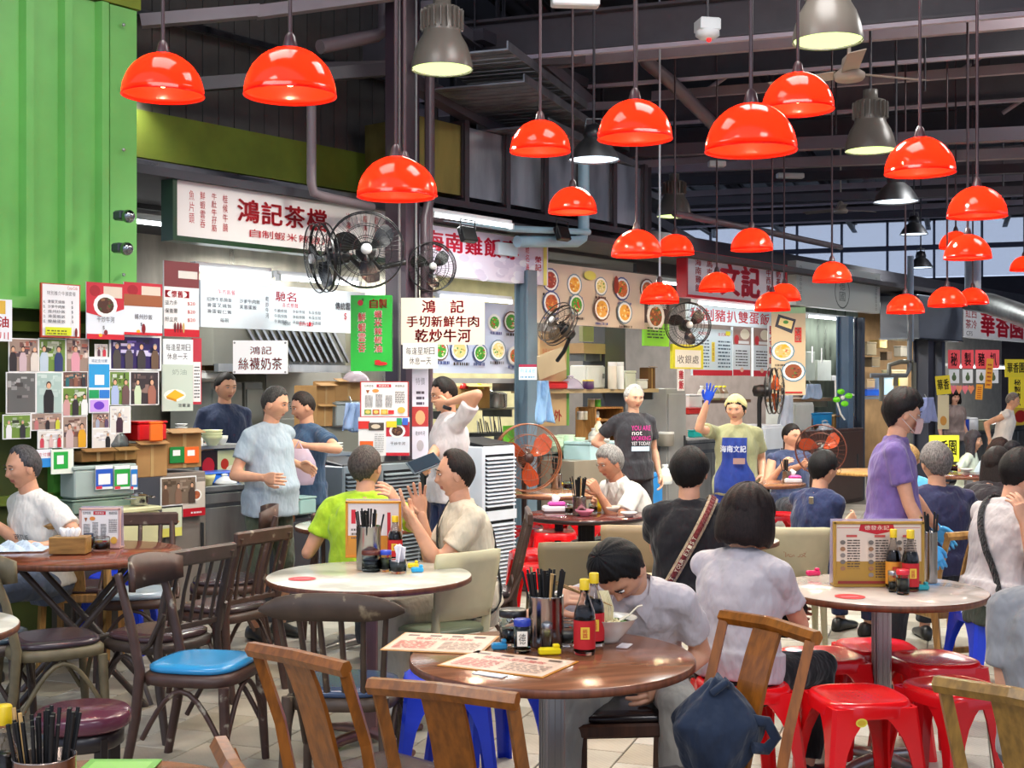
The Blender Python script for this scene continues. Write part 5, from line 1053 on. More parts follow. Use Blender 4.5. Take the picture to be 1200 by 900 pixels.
# ---- sheets on the column
def menu_sheet(p, w, h, seed=0, frame='c03838'):
    p.rect(0, 0, w, h, frame); p.rect(w*.025, h*.025, w*.95, h*.95, 'f0ece8'); p.rect(w*.06, h*.06, w*.88, h*.88, 'f4f0ec'); p.text('招牌套餐', w*.08, h*.84, w*.2, h*.07, '302828'); p.rect(w*.34, h*.83, w*.3, h*.09, 'c82838'); p.text('精選美食', w*.38, h*.85, w*.22, h*.05, 'f8f0e8'); p.text('精選飲品', w*.72, h*.84, w*.2, h*.07, '302828')
    p.lines(w*.1, h*.28, w*.16, h*.34, 12, '404048', seed, .45, 2); p.lines(w*.32, h*.28, w*.14, h*.38, 13, '404048', seed+1, .45, 2); p.lines(w*.52, h*.28, w*.14, h*.34, 12, '404048', seed+2, .45, 2); p.lines(w*.72, h*.40, w*.2, h*.34, 9, '504040', seed+3, .45, 3); p.ell(w*.32, h*.74, w*.07, h*.05, 'e89040'); p.poly([(w*.12, h*.76), (w*.2, h*.76), (w*.16, h*.66)], 'a05828')
    for i, c in enumerate(('7a9a40', 'c06030', 'e0a830')): p.rect(w*(.09+i*.17), h*.08, w*.14, h*.14, c); p.ell(w*(.16+i*.17), h*.15, w*.05, h*.05, 'e8c868')
    p.rect(w*.58, h*.09, w*.12, h*.11, 'd83030'); p.ell(w*.85, h*.2, w*.08, h*.09, 'e8b850')
cboard('large red bordered menu sheet fixed to the brown column at head height', 422, 479, 447, 489, 9.3, lambda p, w, h: menu_sheet(p, w, h), cat='poster', name='menu_sheet', th=.008)
def f(p, w, h):
    p.rect(0, 0, w, h, 'e8e8e8'); redposter_w = w*.45; p.rect(w*.54, 0, w*.46, h, 'dce2ec'); p.rect(w*.54, h*.5, w*.46, h*.38, 'c02838'); p.dish(w*.76, h*.64, w*.16, 'f0eeee', ['4a2a20', '6a4030', '8a6040'], 6); p.text('干炒牛河', w*.62, h*.28, w*.3, h*.08, '303034'); p.rect(w*.54, 0, w*.46, h*.08, 'c82030'); p.rect(w*.0, h*.7, w*.22, h*.2, 'd83028'); p.rect(w*.2, h*.66, w*.3, h*.2, '4a4038'); p.ell(w*.34, h*.76, w*.09, h*.06, 'd8c8b0'); p.rect(w*.03, h*.1, w*.26, h*.28, 'e86828'); p.lines(w*.32, h*.1, w*.18, h*.5, 9, 'b0b0b0', 3, .4, 2); p.rect(w*.55, h*.74, w*.2, h*.16, 'e8d030'); p.rect(w*.75, h*.8, w*.1, h*.18, '2a9a5a'); p.rect(w*.86, h*.8, w*.11, h*.18, '3a6ad0')
cboard('collage of order notices and a beef noodle poster below the column menu sheet', 420, 480, 489, 534, 9.28, f, cat='poster', name='notice_collage', th=.008)
def f(p, w, h): p.rect(0, 0, w, h, 'e0dcec'); p.text('特價', w*.2, h*.82, w*.6, h*.08, '8a8a9a'); p.lines(w*.25, h*.6, w*.5, h*.18, 3, '504858', 2, .5, 1); p.rect(0, h*.36, w, h*.22, 'b83838'); p.ell(w*.5, h*.46, w*.3, h*.08, 'e8a878'); p.text('乾炒牛河', w*.2, h*.26, w*.6, h*.05, '6a6070'); p.ell(w*.5, h*.15, w*.22, h*.06, 'b8b0b8')
cboard('narrow tall plastic covered poster on the dark side of the column', 483, 502, 432, 538, 9.5, f, cat='poster', name='tall_poster', th=.008)
# ---------------------------------------------------------------- stalls: counters, shelves, goods
SS = mat('metal', 'a8aaa8', rough=.3); SSD = mat('metal', '808488', rough=.35); WHT = mat('plastic', 'dfe3e4'); CB = mat('cardboard', 'a8804e'); BLK = mat('plastic', '151517'); WOOD = mat('wood', 'a07038', rough=.5)
def Dv(px, v): return fac(FU(px, v), v).y
def frm(px0, px1, yt, yb, v):
    u_, z1 = FP(px0, yt, v); z0 = FP(px0, yb, v)[1]; return u_, FU(px1, v)-u_, z0, z1-z0
def it(kind, label, px0, px1, yt, yb, v, d=.3, col='a8804e', cat=None, name=None, group=None, fn=None, z0=None, H=None):
    u_, w, z, h = frm(px0, px1, yt, yb, v)
    if z0 is not None: z = z0
    if H: h = H
    names = dict(box='carton', crate='storage_box', bowls='bowl_stack', bottle='bottle', jar='jar', pot='cooking_pot', bag='plastic_bag', tin='tin', counter='counter', shelf='shelf_board', cabinet='cabinet', towel='towel', panel='panel_board', tube='light_tube', plates='plate_stack', cooler='air_cooler')
    cats = dict(box='carton', crate='storage box', bowls='bowls', bottle='bottle', jar='jar', pot='pot', bag='bag', tin='tin', counter='counter', shelf='shelf', cabinet='cabinet', towel='towel', panel='board', tube='light', plates='plates', cooler='air cooler')
    T = thing(name or names[kind], label, cat or cats[kind], fac(u_, v, z), FR, group); m = mat('plastic', col)
    if kind == 'box':
        m = mat('cardboard', col); MB(m).box((w/2, d/2, h/2), (w, d, h), b=.004).build('body', T); MB(mat('cardboard', col)).box((w/2, -.012, h+.012), (w*.98, d*.3, .004), rot=(R(18), 0, 0)).box((w/2, d/2, h+.002), (w*.98, d*.9, .003)).build('flap', T)
        MB(mat('plastic', 'b89868', rough=.2)).box((w/2, -.001, h*.5), (w*.10, .002, h*.98)).build('tape', T)
    elif kind == 'crate':
        MB(m).box((w/2, d/2, h*.44), (w*.95, d*.95, h*.88), b=.012).build('body', T); MB(mat('plastic', col if fn is None else col)).box((w/2, d/2, h*.93), (w, d, h*.12), b=.006).build('lid', T)
    elif kind == 'bowls':
        n = max(2, int(h/.035)); r = w/2
        for i in range(n): MB(m).lathe([(r*.45, 0), (r*.5, .01), (r*.85, .05), (r, .075), (r*.96, .076), (r*.8, .052), (r*.4, .012), (0, .01)], 24, c=(w/2, d/2, i*(h-.07)/n)).build('bowl', T)
    elif kind == 'plates':
        n = max(3, int(h/.022)); r = w/2
        for i in range(n): MB(m).lathe([(r*.55, 0), (r*.6, .004), (r, .016), (r*.98, .019), (r*.6, .008), (0, .007)], 20, c=(w/2, d/2, i*h/n)).build('plate', T)
    elif kind == 'bottle':
        r = w/2; MB(m).lathe([(r*.9, 0), (r, .01), (r, h*.55), (r*.8, h*.68), (r*.35, h*.82), (r*.35, h*.9)], 16, c=(w/2, r, 0)).build('body', T); MB(mat('plastic', fn or 'c82020')).lathe([(r*.42, h*.89), (r*.42, h), (r*.3, h)], 12, c=(w/2, r, 0)).build('cap', T)
        MB(mat('plastic', 'e8e4d8')).lathe([(r*1.01, h*.15), (r*1.01, h*.45)], 16, c=(w/2, r, 0), caps=False).build('label', T)
    elif kind in ('jar', 'tin'):
        r = w/2; MB(m).lathe([(r*.95, 0), (r, .008), (r, h*.82), (r*.93, h*.86)], 18, c=(w/2, r, 0)).build('body', T); MB(mat('plastic', fn or 'd0d0d0')).lathe([(r*.97, h*.85), (r*.97, h), (r*.9, h)], 18, c=(w/2, r, 0)).build('lid', T)
    elif kind == 'pot':
        r = w/2; mm = mat('metal', col, rough=.2); MB(mm).lathe([(r*.9, 0), (r, .02), (r, h*.8), (r*1.04, h*.82), (r*.97, h*.82), (r*.95, .03), (0, .025)], 28, c=(w/2, r, 0)).build('body', T); MB(mm).lathe([(r*1.0, h*.83), (r*.7, h*.95), (.02, h*.98), (.02, h*1.05), (.0, h*1.06)], 28, c=(w/2, r, 0)).build('lid', T)
        for s_ in (-1, 1): MB(mm).tube([(w/2+s_*r, r-.05, h*.6), (w/2+s_*(r+.04), r-.03, h*.62), (w/2+s_*(r+.04), r+.03, h*.62), (w/2+s_*r, r+.05, h*.6)], .006, 6).build('handle', T)
    elif kind == 'bag':
        mb = MB(mat('film', col, alpha=.8)); n = 20; rg = random.Random(label)
        pr = []
        for k in range(8):
            t = k/7; pr.append([(w/2+math.cos(a)*w/2*(1-.75*t**2.2)*rg.uniform(.9, 1.08), d/2+math.sin(a)*d/2*(1-.7*t**2.2)*rg.uniform(.9, 1.08), h*t) for a in [2*math.pi*i/n for i in range(n)]])
        vs = [q for p in pr for q in p]; mb.add(vs, [(i*n+j, i*n+(j+1) % n, (i+1)*n+(j+1) % n, (i+1)*n+j) for i in range(7) for j in range(n)]+[tuple(range(n-1, -1, -1)), tuple(range(7*n, 8*n))], True); mb.build('sack', T)
        MB(mat('film', col, alpha=.85)).tube([(w*.4, d/2, h), (w*.35, d/2, h*1.12), (w*.5, d/2, h*1.18), (w*.62, d/2, h*1.1), (w*.58, d/2, h)], .006, 6, sy=2).build('knot', T)
    elif kind == 'towel':
        mb = MB(mat('cloth', col)); n, k = 16, 14; rg = random.Random(label); vs = []
        ph = rg.uniform(0, 6)
        for j in range(k+1):
            t = j/k
            for i in range(n+1): a = i/n; x = w*(.5+(a-.5)*(.65+.5*t)+.04*math.sin(t*5+ph)); y = .03*math.sin(a*14+ph+t*2)+.02*math.sin(a*25); vs.append((x, y, h*(1-t)+.015*math.sin(a*9+ph)*t))
        q = len(vs); vs += [(a, b+.012, c) for a, b, c in vs]; fs = []
        for j in range(k):
            for i in range(n): e = j*(n+1)+i; fs += [(e, e+1, e+n+2, e+n+1), (q+e+n+1, q+e+n+2, q+e+1, q+e)]
        for i in range(n): e = k*(n+1)+i; fs += [(i+1, i, q+i, q+i+1), (e, e+1, q+e+1, q+e)]
        mb.add(vs, fs, True).build('cloth_fold', T)
        MB(SS).tube([(w*.5, .03, h*.98), (w*.5, .06, h+.05)], .006, 6).build('hook', T)
    elif kind == 'counter':
        MB(SS).box((w/2, d/2, h-.02), (w+.02, d+.03, .04), b=.004).build('worktop', T); n = max(2, round(w/.55)); MB(SSD).box((w/2, d/2+.01, h/2), (w, d-.03, h-.04)).build('carcass', T)
        for i in range(n): MB(SS).box((w*(i+.5)/n, .008, h*.43), (w/n-.015, .016, h*.78), b=.003).build('door', T)
        MB(SS).box((w/2, .0, h-.09), (w, .02, .07), b=.003).build('apron', T)
    elif kind == 'shelf':
        MB(m).box((w/2, d/2, h/2), (w, d, h)).build('board', T)
        for x in (.06, w-.06): MB(SSD).box((x, d/2, -.04), (.02, d*.8, .08)).build('bracket', T)
    elif kind == 'cabinet':
        MB(m).box((w/2, d/2, h/2), (w, d, h), b=.008).build('body', T); MB(m).box((w/2, -.01, h/2), (w*.92, .02, h*.92), b=.006).build('door', T); MB(SSD).box((w*.85, -.03, h*.55), (.015, .02, h*.2)).build('handle', T)
    elif kind == 'tube':
        MB(mat('plastic', 'e0e0e0')).box((w/2, .03, h*.5+.03), (w, .06, .05)).build('fitting', T); MB(mat('emit', 'f4fbff', power=fn or 7.)).tube([(0.02, .0, h*.5), (w-.02, .0, h*.5)], .017, 10).build('tube', T)
        for x in (.01, w-.01): MB(WHT).box((x, .0, h*.5), (.02, .05, .05)).build('end_cap', T)
        lamp('tube_light', 'AREA', (w/2, -.06, h*.5-.03), (d if d > 1 else 40)*w*.08, (.96, 1, 1), w, .08, (0, 0, 0), T)
    elif kind == 'panel':
        MB(m).box((w/2, d/2, h/2), (w, d, h), b=.003).build('sheet', T)
        if fn: p = Print(); fn(p, w, h); p.build('print', T, (0, -.001, 0))
    elif kind == 'cooler':
        MB(m).box((w/2, d/2, h*.5), (w, d, h), b=.015).build('body', T); MB(BLK).box((w/2, d/2-.01, h+.012), (w*.96, d*.9, .03), rot=(R(8), 0, 0), b=.006).build('control_panel', T)
        n = int(h/.032)
        for i in range(n):
            z_ = h*.04+(h*.9)*i/n
            if abs(z_/h-.54) > .06: MB(m).box((w/2, -.014, z_), (w*.86, .03, .007), rot=(R(25), 0, 0)).build('slat', T)
        MB(BLK).box((w/2, -.001, h*.5), (w*.86, .004, h*.88)).build('grille_back', T); MB(m).box((w/2, -.012, h*.54), (w*.9, .03, .07)).build('brand_band', T)
        for x in (.05, w-.05): MB(BLK).lathe([(.03, 0), (.03, .03)], 12, c=(x, .05, -.03), rot=None).build('caster', T)
    return T
CA = .866
it('counter', 'stainless steel counter of the tea stall below the blue tray', 240, 400, 573, 700, .05, .6, z0=0, H=CA)
it('shelf', 'upper steel serving shelf of the tea stall carrying cups and bowls', 230, 292, 523, 527, -.25, .4, '9a9c9a')
it('panel', 'poster lightbox of drinks and rice dishes under the serving shelf', 233, 292, 529, 562, -.3, .05, 'd8dcc0', fn=lambda p, w, h: (p.rect(0, 0, w*.36, h, '281418'), p.ell(w*.18, h*.45, w*.12, h*.32, 'c01828'), p.rect(w*.36, 0, w*.64, h, 'c8d0a0'), p.ell(w*.5, h*.5, w*.08, h*.2, 'b83020'), p.ell(w*.8, h*.6, w*.06, h*.18, '303028'), p.ell(w*.65, h*.3, w*.12, h*.15, 'e8e0d0')), cat='sign')
it('crate', 'shallow bright blue tray on the tea stall counter', 240, 285, 549, 563, -.05, .35, '1a6ad8', z0=CA, name='tray', cat='tray')
it('bowls', 'pale yellow bowl at the end of the blue tray', 242, 257, 556, 564, .0, .12, 'd8d8a0', z0=CA+.001)
it('bag', 'white wrapped napkins beside the yellow bowl', 259, 283, 556, 565, .02, .15, 'e8ecec', z0=CA+.001, name='napkin_heap', cat='napkins')
for i, (a, b, t, k, c, l) in enumerate(((246, 266, 502, 'bowls', 'd0d8a8', 'tall stack of pale green bowls on the serving shelf'), (225, 240, 506, 'plates', 'e0e0dc', 'stack of white plates behind the green bowls'), (259, 273, 515, 'bowls', 'e8e8e0', 'single patterned bowl at the shelf end'), (214, 226, 496, 'plates', 'e4e4e0', 'tall plate stack beside the drinks poster'))): it(k, l, a, b, t, 523, -.12-.05*i, .15, c)
it('bottle', 'small white bottle with red band on the serving shelf', 232, 240, 509, 523, -.1, .1, 'e8e8e8')
it('cabinet', 'grey brown cabinet side covered in food posters at the stall corner', 190, 241, 556, 700, .30, .7, '8a8078', z0=0, H=1.0)
for (a, b, t, bt, l, fn) in ((188, 230, 560, 594, 'old dining hall photo on the corner cabinet', lambda p, w, h: snap(p, w, h, 50, ['6a5040', '8a6a58', '504038'], ['7a6858', '9a8878', '584838'])), (190, 213, 596, 630, 'small yellow toast poster low on the corner cabinet', lambda p, w, h: (p.rect(0, 0, w, h, 'd8dcc0'), p.rect(0, 0, w, h*.3, 'e8e070'), p.poly([(w*.2, h*.5), (w*.6, h*.42), (w*.9, h*.5), (w*.5, h*.6)], 'e0a828'))), (214, 240, 566, 606, 'red and white coffee poster on the corner cabinet', lambda p, w, h: (p.rect(0, 0, w, h, 'd0c4b8'), p.dish(w*.6, h*.62, w*.26, 'e8e0d8', ['b05838', 'c87850'], 3), p.rect(0, 0, w, h*.24, 'c01828'), p.lines(w*.35, h*.08, w*.5, h*.1, 1, 'f0e8e8', 2)))):
    board(l, a, b, t, bt, .36, fn, cat='poster', name='food_poster', th=.004)
it('box', 'cardboard carton with posters on the corner cabinet', 196, 236, 522, 558, .3, .3, 'a07848', z0=1.03, H=.24)
for a, b, c, l in ((199, 216, '18803a', 'green payment card taped on the carton'), (216, 233, 'e86828', 'orange order card taped on the carton')): board(l, a, b, 524, 543, .31, lambda p, w, h: (p.rect(0, 0, w, h, c), p.rect(w*.2, h*.45, w*.5, h*.35, 'f0f0f0')), cat='notice', name='payment_card', th=.004, base=c)
# side table with tubs in front of the green wall
it('cabinet', 'low dark cabinet under the clear tub by the green wall', 84, 178, 600, 700, .62, .22, '4a4440', z0=0, H=.80)
it('crate', 'clear plastic tub with payment notices stuck on its front', 86, 160, 540, 577, .55, .17, 'a8b8b4', z0=.90, H=.20)
for a, b, c, l in ((112, 132, '2a5ac0', 'blue framed payment notice on the clear tub'), (134, 152, '28a040', 'green framed payment notice on the clear tub'), (153, 161, '2a7ac8', 'narrow blue notice on the clear tub corner')): board(l, a, b, 546, 574, .57, lambda p, w, h: (p.rect(0, 0, w, h, 'e8ecf0'), p.rect(0, h*.1, w, h*.75, c), p.rect(w*.15, h*.2, w*.7, h*.45, 'f0f0f4'), p.rect(w*.02, h*.02, w*.35, h*.12, 'd83848')), cat='notice', name='payment_notice', th=.004)
it('crate', 'flat grey green lidded box under the clear tub', 84, 162, 577, 592, .55, .17, '7a9084', z0=.80, H=.095)
it('box', 'brown wooden tissue box on the clear tub lid', 96, 134, 529, 541, .52, .2, '8a6434', z0=1.12, H=.06, name='tissue_box', cat='box'); it('box', 'second wooden box on the tub lid with a grey rag', 135, 160, 530, 541, .52, .2, '94703c', z0=1.12, H=.06, name='wooden_box', cat='box')
it('bag', 'crumpled grey black rag on top of the wooden boxes', 128, 158, 507, 531, .5, .18, '50585a', z0=1.20, H=.13, name='rag', cat='rag')
it('box', 'large cardboard carton with white lid beside the green wall', 160, 196, 521, 560, .5, .2, 'a47c4c', z0=1.0, H=.21)
it('crate', 'red plastic basket holding the orange card reader', 162, 197, 495, 520, .45, .22, 'd01a20', z0=1.23, H=.13, name='basket', cat='basket')
it('crate', 'orange payment reader in front of the red basket', 176, 192, 497, 520, .55, .02, 'f07020', z0=1.23, H=.13, name='card_reader', cat='card reader')
it('crate', 'cream box with small animal drawings beside the menu stand', 141, 190, 593, 633, .75, .3, 'd8d4a4', z0=.60, H=.24)
it('pot', 'small steel pot on the cream box', 160, 178, 581, 592, .7, .12, 'b0b0b0', z0=.845, H=.07)
# tea stall interior
it('tube', 'long fluorescent tube glowing over the white menu strip', 229, 318, 305, 325, -.12, 26, fn=9.); it('tube', 'second fluorescent tube behind the tilted wall fan', 325, 420, 316, 334, -.12, 26, fn=9.)
T = it('panel', 'stainless exhaust hood with slanted baffle slats over the cooking range', 250, 405, 378, 428, -1.6, 1.0, '7a7a70', name='exhaust_hood', cat='hood')
_, w_, z_, h_ = frm(250, 405, 378, 428, -1.6)
for i in range(13): MB(SS).box((w_*(.28+.055*i), -.03, h_*.52), (.025, .03, h_*.95), rot=(0, R(-35), 0)).build('baffle', T)
MB(mat('metal', 'b8b8b0')).box((w_/2, -.04, -.02), (w_, .06, .07)).build('gutter', T)
it('cabinet', 'tall stainless refrigerator behind the man in navy', 247, 284, 440, 700, -1.9, .6, '8a8c84', z0=0, H=1.62); it('cabinet', 'second stainless refrigerator with a dark gap beside it', 287, 308, 440, 700, -1.9, .6, '94958c', z0=0, H=1.62)
it('panel', 'big sloped steel splash plate behind the standing customer', 312, 400, 420, 540, -2.2, .02, '8a8880', cat='panel')
it('box', 'brown carton on top of the refrigerator', 240, 272, 405, 432, -1.9, .3, z0=1.7, H=.3); it('crate', 'white polystyrene box on the refrigerator top', 241, 270, 423, 434, -1.75, .3, 'e8e8e0', z0=1.64, H=.08)
it('cabinet', 'grey steel rack carrying the stacked cartons', 371, 428, 500, 700, -1.1, .5, '8a8a80', z0=0, H=1.28)
for a, b, t, bt, l in ((371, 390, 476, 500, 'lower small carton on the steel rack'), (371, 393, 452, 476, 'upper small carton with a white lid'), (393, 424, 447, 470, 'wide carton with faded green print')): it('box', l, a, b, t, bt, -1.05, .3)
it('crate', 'clear plastic cabinet with bottles below the wide carton', 394, 424, 471, 500, -1.0, .3, 'a0a8a8'); it('bag', 'white and purple sack beneath the green wonton sign', 411, 440, 434, 448, -.95, .2, 'c8b8c0', name='sack', cat='sack')
it('plates', 'stack of white takeaway boxes beside the steel sink', 392, 409, 519, 545, -.2, .2, 'e8ecec'); it('towel', 'pale blue plastic sheet hanging beside the column', 407, 424, 472, 505, .1, .1, 'a0b8e0')
it('counter', 'steel worktop in front of the steel rack', 336, 440, 545, 700, -.45, .5, z0=0, H=1.0)
it('bottle', 'sauce bottle with orange cap on the steel worktop', 377, 383, 535, 560, -.05, .1, 'c8b8a0', fn='f07820', z0=CA, H=.2); it('bottle', 'squat red squeeze bottle on the steel worktop', 385, 391, 539, 558, -.02, .1, 'c81820', z0=CA, H=.16); it('tin', 'tall yellow tin behind the plastic bag', 362, 374, 530, 560, -.2, .15, 'c8a038', z0=1.0)
it('crate', 'large blue grey plastic tub behind the lime shirted man', 380, 432, 550, 600, .2, .4, '5a6a7c', z0=.55, H=.5)
for a, b, t, c, l in ((446, 493, 548, '8a949a', 'grey evaporative cooler with black louvres behind the cream shirted man'), (402, 440, 560, '75828c', 'grey evaporative cooler partly hidden by the lime shirted man')): it('cooler', l, a, b, t, 690, .75, .35, c, z0=.03, H=.98)
it('cooler', 'tall white evaporative cooler with many louvres behind the pointing man', 566, 604, 520, 640, 1.5, .35, 'dce4ee', z0=.03, H=1.12)
it('cooler', 'grey blue cooler behind the man in the white tee', 546, 572, 545, 640, .4, .35, '8a9aa8', z0=.03, H=.95)
# chicken rice stall
it('tube', 'fluorescent tube above the pale blue dish board', 512, 600, 342, 352, -.5, 22, fn=6.)
it('shelf', 'steel ledge below the pale blue dish board', 500, 611, 443, 449, -.35, .35, 'a8a8a8')
it('shelf', 'rear shelf carrying the carton and pots', 520, 608, 479, 482, -1., .5, '9a9a80'); it('box', 'printed carton with yellow and red flowers on top', 545, 574, 453, 479, -.8, .3, 'c09858'); it('pot', 'big steel pot under wok lids', 576, 603, 458, 479, -.85, .3, 'b0b0b0')
it('bag', 'bunch of red flowers in the carton', 543, 551, 449, 456, -.78, .08, 'd02020', name='flower_bunch', cat='flowers'); it('bag', 'bunch of yellow flowers in the carton', 560, 570, 449, 456, -.78, .08, 'e8e020', name='flower_bunch', cat='flowers')
T = it('shelf', 'black wire rack of utensils on the chicken stall counter', 564, 605, 508, 512, -.3, .25, '202022', name='utensil_rack', cat='rack')
for i in range(11): MB(BLK if i % 3 else SS).tube([(.02+i*.035, .05, .0), (.02+i*.035+rnd.uniform(-.02, .02), .08, .12+rnd.random()*.08)], .006, 6).build('utensil', T)
it('panel', 'lime green round cutting board leaning on the rack', 591, 604, 499, 522, -.1, .02, '6ac830', name='cutting_board'); it('counter', 'steel counter of the chicken rice stall', 500, 612, 525, 700, -.35, .5, z0=0, H=1.0)
it('towel', 'light blue shirt hanging from the blue grey post', 622, 646, 446, 496, .15, .1, '8ab4e0', cat='shirt', name='hanging_shirt')
# middle stall
it('panel', 'tall tan board with faint red characters behind the tilted wall fan', 633, 667, 388, 500, -.25, .03, 'b89a70', fn=lambda p, w, h: (p.rect(w*.9, 0, w*.1, h, '5a8a38'), p.text('以外', w*.15, h*.05, w*.6, h*.12, 'a83028', .03), p.text('好仔雲吞', w*.05, h*.76, w*.8, h*.06, 'b86848')))
it('panel', 'beige wooden chopping board leaning above the red tray', 632, 665, 418, 446, -.1, .03, 'c0b090', name='chopping_board').rotation_euler.y = R(-14)
it('shelf', 'long wooden shelf plank of the middle stall', 636, 772, 456, 461, -.15, .4, 'b09a70')
it('crate', 'shallow red tray under the beige board', 639, 667, 447, 456, -.1, .25, 'c01818', name='tray', cat='tray'); it('bag', 'lavender knotted plastic bag on the wooden shelf', 665, 691, 443, 456, -.1, .2, 'b0a8c0'); it('tin', 'small purple tin on the wooden shelf', 691, 699, 445, 456, -.1, .1, '402050', fn='d8c040')
it('cabinet', 'white water heater with a panel on the wooden shelf', 686, 708, 428, 456, -.3, .2, 'c8ccc8', name='water_heater', cat='heater'); it('panel', 'grey green electric box with a green light', 683, 696, 382, 400, -.5, .05, 'a0a078', name='switch_box', cat='electric box'); it('shelf', 'tan board shelf above the water heater', 684, 710, 402, 414, -.5, .25, 'b09068')
it('panel', 'broad dark grey pillar of the middle stall', 709, 733, 376, 600, -.5, .3, '45484e', name='pillar')
for a, b, c, l in ((719, 725, 'd0c8b8', 'tall stack of paper cups, cream'), (728, 733, 'e4e4e0', 'thinner stack of white paper cups')): it('jar', l, a, b, 424, 456, -.1, .08, c, cat='cups', name='cup_stack')
it('crate', 'translucent square canister on the shelf', 734, 746, 434, 456, -.15, .12, 'c8ccb8'); it('crate', 'white plastic box with a tap on the shelf', 749, 760, 444, 456, -.12, .12, 'dcdcd4'); it('box', 'dark brown basket at the end of the shelf', 760, 768, 431, 456, -.2, .12, '6a4828', cat='basket', name='basket')
T = it('panel', 'open wooden shelf unit with glasses in the middle stall', 676, 708, 478, 520, -.5, .02, '7a5228', name='shelf_unit', cat='shelf'); _, w_, z_, h_ = frm(676, 708, 478, 520, -.5)
for z in (0, .33, .66, 1.): MB(WOOD).box((w_/2, -.12, h_*z), (w_, .25, .02)).build('shelf', T)
for x in (0, w_): MB(WOOD).box((x, -.12, h_/2), (.02, .25, h_)).build('side', T)
for i, (x, c, y) in enumerate(((681, 'b8b0a0', 492), (687, 'c8c0a8', 492), (694, 'c0a070', 477), (701, '60b830', 477), (699, 'c8c8c0', 492))): it('jar', ('clear glass', 'second clear glass', 'amber jar', 'green topped cup', 'pale glass')[i]+' on the open wooden shelf unit', x, x+5, y-10, y, -.35, .05, c)
it('counter', 'steel counter of the middle stall carrying mint green bowls', 636, 700, 536, 700, -.1, .5, z0=0, H=.95)
for i, (a, b, t, bt) in enumerate(((650, 664, 509, 530), (664, 677, 508, 530), (676, 689, 511, 534), (665, 679, 520, 535))): it('bowls', ('mint green bowl stack nearest the orange fan', 'tallest mint green bowl stack', 'mint green bowl stack beside the ice box', 'short wide mint bowl stack in front')[i], a, b, t, bt, -.02+.04*(i == 3), .15, 'c0dcc0', group='mint green bowl stacks')
T = it('crate', 'pale blue rice warmer with a black handle slot', 692, 725, 518, 548, .3, .35, 'b8d8dc', name='rice_warmer', cat='rice warmer'); it('panel', 'small wooden bench under the rice warmer', 673, 724, 549, 600, .3, .4, '8a8070', name='bench', cat='bench', z0=.1, H=.76)
for i, (x, t) in enumerate(((697, 502), (703, 490), (710, 500))): it('bottle', ('steel cup tower beside the pump bottle', 'orange topped pump bottle on the rice warmer', 'second steel cup tower by the pump bottle')[i], x, x+7, t, 519, .35, .1, 'b0b0a8' if i != 1 else 'd8d0b0', fn='e88028' if i == 1 else 'b0b0b0')
it('cabinet', 'small steel oven with a black knob behind the man in black', 758, 786, 500, 527, -.4, .4, '8a8070', name='oven', cat='oven'); it('cabinet', 'tall steel refrigerator with pale stickers', 781, 803, 457, 700, -.2, .5, '9a9c9c', z0=0, H=1.55); it('counter', 'steel counter behind the white shirted old man', 740, 812, 533, 700, -.3, .5, z0=0, H=.9)
it('crate', 'blue and white ice box on the floor behind the old man', 757, 778, 541, 575, .5, .35, '2a8ad8', z0=.35, H=.35); it('bottle', 'clear bottle with a red label beside the ice box', 782, 791, 545, 568, .9, .1, 'e0e8e8', fn='e8e8e8'); it('tin', 'steel jug with a white lid on the steel counter', 784, 794, 513, 528, -.1, .12, '908c84', fn='e8e8e8', z0=.9, H=.16)
# red framed sign stall
it('tube', 'fluorescent tube above the pork chop strip', 815, 905, 351, 358, -.1, 22, fn=7.); it('shelf', 'brown shelf of syrup bottles under the menu boards', 820, 880, 469, 473, -.6, .3, '6a4a3a')
for i, (x, c, f_) in enumerate(((824, 'c8c0b8', 'd8d8d8'), (831, 'b0a898', 'c8c8c8'), (841, '8a8a60', 'f0e020'), (846, '8a6a50', 'f0e020'), (851, '9a8a70', 'f0e020'))): it('bottle', ('squat grey bottle at the shelf end', 'pale bottle next to the grey one', 'yellow capped bottle with olive syrup', 'yellow capped bottle with brown syrup', 'yellow capped bottle with tan syrup')[i], x, x+5, 452, 469, -.5, .05, c, fn=f_)
it('crate', 'white appliance under the squat bottles', 808, 824, 462, 478, -.4, .2, 'd8d8d8'); it('crate', 'red tray on the lower counter', 808, 823, 478, 486, -.3, .2, 'c02820'); it('crate', 'turquoise box on the stall counter', 814, 826, 504, 513, .1, .1, '20b0b0'); it('counter', 'steel counter of the red framed sign stall', 805, 935, 515, 700, -.2, .5, z0=0, H=.95)
it('shelf', 'wooden shelf holding a folded blue cloth', 928, 975, 467, 471, -.1, .4, '8a6a48'); it('towel', 'light blue cloth heaped on the wooden shelf', 943, 962, 450, 467, -.05, .1, 'a8c0e0'); it('towel', 'white and blue cloth hanging behind the pedestal fan', 916, 930, 463, 500, .1, .1, 'c8d4e8')
it('cabinet', 'white drawer unit under the wooden shelf', 930, 953, 472, 530, -.05, .4, 'd0d4d0'); it('cabinet', 'small glass door fridge with bright adverts', 894, 917, 523, 580, .9, .4, 'b8c0cc', z0=.4, H=.75)
board('colourful advert sheet on the small fridge door', 897, 914, 527, 570, .93, lambda p, w, h: [p.rect(0, 0, w, h, '506080')]+[p.rect(w*.08, h*(.04+.12*i), w*.8, h*.09, ('d05080', '4090d0', 'e0e0e8', '5070c0', 'c04048', '60a0e0', 'd8d860')[i]) for i in range(7)], cat='poster', name='advert', th=.004)
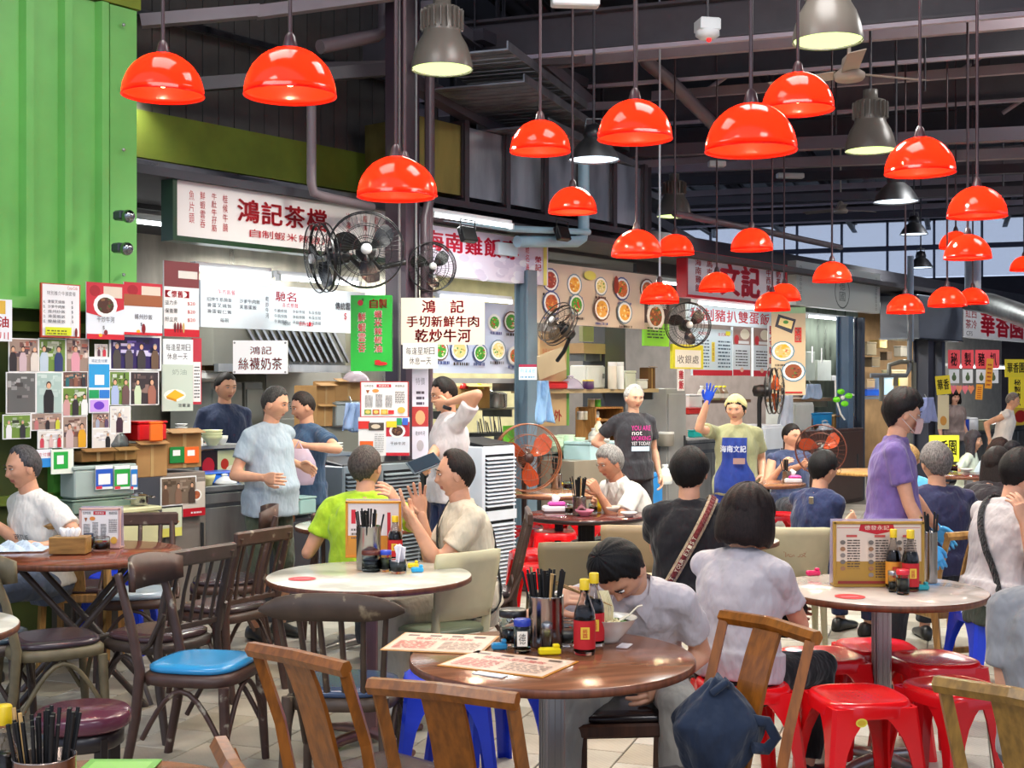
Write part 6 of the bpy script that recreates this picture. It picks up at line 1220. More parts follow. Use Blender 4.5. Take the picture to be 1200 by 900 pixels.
# steel fronted stall
it('tube', 'fluorescent tube in the plain sign stall', 945, 1003, 366, 375, -.25, 22, fn=7.)
it('panel', 'white electric distribution box on the steel wall', 958, 974, 422, 446, -1.2, .1, 'e0e8e0', name='switch_box', cat='electric box'); it('panel', 'taller grey electric box on the steel wall', 944, 955, 412, 446, -1.2, .1, 'c0ccc0', name='switch_box', cat='electric box'); it('panel', 'white double socket beside the distribution box', 975, 985, 440, 446, -1.2, .05, 'f0f0f0', name='socket', cat='socket')
for a, b, c in ((963, 408, 'e8e8e8'), (952, 406, 'e0e0e0')): MB(mat('plastic', c)).tube([P(a, b, Dv(a, -1.1)), P(a, 425, Dv(a, -1.1))], .012, 6).build('cable', None, 'white cable running down to the '+('distribution box' if a == 963 else 'taller electric box'), 'cable')
MB(mat('plastic', 'e8e8e8')).tube([P(979, 446, 16), P(979, 465, 16), P(985, 485, 16), P(990, 492, 16)], .012, 6).build('cable', None, 'white cable looping from the double socket', 'cable')
T = thing('pinwheel_fan', 'small lime green desk fan clipped beside the blue post', 'fan', P(987, 466, 15.2), 0); MB(WHT).ball((0, -.02, 0), .025).build('hub', T); MB(WHT).tube([(0, 0, 0), (.1, .05, .04), (.16, .08, .03)], .012, 8).build('arm', T)
for k in range(4): a = k*math.pi/2+.3; MB(mat('plastic', '70e020')).lathe([(0, 0), (.035, 0), (.035, .006), (0, .006)], 12, c=(.075*math.cos(a), -.02, .075*math.sin(a)), rot=(R(90), 0, 0), sx=1.3).build('blade', T)
it('crate', 'blue detergent carton with a yellow cap', 953, 976, 484, 500, .0, .25, '2090d0', name='carton', cat='carton'); it('box', 'plain cardboard carton behind the white bag', 977, 1004, 488, 512, .0, .3, 'b08850'); it('bag', 'white carrier bag before the blue carton', 962, 988, 497, 517, .2, .2, 'd8e4f0'); it('cabinet', 'dark brown sideboard behind the navy dressed woman', 945, 1012, 517, 700, .25, .5, '4a3834', z0=0, H=1.0)
# meter niche
for i, pts in enumerate(([(1066, 365), (1066, 432), (1062, 440), (1020, 440)], [(1033, 440), (1033, 470)], [(1042, 440), (1042, 428), (1055, 424), (1070, 424)], [(1050, 440), (1050, 452)], [(1071, 425), (1071, 470)])):
    MB(mat('plastic', '6a6a60' if i else '70767c')).tube([P(a, b, 18.2) for a, b in pts], .035, 8).build('gas_pipe', None, ('thick pale riser pipe with a yellow tag in the meter niche', 'short pipe drop over the blue crate', 'bent pipe above the beige meter', 'short pipe entering the beige meter', 'straight pipe beside the meter')[i], 'pipe', group='pipes in the meter niche')
for a, b, t, bt, c, l, cat in ((1045, 1065, 433, 453, 'c8b890', 'beige gas meter with a yellow tag', 'meter'), (1016, 1028, 400, 416, 'a89878', 'small tan junction box in the meter niche', 'box'), (1031, 1040, 398, 408, 'e0c080', 'cream lamp shade piece in the meter niche', 'lamp'), (1036, 1048, 441, 463, 'c0dce8', 'pale blue upright canister on the niche shelf', 'canister'), (1016, 1036, 456, 464, '2060d0', 'blue crate on the niche shelf', 'crate')):
    it('crate', l, a, b, t, bt, -1.6, .2, c, name=cat.replace(' ', '_'), cat=cat)
for a, b, t, bt, c, l in ((1022, 1032, 418, 430, '7a6a50', 'dark tan fuse box in the meter niche'), (1056, 1064, 405, 418, '8a8478', 'grey conduit box high in the meter niche'), (1016, 1026, 444, 455, 'c0a070', 'small tan carton over the blue crate'), (1040, 1046, 412, 422, '5a4a3a', 'brown junction box between the bent pipes')): it('crate', l, a, b, t, bt, -1.7, .15, c, name='junction_box', cat='box')
it('shelf', 'grey steel shelf in the meter niche', 1014, 1058, 465, 468, -1.5, .4, '808890'); board('small yellow tag on the beige gas meter', 1049, 1054, 444, 452, -1.58, lambda p, w, h: p.rect(0, 0, w, h, 'f0d010'), cat='tag', name='tag', th=.004)
it('towel', 'pale blue cloths hanging on the grey column', 1080, 1096, 466, 495, .3, .1, 'a8b4e8')
# tea garden stall
it('tube', 'row of tube light under the tea garden sign', 1112, 1215, 430-5, 434, .0, 30, fn=8.)
bpy.data.objects[-1] if False else None
it('counter', 'steel counter of the tea garden stall', 1100, 1215, 505, 700, .1, .6, z0=0, H=.9)
for i, (a, b, t, c, k) in enumerate(((1113, 1123, 478, 'e8e8e8', 'jar'), (1124, 1133, 484, 'e0e4e8', 'jar'), (1134, 1139, 489, '1838a0', 'tin'), (1118, 1128, 492, 'c02830', 'tin'), (1119, 1130, 497, 'e8d8c8', 'tin'), (1142, 1150, 490, 'e0e0e0', 'tin'), (1153, 1163, 492, '8a8a70', 'crate'))): it(k, ('tall white cup stack', 'white napkin holder', 'dark blue can', 'red tin', 'cream tub', 'white mug', 'olive box')[i]+' on the tea garden counter', a, b, t, 505, .15+.03*i, .12, c)
board('fruit poster glowing red and yellow on the tea garden counter', 1187, 1204, 478, 499, .4, lambda p, w, h: (p.rect(0, 0, w, h, 'e8c040'), p.ell(w*.5, h*.5, w*.4, h*.36, 'b02018')), cat='poster', name='fruit_poster')
# ---------------------------------------------------------------- fans
def cage_fan(label, p, r, yaw=0, pitch=0, blade='1a1a1c', wire='141416', body='1c1c20', hub='c8c8c8', stand=None, nb=3, group='caged wall fans', nw=44):
    T = thing('cage_fan', label, 'fan', p, R(yaw), group); T.rotation_euler.x = R(pitch); wm = mat('plastic', wire, rough=.3)
    for nm, yy, bul in (('front_grille', -.05, -.045), ('rear_grille', .04, .05)):
        mb = MB(wm)
        for rr in (1., .68, .36): mb.tube([(r*rr*math.cos(a), yy+bul*(1-rr), r*rr*math.sin(a)) for a in np.linspace(0, 2*math.pi, 33)], .003 if rr < 1 else .0055, 5, caps=False)
        for i in range(nw): a = 2*math.pi*i/nw; mb.tube([(r*.16*math.cos(a), yy+bul, r*.16*math.sin(a)), (r*.6*math.cos(a), yy+bul*.7, r*.6*math.sin(a)), (r*math.cos(a), yy, r*math.sin(a))], .0014, 3, caps=False)
        mb.build(nm, T)
    MB(wm).lathe([(r*1.005, -.012), (r*1.02, 0), (r*1.005, .012)], 48, rot=(R(90), 0, 0), caps=False).build('rim', T)
    MB(mat('plastic', hub)).lathe([(0, .1), (r*.13, .098), (r*.15, .085), (r*.15, .075)], 20, rot=(R(90), 0, 0)).build('badge', T)
    MB(mat('plastic', body)).lathe([(.03, -.02), (r*.26, -.06), (r*.28, -.12), (r*.24, -.19), (.0, -.21)], 20, rot=(R(90), 0, 0)).build('motor', T)
    for k in range(nb):
        a0 = 2*math.pi*k/nb+.5; vs = []
        for i in range(7):
            t = i/6; rr = r*(.12+.76*t); wd = .95*math.sin(math.pi*min(1, .18+.72*t))**.8
            for j in range(5): s_ = (j/4-.5)*wd+.25*t; vs.append((rr*math.cos(a0+s_), -.004+.05*(j/4-.5)*(1.1-t*.4), rr*math.sin(a0+s_)))
        fs = [(i*5+j, i*5+j+1, (i+1)*5+j+1, (i+1)*5+j) for i in range(6) for j in range(4)]; n = len(vs); vs += [(a, b+.004, c) for a, b, c in vs]; fs += [tuple(n+q for q in f[::-1]) for f in fs]
        MB(mat('plastic', blade, rough=.25)).add(vs, fs, True).build('blade', T)
    return T
dcol = fac(uc, vc, 0)
T = cage_fan('big black caged wall fan with a white hub on the brown column', P(429, 293, 9.15), .27, 8, 0); MB(BLK).tube([(0, .2, 0), (.1, .3, -.1), (.3, .35, -.05)], .02, 8).build('bracket', T)
T = cage_fan('wall fan turned sideways toward the tea stall tubes, left of the big one'.replace('left of', 'next to'), P(378, 302, 9.3), .25, -62, 8); MB(BLK).tube([(0, .2, 0), (.0, .3, -.12)], .02, 8).build('bracket', T)
cage_fan('caged wall fan half hidden by the brown column, over the pink banner', P(505, 313, 10.0), .19, 15, 0)
T = cage_fan('tilted grey brown wall fan before the tan dish banner', P(654, 380, 11.6), .20, -52, -30, '4a3a2a', '3a3028', '14181c'); MB(BLK).tube([(0, .18, 0), (-.05, .22, -.15), (-.2, .3, -.2)], .02, 8).build('bracket', T)
cage_fan('flat black wall fan above the cashier notice', P(806, 381, 13.4), .235, 6, 0)
def ped_fan(label, px, py, D, r, yaw, blade, pole=True, wire='181818', body='181818'):
    p = P(px, py, D); T = cage_fan(label, p, r, yaw, 0, blade, wire, body, body, group='pedestal fans', nw=30)
    MB(mat('plastic', body)).tube([(0, .12, 0), (0, .14, -.12), (0, .14, -p.z+.05)], [.03, .022, .018], 10).build('pole', T); MB(mat('plastic', body)).lathe([(.2, -p.z+.005), (.2, -p.z+.03), (.04, -p.z+.07)], 24, c=(0, .14, 0)).build('base', T)
ped_fan('pedestal fan with amber blades seen edge on by the hanging dish banner', 907, 458, 12.2, .22, 68, 'c05020'); ped_fan('large orange bladed fan beside the white cooler', 618, 536, 9.9, .26, 10, 'b04418', wire='8a5030', body='3a2018'); ped_fan('orange bladed fan behind the navy dressed woman', 962, 527, 10.8, .21, -15, 'c04820', wire='6a3828')
# ---------------------------------------------------------------- ducts, trays, pipes overhead
u0_, u1_ = FU(478, -.1), FU(742, -.1); T = thing('exhaust_duct', 'row of square metal exhaust duct sections over the stall fronts', 'duct', fac(u0_, .05, 3.25), FR); n = 6; L_ = (u1_-u0_)/n; DM = mat('metal', 'b8b4b4', rough=.3); DF = mat('plastic', '3c3438')
for i in range(n): MB(DM if i else mat('metal', '9a8a50', rough=.5)).box((L_*(i+.5), .35, .33), (L_*.97, .66, .62)).build('duct_section', T); MB(DF).box((L_*(i+1), .35, .33), (.06, .74, .72)).box((L_*(i+1), .35, .33), (.09, .70, .66)).build('flange', T)
MB(DF).box(((u1_-u0_)/2, .02, -.06), (u1_-u0_, .08, .06)).build('support_rail', T)
for i in range(4): MB(DF).cyl((L_*(1+i*1.5), .35, .68), .02, 1.6, 6).build('hanger', T)
PV_ = mat('plastic', '9cc0d0', rough=.3); PG = mat('plastic', '76686c', rough=.4)
def pipe(label, pts, r, m, D=None, name='pipe'): return MB(m).tube([P(a, b, d) for a, b, d in pts], r, 12).build(name, None, label, 'pipe')
pipe('pale blue plastic drain pipe turning up beside the ducts', [(606, 283, 11.6), (676, 283, 12.2), (682, 279, 12.3), (684, 268, 12.3), (684, 190, 12.3)], .055, PV_)
pipe('thin pale blue pipe along the pink banner top', [(520, 255, 10.9), (600, 268, 11.4), (690, 272, 12.3)], .03, PV_)
pipe('grey drain pipe dropping in front of the green band and turning toward the column', [(365, 118, 9.3), (365, 215, 9.3), (368, 226, 9.3), (378, 230, 9.35), (436, 243, 9.9)], .035, PG)
pipe('thick grey roof pipe bending down to the side of the mesh tray', [(752, 40, 13), (752, 62, 13), (757, 72, 13), (785, 95, 13), (850, 160, 14.5)], .07, PG)
pipe('horizontal grey pipe across the dark sheet wall to the brown column', [(375, 55, 9.8), (440, 42, 10.2), (450, 35, 10.2), (452, 0, 10.2)], .055, PG)
pipe('slanting conduit running over the red framed sign', [(790, 250, 14.5), (900, 272, 16), (985, 290, 18)], .04, PG)
pipe('thick pale blue grey pipe standing behind the small red lamps', [(1140, 300, 18), (1140, 345, 18)], .11, mat('plastic', '8a94a8')); pipe('slim blue grey riser pipe by the meter niche', [(1067, 300, 18.3), (1067, 400, 18.3)], .045, mat('plastic', '8a9ab0'))
pipe('fat silver duct pipe lying on top of the tea garden sign', [(1135, 352, 20), (1160, 356, 19.3), (1215, 376, 17.5)], .16, mat('metal', '9a9ca0', rough=.4))
for a in ((560, 100, 690, 75, 10.5, 13.5, .8, 'perforated cable tray above the ducts'), (545, 62, 640, 20, 10, 12, .7, 'perforated cable tray crossing behind the tall dusty bay lamp'), (600, 150, 720, 165, 11.5, 14, .7, 'perforated cable tray low over the ducts'), (690, 210, 800, 230, 14, 18, .6, 'perforated cable tray receding behind the grey dome lamp')): tray(*a[:7], label=a[7])
def angled_beam(label, a, b, r, col='4a444a'):
    pa, pb = P(*a), P(*b); d = pb-pa; mb = MB(mat('plastic', col, rough=.4)); mb.tube([pa, pb], r*1.4, 4, smooth=False); return mb.build('steel_beam', None, label, 'beam', group='steel members over the stalls')
for a, b, r, c, l in (((480, 95, 10.6), (900, 335, 22), .06, '5a545c', 'slanting steel member following the tops of the ducts'), ((300, 15, 9.5), (470, -8, 9.8), .045, '9a8f94', 'pale channel bar beside the two big red lamps'), ((165, 25, 9.3), (305, 13, 9.5), .045, '9a8f94', 'pale channel bar behind the lamp near the green wall'), ((160, 105, 9.6), (450, 82, 10.5), .05, '5c565a', 'grey bar across the dark ribbed wall, upper'), ((300, 82, 9.9), (690, 70, 12.5), .04, '6a6066', 'thin bar passing behind the tall dusty bay lamp'), ((500, 8, 10), (620, 95, 13), .05, '6c666e', 'steel strut rising beside the tall dusty bay lamp'),
                       ((620, 60, 12), (735, 160, 15), .06, '7c747c', 'steel strut crossing above the mesh trays'), ((560, 40, 11), (700, 105, 14), .05, '504a52', 'darker strut parallel to the mesh tray strut'), ((700, 25, 13), (820, 75, 15), .04, '8c848c', 'light bar near the white detector'), ((610, 128, 12), (760, 122, 14), .04, '7a727a', 'level bar above the middle aisle lamps'), ((640, 200, 13), (860, 185, 16), .04, '6a646c', 'level bar behind the grey dome lamp')): angled_beam(l, a, b, r, c)
# cross members seen against the far roof
for i, (y, D, c) in enumerate(((168, 14, '5c545c'), (188, 17, '8a8088'), (203, 19, '3c3840'), (226, 21, '6c6870'), (247, 24, '4a4854'))): angled_beam('long roof cross member seen at lamp level, '+('first and nearest', 'second, paler', 'third, dark', 'fourth, thin grey', 'last before the clerestory')[i], (700+i*20, y+12, D), (1260, y-14+i*3, D-3), .06, c)
# ceiling fans, detector, junction boxes
for px, py, D, rr, l in ((995, 88, 9.5, .62, 'cream ceiling fan under the largest bay lamp'), (985, 247, 20, .6, 'distant cream ceiling fan near the clerestory')):
    p = P(px, py, D); T = thing('ceiling_fan', l, 'fan', p, .25); CM = mat('plastic', 'b8a898'); MB(CM).lathe([(0, -.04), (.10, -.04), (.115, -.02), (.115, .01), (.06, .05), (.05, .12), (.02, .15)], 24).build('motor', T); MB(CM).cyl((0, 0, .14), .014, 5.6-p.z-.14, 8).build('rod', T)
    for k in range(3): a = k*2*math.pi/3+.1; MB(CM).box((math.cos(a)*rr*.58, math.sin(a)*rr*.58, .015), (rr*.9, .13, .006), rot=(R(12), 0, a)).build('blade', T)
p = P(829, 42, 9); T = thing('detector', 'white detector with a red indicator hanging near the top', 'detector', p, .2); MB(WHT).box((0, 0, .07), (.15, .15, .09), b=.01).build('box', T); MB(WHT).lathe([(.085, .03), (.085, 0), (.05, -.025), (0, -.03)], 24).build('dome', T); MB(mat('emit', 'ff2020', power=1.5)).ball((0, -.03, -.035), .018).build('indicator', T); MB(STD).cyl((0, 0, .1), .01, 2, 6).build('hanger', T)
for px, py, D, ww, l in ((674, 2, 8.5, .32, 'white junction box cut by the top edge'), (926, 206, 17, .36, 'white box fixed to a far beam'), (840, 192, 15, .2, 'small pale box under the level bar')): MB(WHT).box((0, 0, 0), (ww, .1, .07), b=.01).build('junction_box', None, l, 'junction box', P(px, py, D), .1)
for px, py in ((147, 254), (145, 292)): p = P(px, py, 8.0); T = thing('security_camera', 'dark glass dome camera on the green wall edge, '+('upper' if py < 270 else 'lower'), 'camera', p, FR, 'dome cameras on the green wall'); MB(mat('metal', '909498', rough=.15)).ball((0, -.03, 0), .042, 16, 12).build('dome', T); MB(mat('plastic', '3a4048')).box((0, .04, .01), (.08, .08, .06), b=.01).build('housing', T)
for px, py, D, l in ((548, 275, 10.5, 'black floodlight hanging over the pink banner'), (659, 274, 11.8, 'black floodlight beside the pale blue drain pipe')):
    p = P(px, py, D); T = thing('floodlight', l, 'floodlight', p, FR); MB(BLK).box((0, 0, 0), (.17, .06, .13), rot=(R(-20), 0, 0), b=.008).build('housing', T); MB(BLK).tube([(-.09, 0, 0), (-.09, 0, .12), (.09, 0, .12), (.09, 0, 0)], .007, 6).build('bracket', T)
it('panel', 'blank white light box on the pink banner', 584, 607, 283, 298, .15, .04, 'dcecf4', name='light_box', cat='light')

it('tube', 'fluorescent tube washing the pink banner from above', 505, 600, 246, 256, .45, 60, fn=5.)
# added tubes out of view under the soffit, brightening the stall interiors
for a, v, p_, c in ((.2, -1.2, 55, 'FFF'), (3.2, -1.2, 60, 0), (5.6, -1.2, 60, 0), (8., -1.2, 55, 0), (10.6, -1.2, 70, 0), (13, -1.0, 50, 0), (16.5, -1.0, 80, 0), (20, -1.0, 70, 0)):
    T = thing('light_tube', 'added fill tube under the soffit, '+{.2: 'over the tea stall refrigerators', 3.2: 'over the chicken rice pots', 5.6: 'over the mint bowls', 8.: 'over the steel oven', 10.6: 'over the syrup shelf', 13: 'over the white drawer unit', 16.5: 'before the meter niche', 20: 'inside the tea garden stall'}[a], 'light', fac(a, v, 2.9), FR, 'added fill tubes under the stall soffit'); MB(WHT).box((.6, 0, .03), (1.2, .06, .05)).build('fitting', T); MB(mat('emit', 'f4fbff', power=7.)).tube([(0.02, 0, -.01), (1.18, 0, -.01)], .016, 8).build('tube', T); lamp('tube_light', 'AREA', (.6, 0, -.04), p_, (1, .98, .93), 1.2, .1, (0, 0, 0), T)
# ---------------------------------------------------------------- the people
def ppl(label, px, D, face, aL=None, aR=None, fL=None, fR=None, eL=None, eR=None, **k):
    o = G(px, D); M = Matrix.Rotation(R(face), 3, 'Z').inverted()
    def cv(t): q = P(*t); return tuple(M @ (q-Vector((o.x, o.y, 0))))
    def ft(t): q = G(t[0], t[1], .08); return tuple(M @ (q-Vector((o.x, o.y, 0))))
    if aL: k['armL'] = cv(aL)
    if aR: k['armR'] = cv(aR)
    if fL: k['footL'] = ft(fL)
    if fR: k['footR'] = ft(fR)
    if eL: k['elL'] = tuple(M @ Vector(eL))
    if eR: k['elR'] = tuple(M @ Vector(eR))
    if 'voxel' not in k: k['voxel'] = .0085 if D < 5.4 else (.0105 if D < 7.5 else .013)
    return person(label, o.x, o.y, face, **k)
# at the green wall
I = ppl('man in a white printed tee at the folding table, turning to the picture edge', 58, 7.2, -38, aL=(46, 641, 6.72), aR=(-12, 610, 7.0), sit=True, lean=14, hd=(6, 0, -4), shirt='e8e4dc', pants='5a6478', hair='4a484a', style='recede', eL=(.3, 0, -.2), H=1.72)
p = Print(); p.ring(-.075, 0, .022, .026, .008, '20242c'); p.text('HERTUE', -.05, -.014, .15, .028, '303640', one=True); q = p.build('shirt_print', I['T'], I['B']((0.02, -.142, .30))); q.rotation_euler = (R(14), 0, R(4))
ppl('cook in a navy tee standing behind the serving shelf', 263, 10.3, 28, H=1.70, shirt='1f2c48', hair='181410', style='crop', hd=(6, 0, 15), aL=(300, 540, 10.2), aR=(238, 525, 10.0), skin='d09878')
I3 = ppl('standing man in a pale blue grey tee with dark green trousers', 314, 8.05, 52, H=1.60, belly=.05, width=.96, shirt='a2b2be', pants='48503f', hair='3a3836', style='crop', aR=(310, 560, 7.75), aL=(352, 545, 8.3), eR=(-.6, .2, -.3), hd=(10, 0, 20), lean=3, longpants=False)
ppl('person in a slate blue tee behind the standing man, holding a plastic bag', 360, 8.95, -48, H=1.56, shirt='35506e', pants='283448', hair='2c2420', style='crop', aL=(355, 522, 8.6), aR=(345, 530, 8.7), eL=(.9, -.1, -.2), hd=(14, 0, -10), pose=('grip', 'grip'))
# lime and cream men
ppl('man in a lime green tee seen from behind, head tilted', 424, 6.95, 168, sit=True, H=1.70, shirt='aed42c', pants='3c4048', hair='4a4440', style='recede', aR=(466, 588, 6.6), eR=(.6, -.2, -.6), aL=(385, 612, 7.2), hd=(0, 4, -18), width=1.12, lean=6)
I = ppl('balding man in a cream tee pointing with both open hands', 556, 6.42, -72, sit=True, H=1.72, shirt='d6cbb4', pants='b4aea0', hair='201a18', style='recede', aL=(484, 610, 6.15), aR=(494, 602, 6.55), eL=(.2, 0, -1), eR=(.2, 0, -1), pose=('open', 'open'), palmL=(.2, .8, .2), lean=8, hd=(2, 0, -6), shoes='e0dcd0', mouth=1)
bag_strap(I, '101012', .032, False, r=.012)
ppl('standing man in a white tee with one hand on his head', 526, 8.6, -70, H=1.66, shirt='e2dcde', pants='26365c', hair='1c1614', style='crop', aL=(524, 472, 8.45), eL=(.9, -.4, -.4), aR=(500, 545, 8.3), eR=(.5, 0, -1), hd=(14, 0, 0), pose=('relaxed', 'grip'), sleeve=.7)
# stall keepers
I = ppl('grey haired man in a black printed tee with a hand on his hip', 742, 11.0, 14, H=1.60, shirt='2e2d33', pants='25252a', hair='b0aca8', style='recede', aR=(727, 531, 11.0), eR=(-1, .3, 0), pose=('relaxed', 'relaxed'), hd=(4, 0, 8), skin='d8a68a')
p = Print(); p.text('YOU ARE', -.085, .06, .17, .042, 'e828a0', one=True); p.text('not', -.08, .02, .09, .034, 'f0f0f0', one=True); p.text('WORKING', -.085, -.025, .17, .038, 'e828a0', one=True); p.text('YET TODAY', -.085, -.065, .17, .03, 'f0f0f4', one=True); p.rect(-.085, -.115, .16, .04, 'c8dcf0'); q = p.build('shirt_print', I['T'], I['B']((.02, -.142, .27)))
I9 = ppl('woman in a navy apron and yellow kerchief raising a blue gloved hand', 863, 9.9, -18, H=1.52, shirt='9c9c74', pants='26345c', hair='d8cc8c', style='cap', aR=(829, 470, 9.7), eR=(-.6, 0, -1), aL=(893, 560, 9.8), pose=('relaxed', 'open'), glove=('2050d0', 'R'), palmR=(0, -1, 0), hd=(6, 0, -6), width=1.05, belly=.02)
drape(I9, 'apron', '20398c', lambda t: .105 if t < .25 else (.105+(t-.25)*.5 if t < .4 else .175), -.45, .40)
p = Print(); p.text('海南文記', -.10, 0, .2, .05, 'e8ecf4', .03); p.rect(.0, -.09, .09, .045, 'a08078'); p.build('lettering', I9['T'], I9['B']((0, -.178, .25)))
I = ppl('grey haired old man in a white shirt eating at the dark red table', 748, 8.75, -58, sit=True, H=1.66, shirt='e6e2da', pants='6a6a6a', hair='8c8884', style='short', neck='collar', aL=(701, 578, 8.35), aR=(708, 590, 8.7), eL=(.3, 0, -1), lean=22, hd=(16, 0, 0), pose=('half', 'half'), skin='c88c6c')
I = ppl('man in a black tee with a patterned cross strap, seen from behind', 808, 6.4, 176, sit=True, H=1.72, shirt='19181d', pants='202024', hair='0e0c0c', style='short', width=1.08, aL=(786, 622, 6.85), aR=(838, 622, 6.85), eL=(-.2, 0, -1), eR=(.2, 0, -1), hd=(0, 0, -14), lean=2)
bag_strap(I, 'c0a888', .05, False, r=.016); bag_strap(I, '7a2424', .026, False, 'strap_pattern', r=.021, txt='EXIST YOUR EXIST')
I = ppl('woman with a dark bob in a pale grey tee, sitting on a red stool', 862, 5.0, 138, sit=True, H=1.60, shirt='bcb4b8', pants='0c0c0e', hair='1c100e', style='bob', aR=(925, 700, 5.25), aL=(950, 730, 5.5), eR=(.4, -.2, -1), fL=(975, 5.6), fR=(945, 5.12), lean=6, hd=(8, 0, -8), width=1.08, shoes='1a1a1c')
I13 = ppl('man in a pale grey collared shirt bent over a bowl of noodles', 742, 4.88, -6, sit=True, H=1.70, shirt='c4bcc0', pants='aaa69c', hair='0d0b0c', style='short', neck='collar', aR=(650, 708, 4.42), eR=(-1, .1, -.5), aL=(775, 800, 4.55), eL=(.4, .5, -.3), lean=42, hd=(60, -14, -20), width=1.08, pose=('relaxed', 'half'), fL=(790, 4.45), fR=(640, 4.35), shoes='3a1e18', voxel=.008)
I = ppl('man in a navy tank top behind the small fridge', 926, 11.9, 18, sit=True, H=1.66, shirt='3a4668', sleeve=.04, hair='141010', style='crop', aL=(940, 545, 11.6), aR=(915, 548, 11.6), hd=(4, 0, 14), width=1.12)
I = ppl('woman in a navy dress with glasses, turned to her table', 952, 7.95, 128, sit=True, H=1.60, shirt='1e2a52', pants='1a2548', hair='0e0c0e', style='short', glasses=True, aR=(992, 612, 8.1), aL=(1000, 615, 8.3), lean=8, hd=(8, 0, -12))
MB(mat('metal', 'd0c8b0')).box((0, 0, 0), (.035, .01, .045), b=.004).build('strap_buckle', I['T'], loc=I['B']((-.05, .13, .40)))
I16 = ppl('standing woman in a purple tee with a pink face mask', 1040, 6.6, 78, H=1.57, shirt='75609e', pants='141318', hair='120d0f', style='puff', aR=(1098, 662, 6.35), eR=(-.6, 0, -1), aL=(1110, 640, 6.8), glove=('48a8e8', 'LR'), hd=(10, 0, 4), width=1.05, belly=.03, lean=5, pose=('relaxed', 'relaxed'))
mb = MB(mat('cloth', 'd8b4b0')); n = 10; vs = []
for i in range(7):
    z = -.105+.085*i/6
    for j in range(n+1): a = -1.15+2.3*j/n; vs.append((.068*math.sin(a)*(1-.12*abs(i/6-.5)), -.040-.066*math.cos(a)*(1+.10*math.sin(math.pi*i/6)), z+.010*math.cos(a)))
fs = [(i*(n+1)+j, i*(n+1)+j+1, (i+1)*(n+1)+j+1, (i+1)*(n+1)+j) for i in range(6) for j in range(n)]; m_ = len(vs); vs += [(a, b+.004, c) for a, b, c in vs]; fs += [tuple(m_+q for q in f[::-1]) for f in fs]
mb.add(vs, fs, True); mb.m(WHT)
for s_ in (-1, 1): mb.tube([(s_*.062, -.065, -.03), (s_*.08, -.02, .0), (s_*.09, .02, .015)], .0014, 4); mb.tube([(s_*.055, -.065, -.095), (s_*.078, -.02, -.06), (s_*.09, .02, -.03)], .0014, 4)
mb.v = [tuple(q) for q in I16['place'](mb.v)]; mb.build('face_mask', I16['T'])
ppl('grey haired man in a navy tee seen from behind on a light wood chair', 1098, 7.6, 186, sit=True, H=1.68, shirt='26284c', pants='202028', hair='6a6462', style='short', aL=(1065, 590, 8), aR=(1125, 590, 8), hd=(0, 0, 10), width=1.1)
ppl('woman with long dark hair leaning forward beside the yellow notice', 1150, 8.7, 128, sit=True, H=1.6, shirt='221a20', pants='202024', hair='1a0f0e', style='long', lean=18, aR=(1185, 590, 8.9), aL=(1180, 580, 9.1), hd=(12, 0, 0))
I = ppl('man in a pale grey tee with a black cross strap at the picture edge', 1166, 6.35, 112, sit=True, H=1.74, shirt='beb6b6', pants='363e33', hair='14100f', style='short', aR=(1200, 612, 6.1), eR=(.3, 0, -1), aL=(1235, 600, 6.6), lean=12, hd=(14, 0, -4), width=1.1, fL=(1230, 6.7), fR=(1225, 6.1))
bag_strap(I, '131215', .036, True, r=.014)
ppl('person in a grey tee cut by the edge, only shoulder and arm showing', 1243, 3.85, 150, sit=True, H=1.66, shirt='8e8e90', pants='505058', hair='18140f', style='short', aL=(1190, 900, 4.0), lean=4)
ppl('seated person in a sky blue top behind the masked woman', 1064, 9.4, 150, sit=True, H=1.56, shirt='5cb0e8', hair='b08a58', style='crop', aL=(1050, 590, 9.6), aR=(1095, 585, 9.8))
# far diners and stall staff
ppl('smiling woman behind the tea garden hatch', 1118, 19.6, 10, H=1.5, shirt='8a7a78', hair='1a1414', style='bob', skin='dca890')
ppl('elderly man in a white undershirt bending at the tea garden counter', 1172, 16.2, 62, H=1.52, shirt='e6e0dc', sleeve=.05, hair='6a6460', style='crop', lean=14, aR=(1160, 515, 16), hd=(10, 0, 0))
ppl('diner with long greying hair in a white and green top', 1131, 13.4, 60, sit=True, H=1.5, shirt='d0dccc', hair='38343a', style='long', aR=(1140, 560, 13), lean=8)
ppl('small brown haired diner between the long haired women', 1160, 12.9, 20, sit=True, H=1.44, shirt='b8ccdc', hair='2a1a18', style='bob', lean=10, hd=(30, 0, 0))
ppl('dark haired diner bowed over a plate at the far table', 1186, 12.4, -20, sit=True, H=1.5, shirt='a8c4dc', hair='15131a', style='short', lean=20, hd=(40, 0, 0))
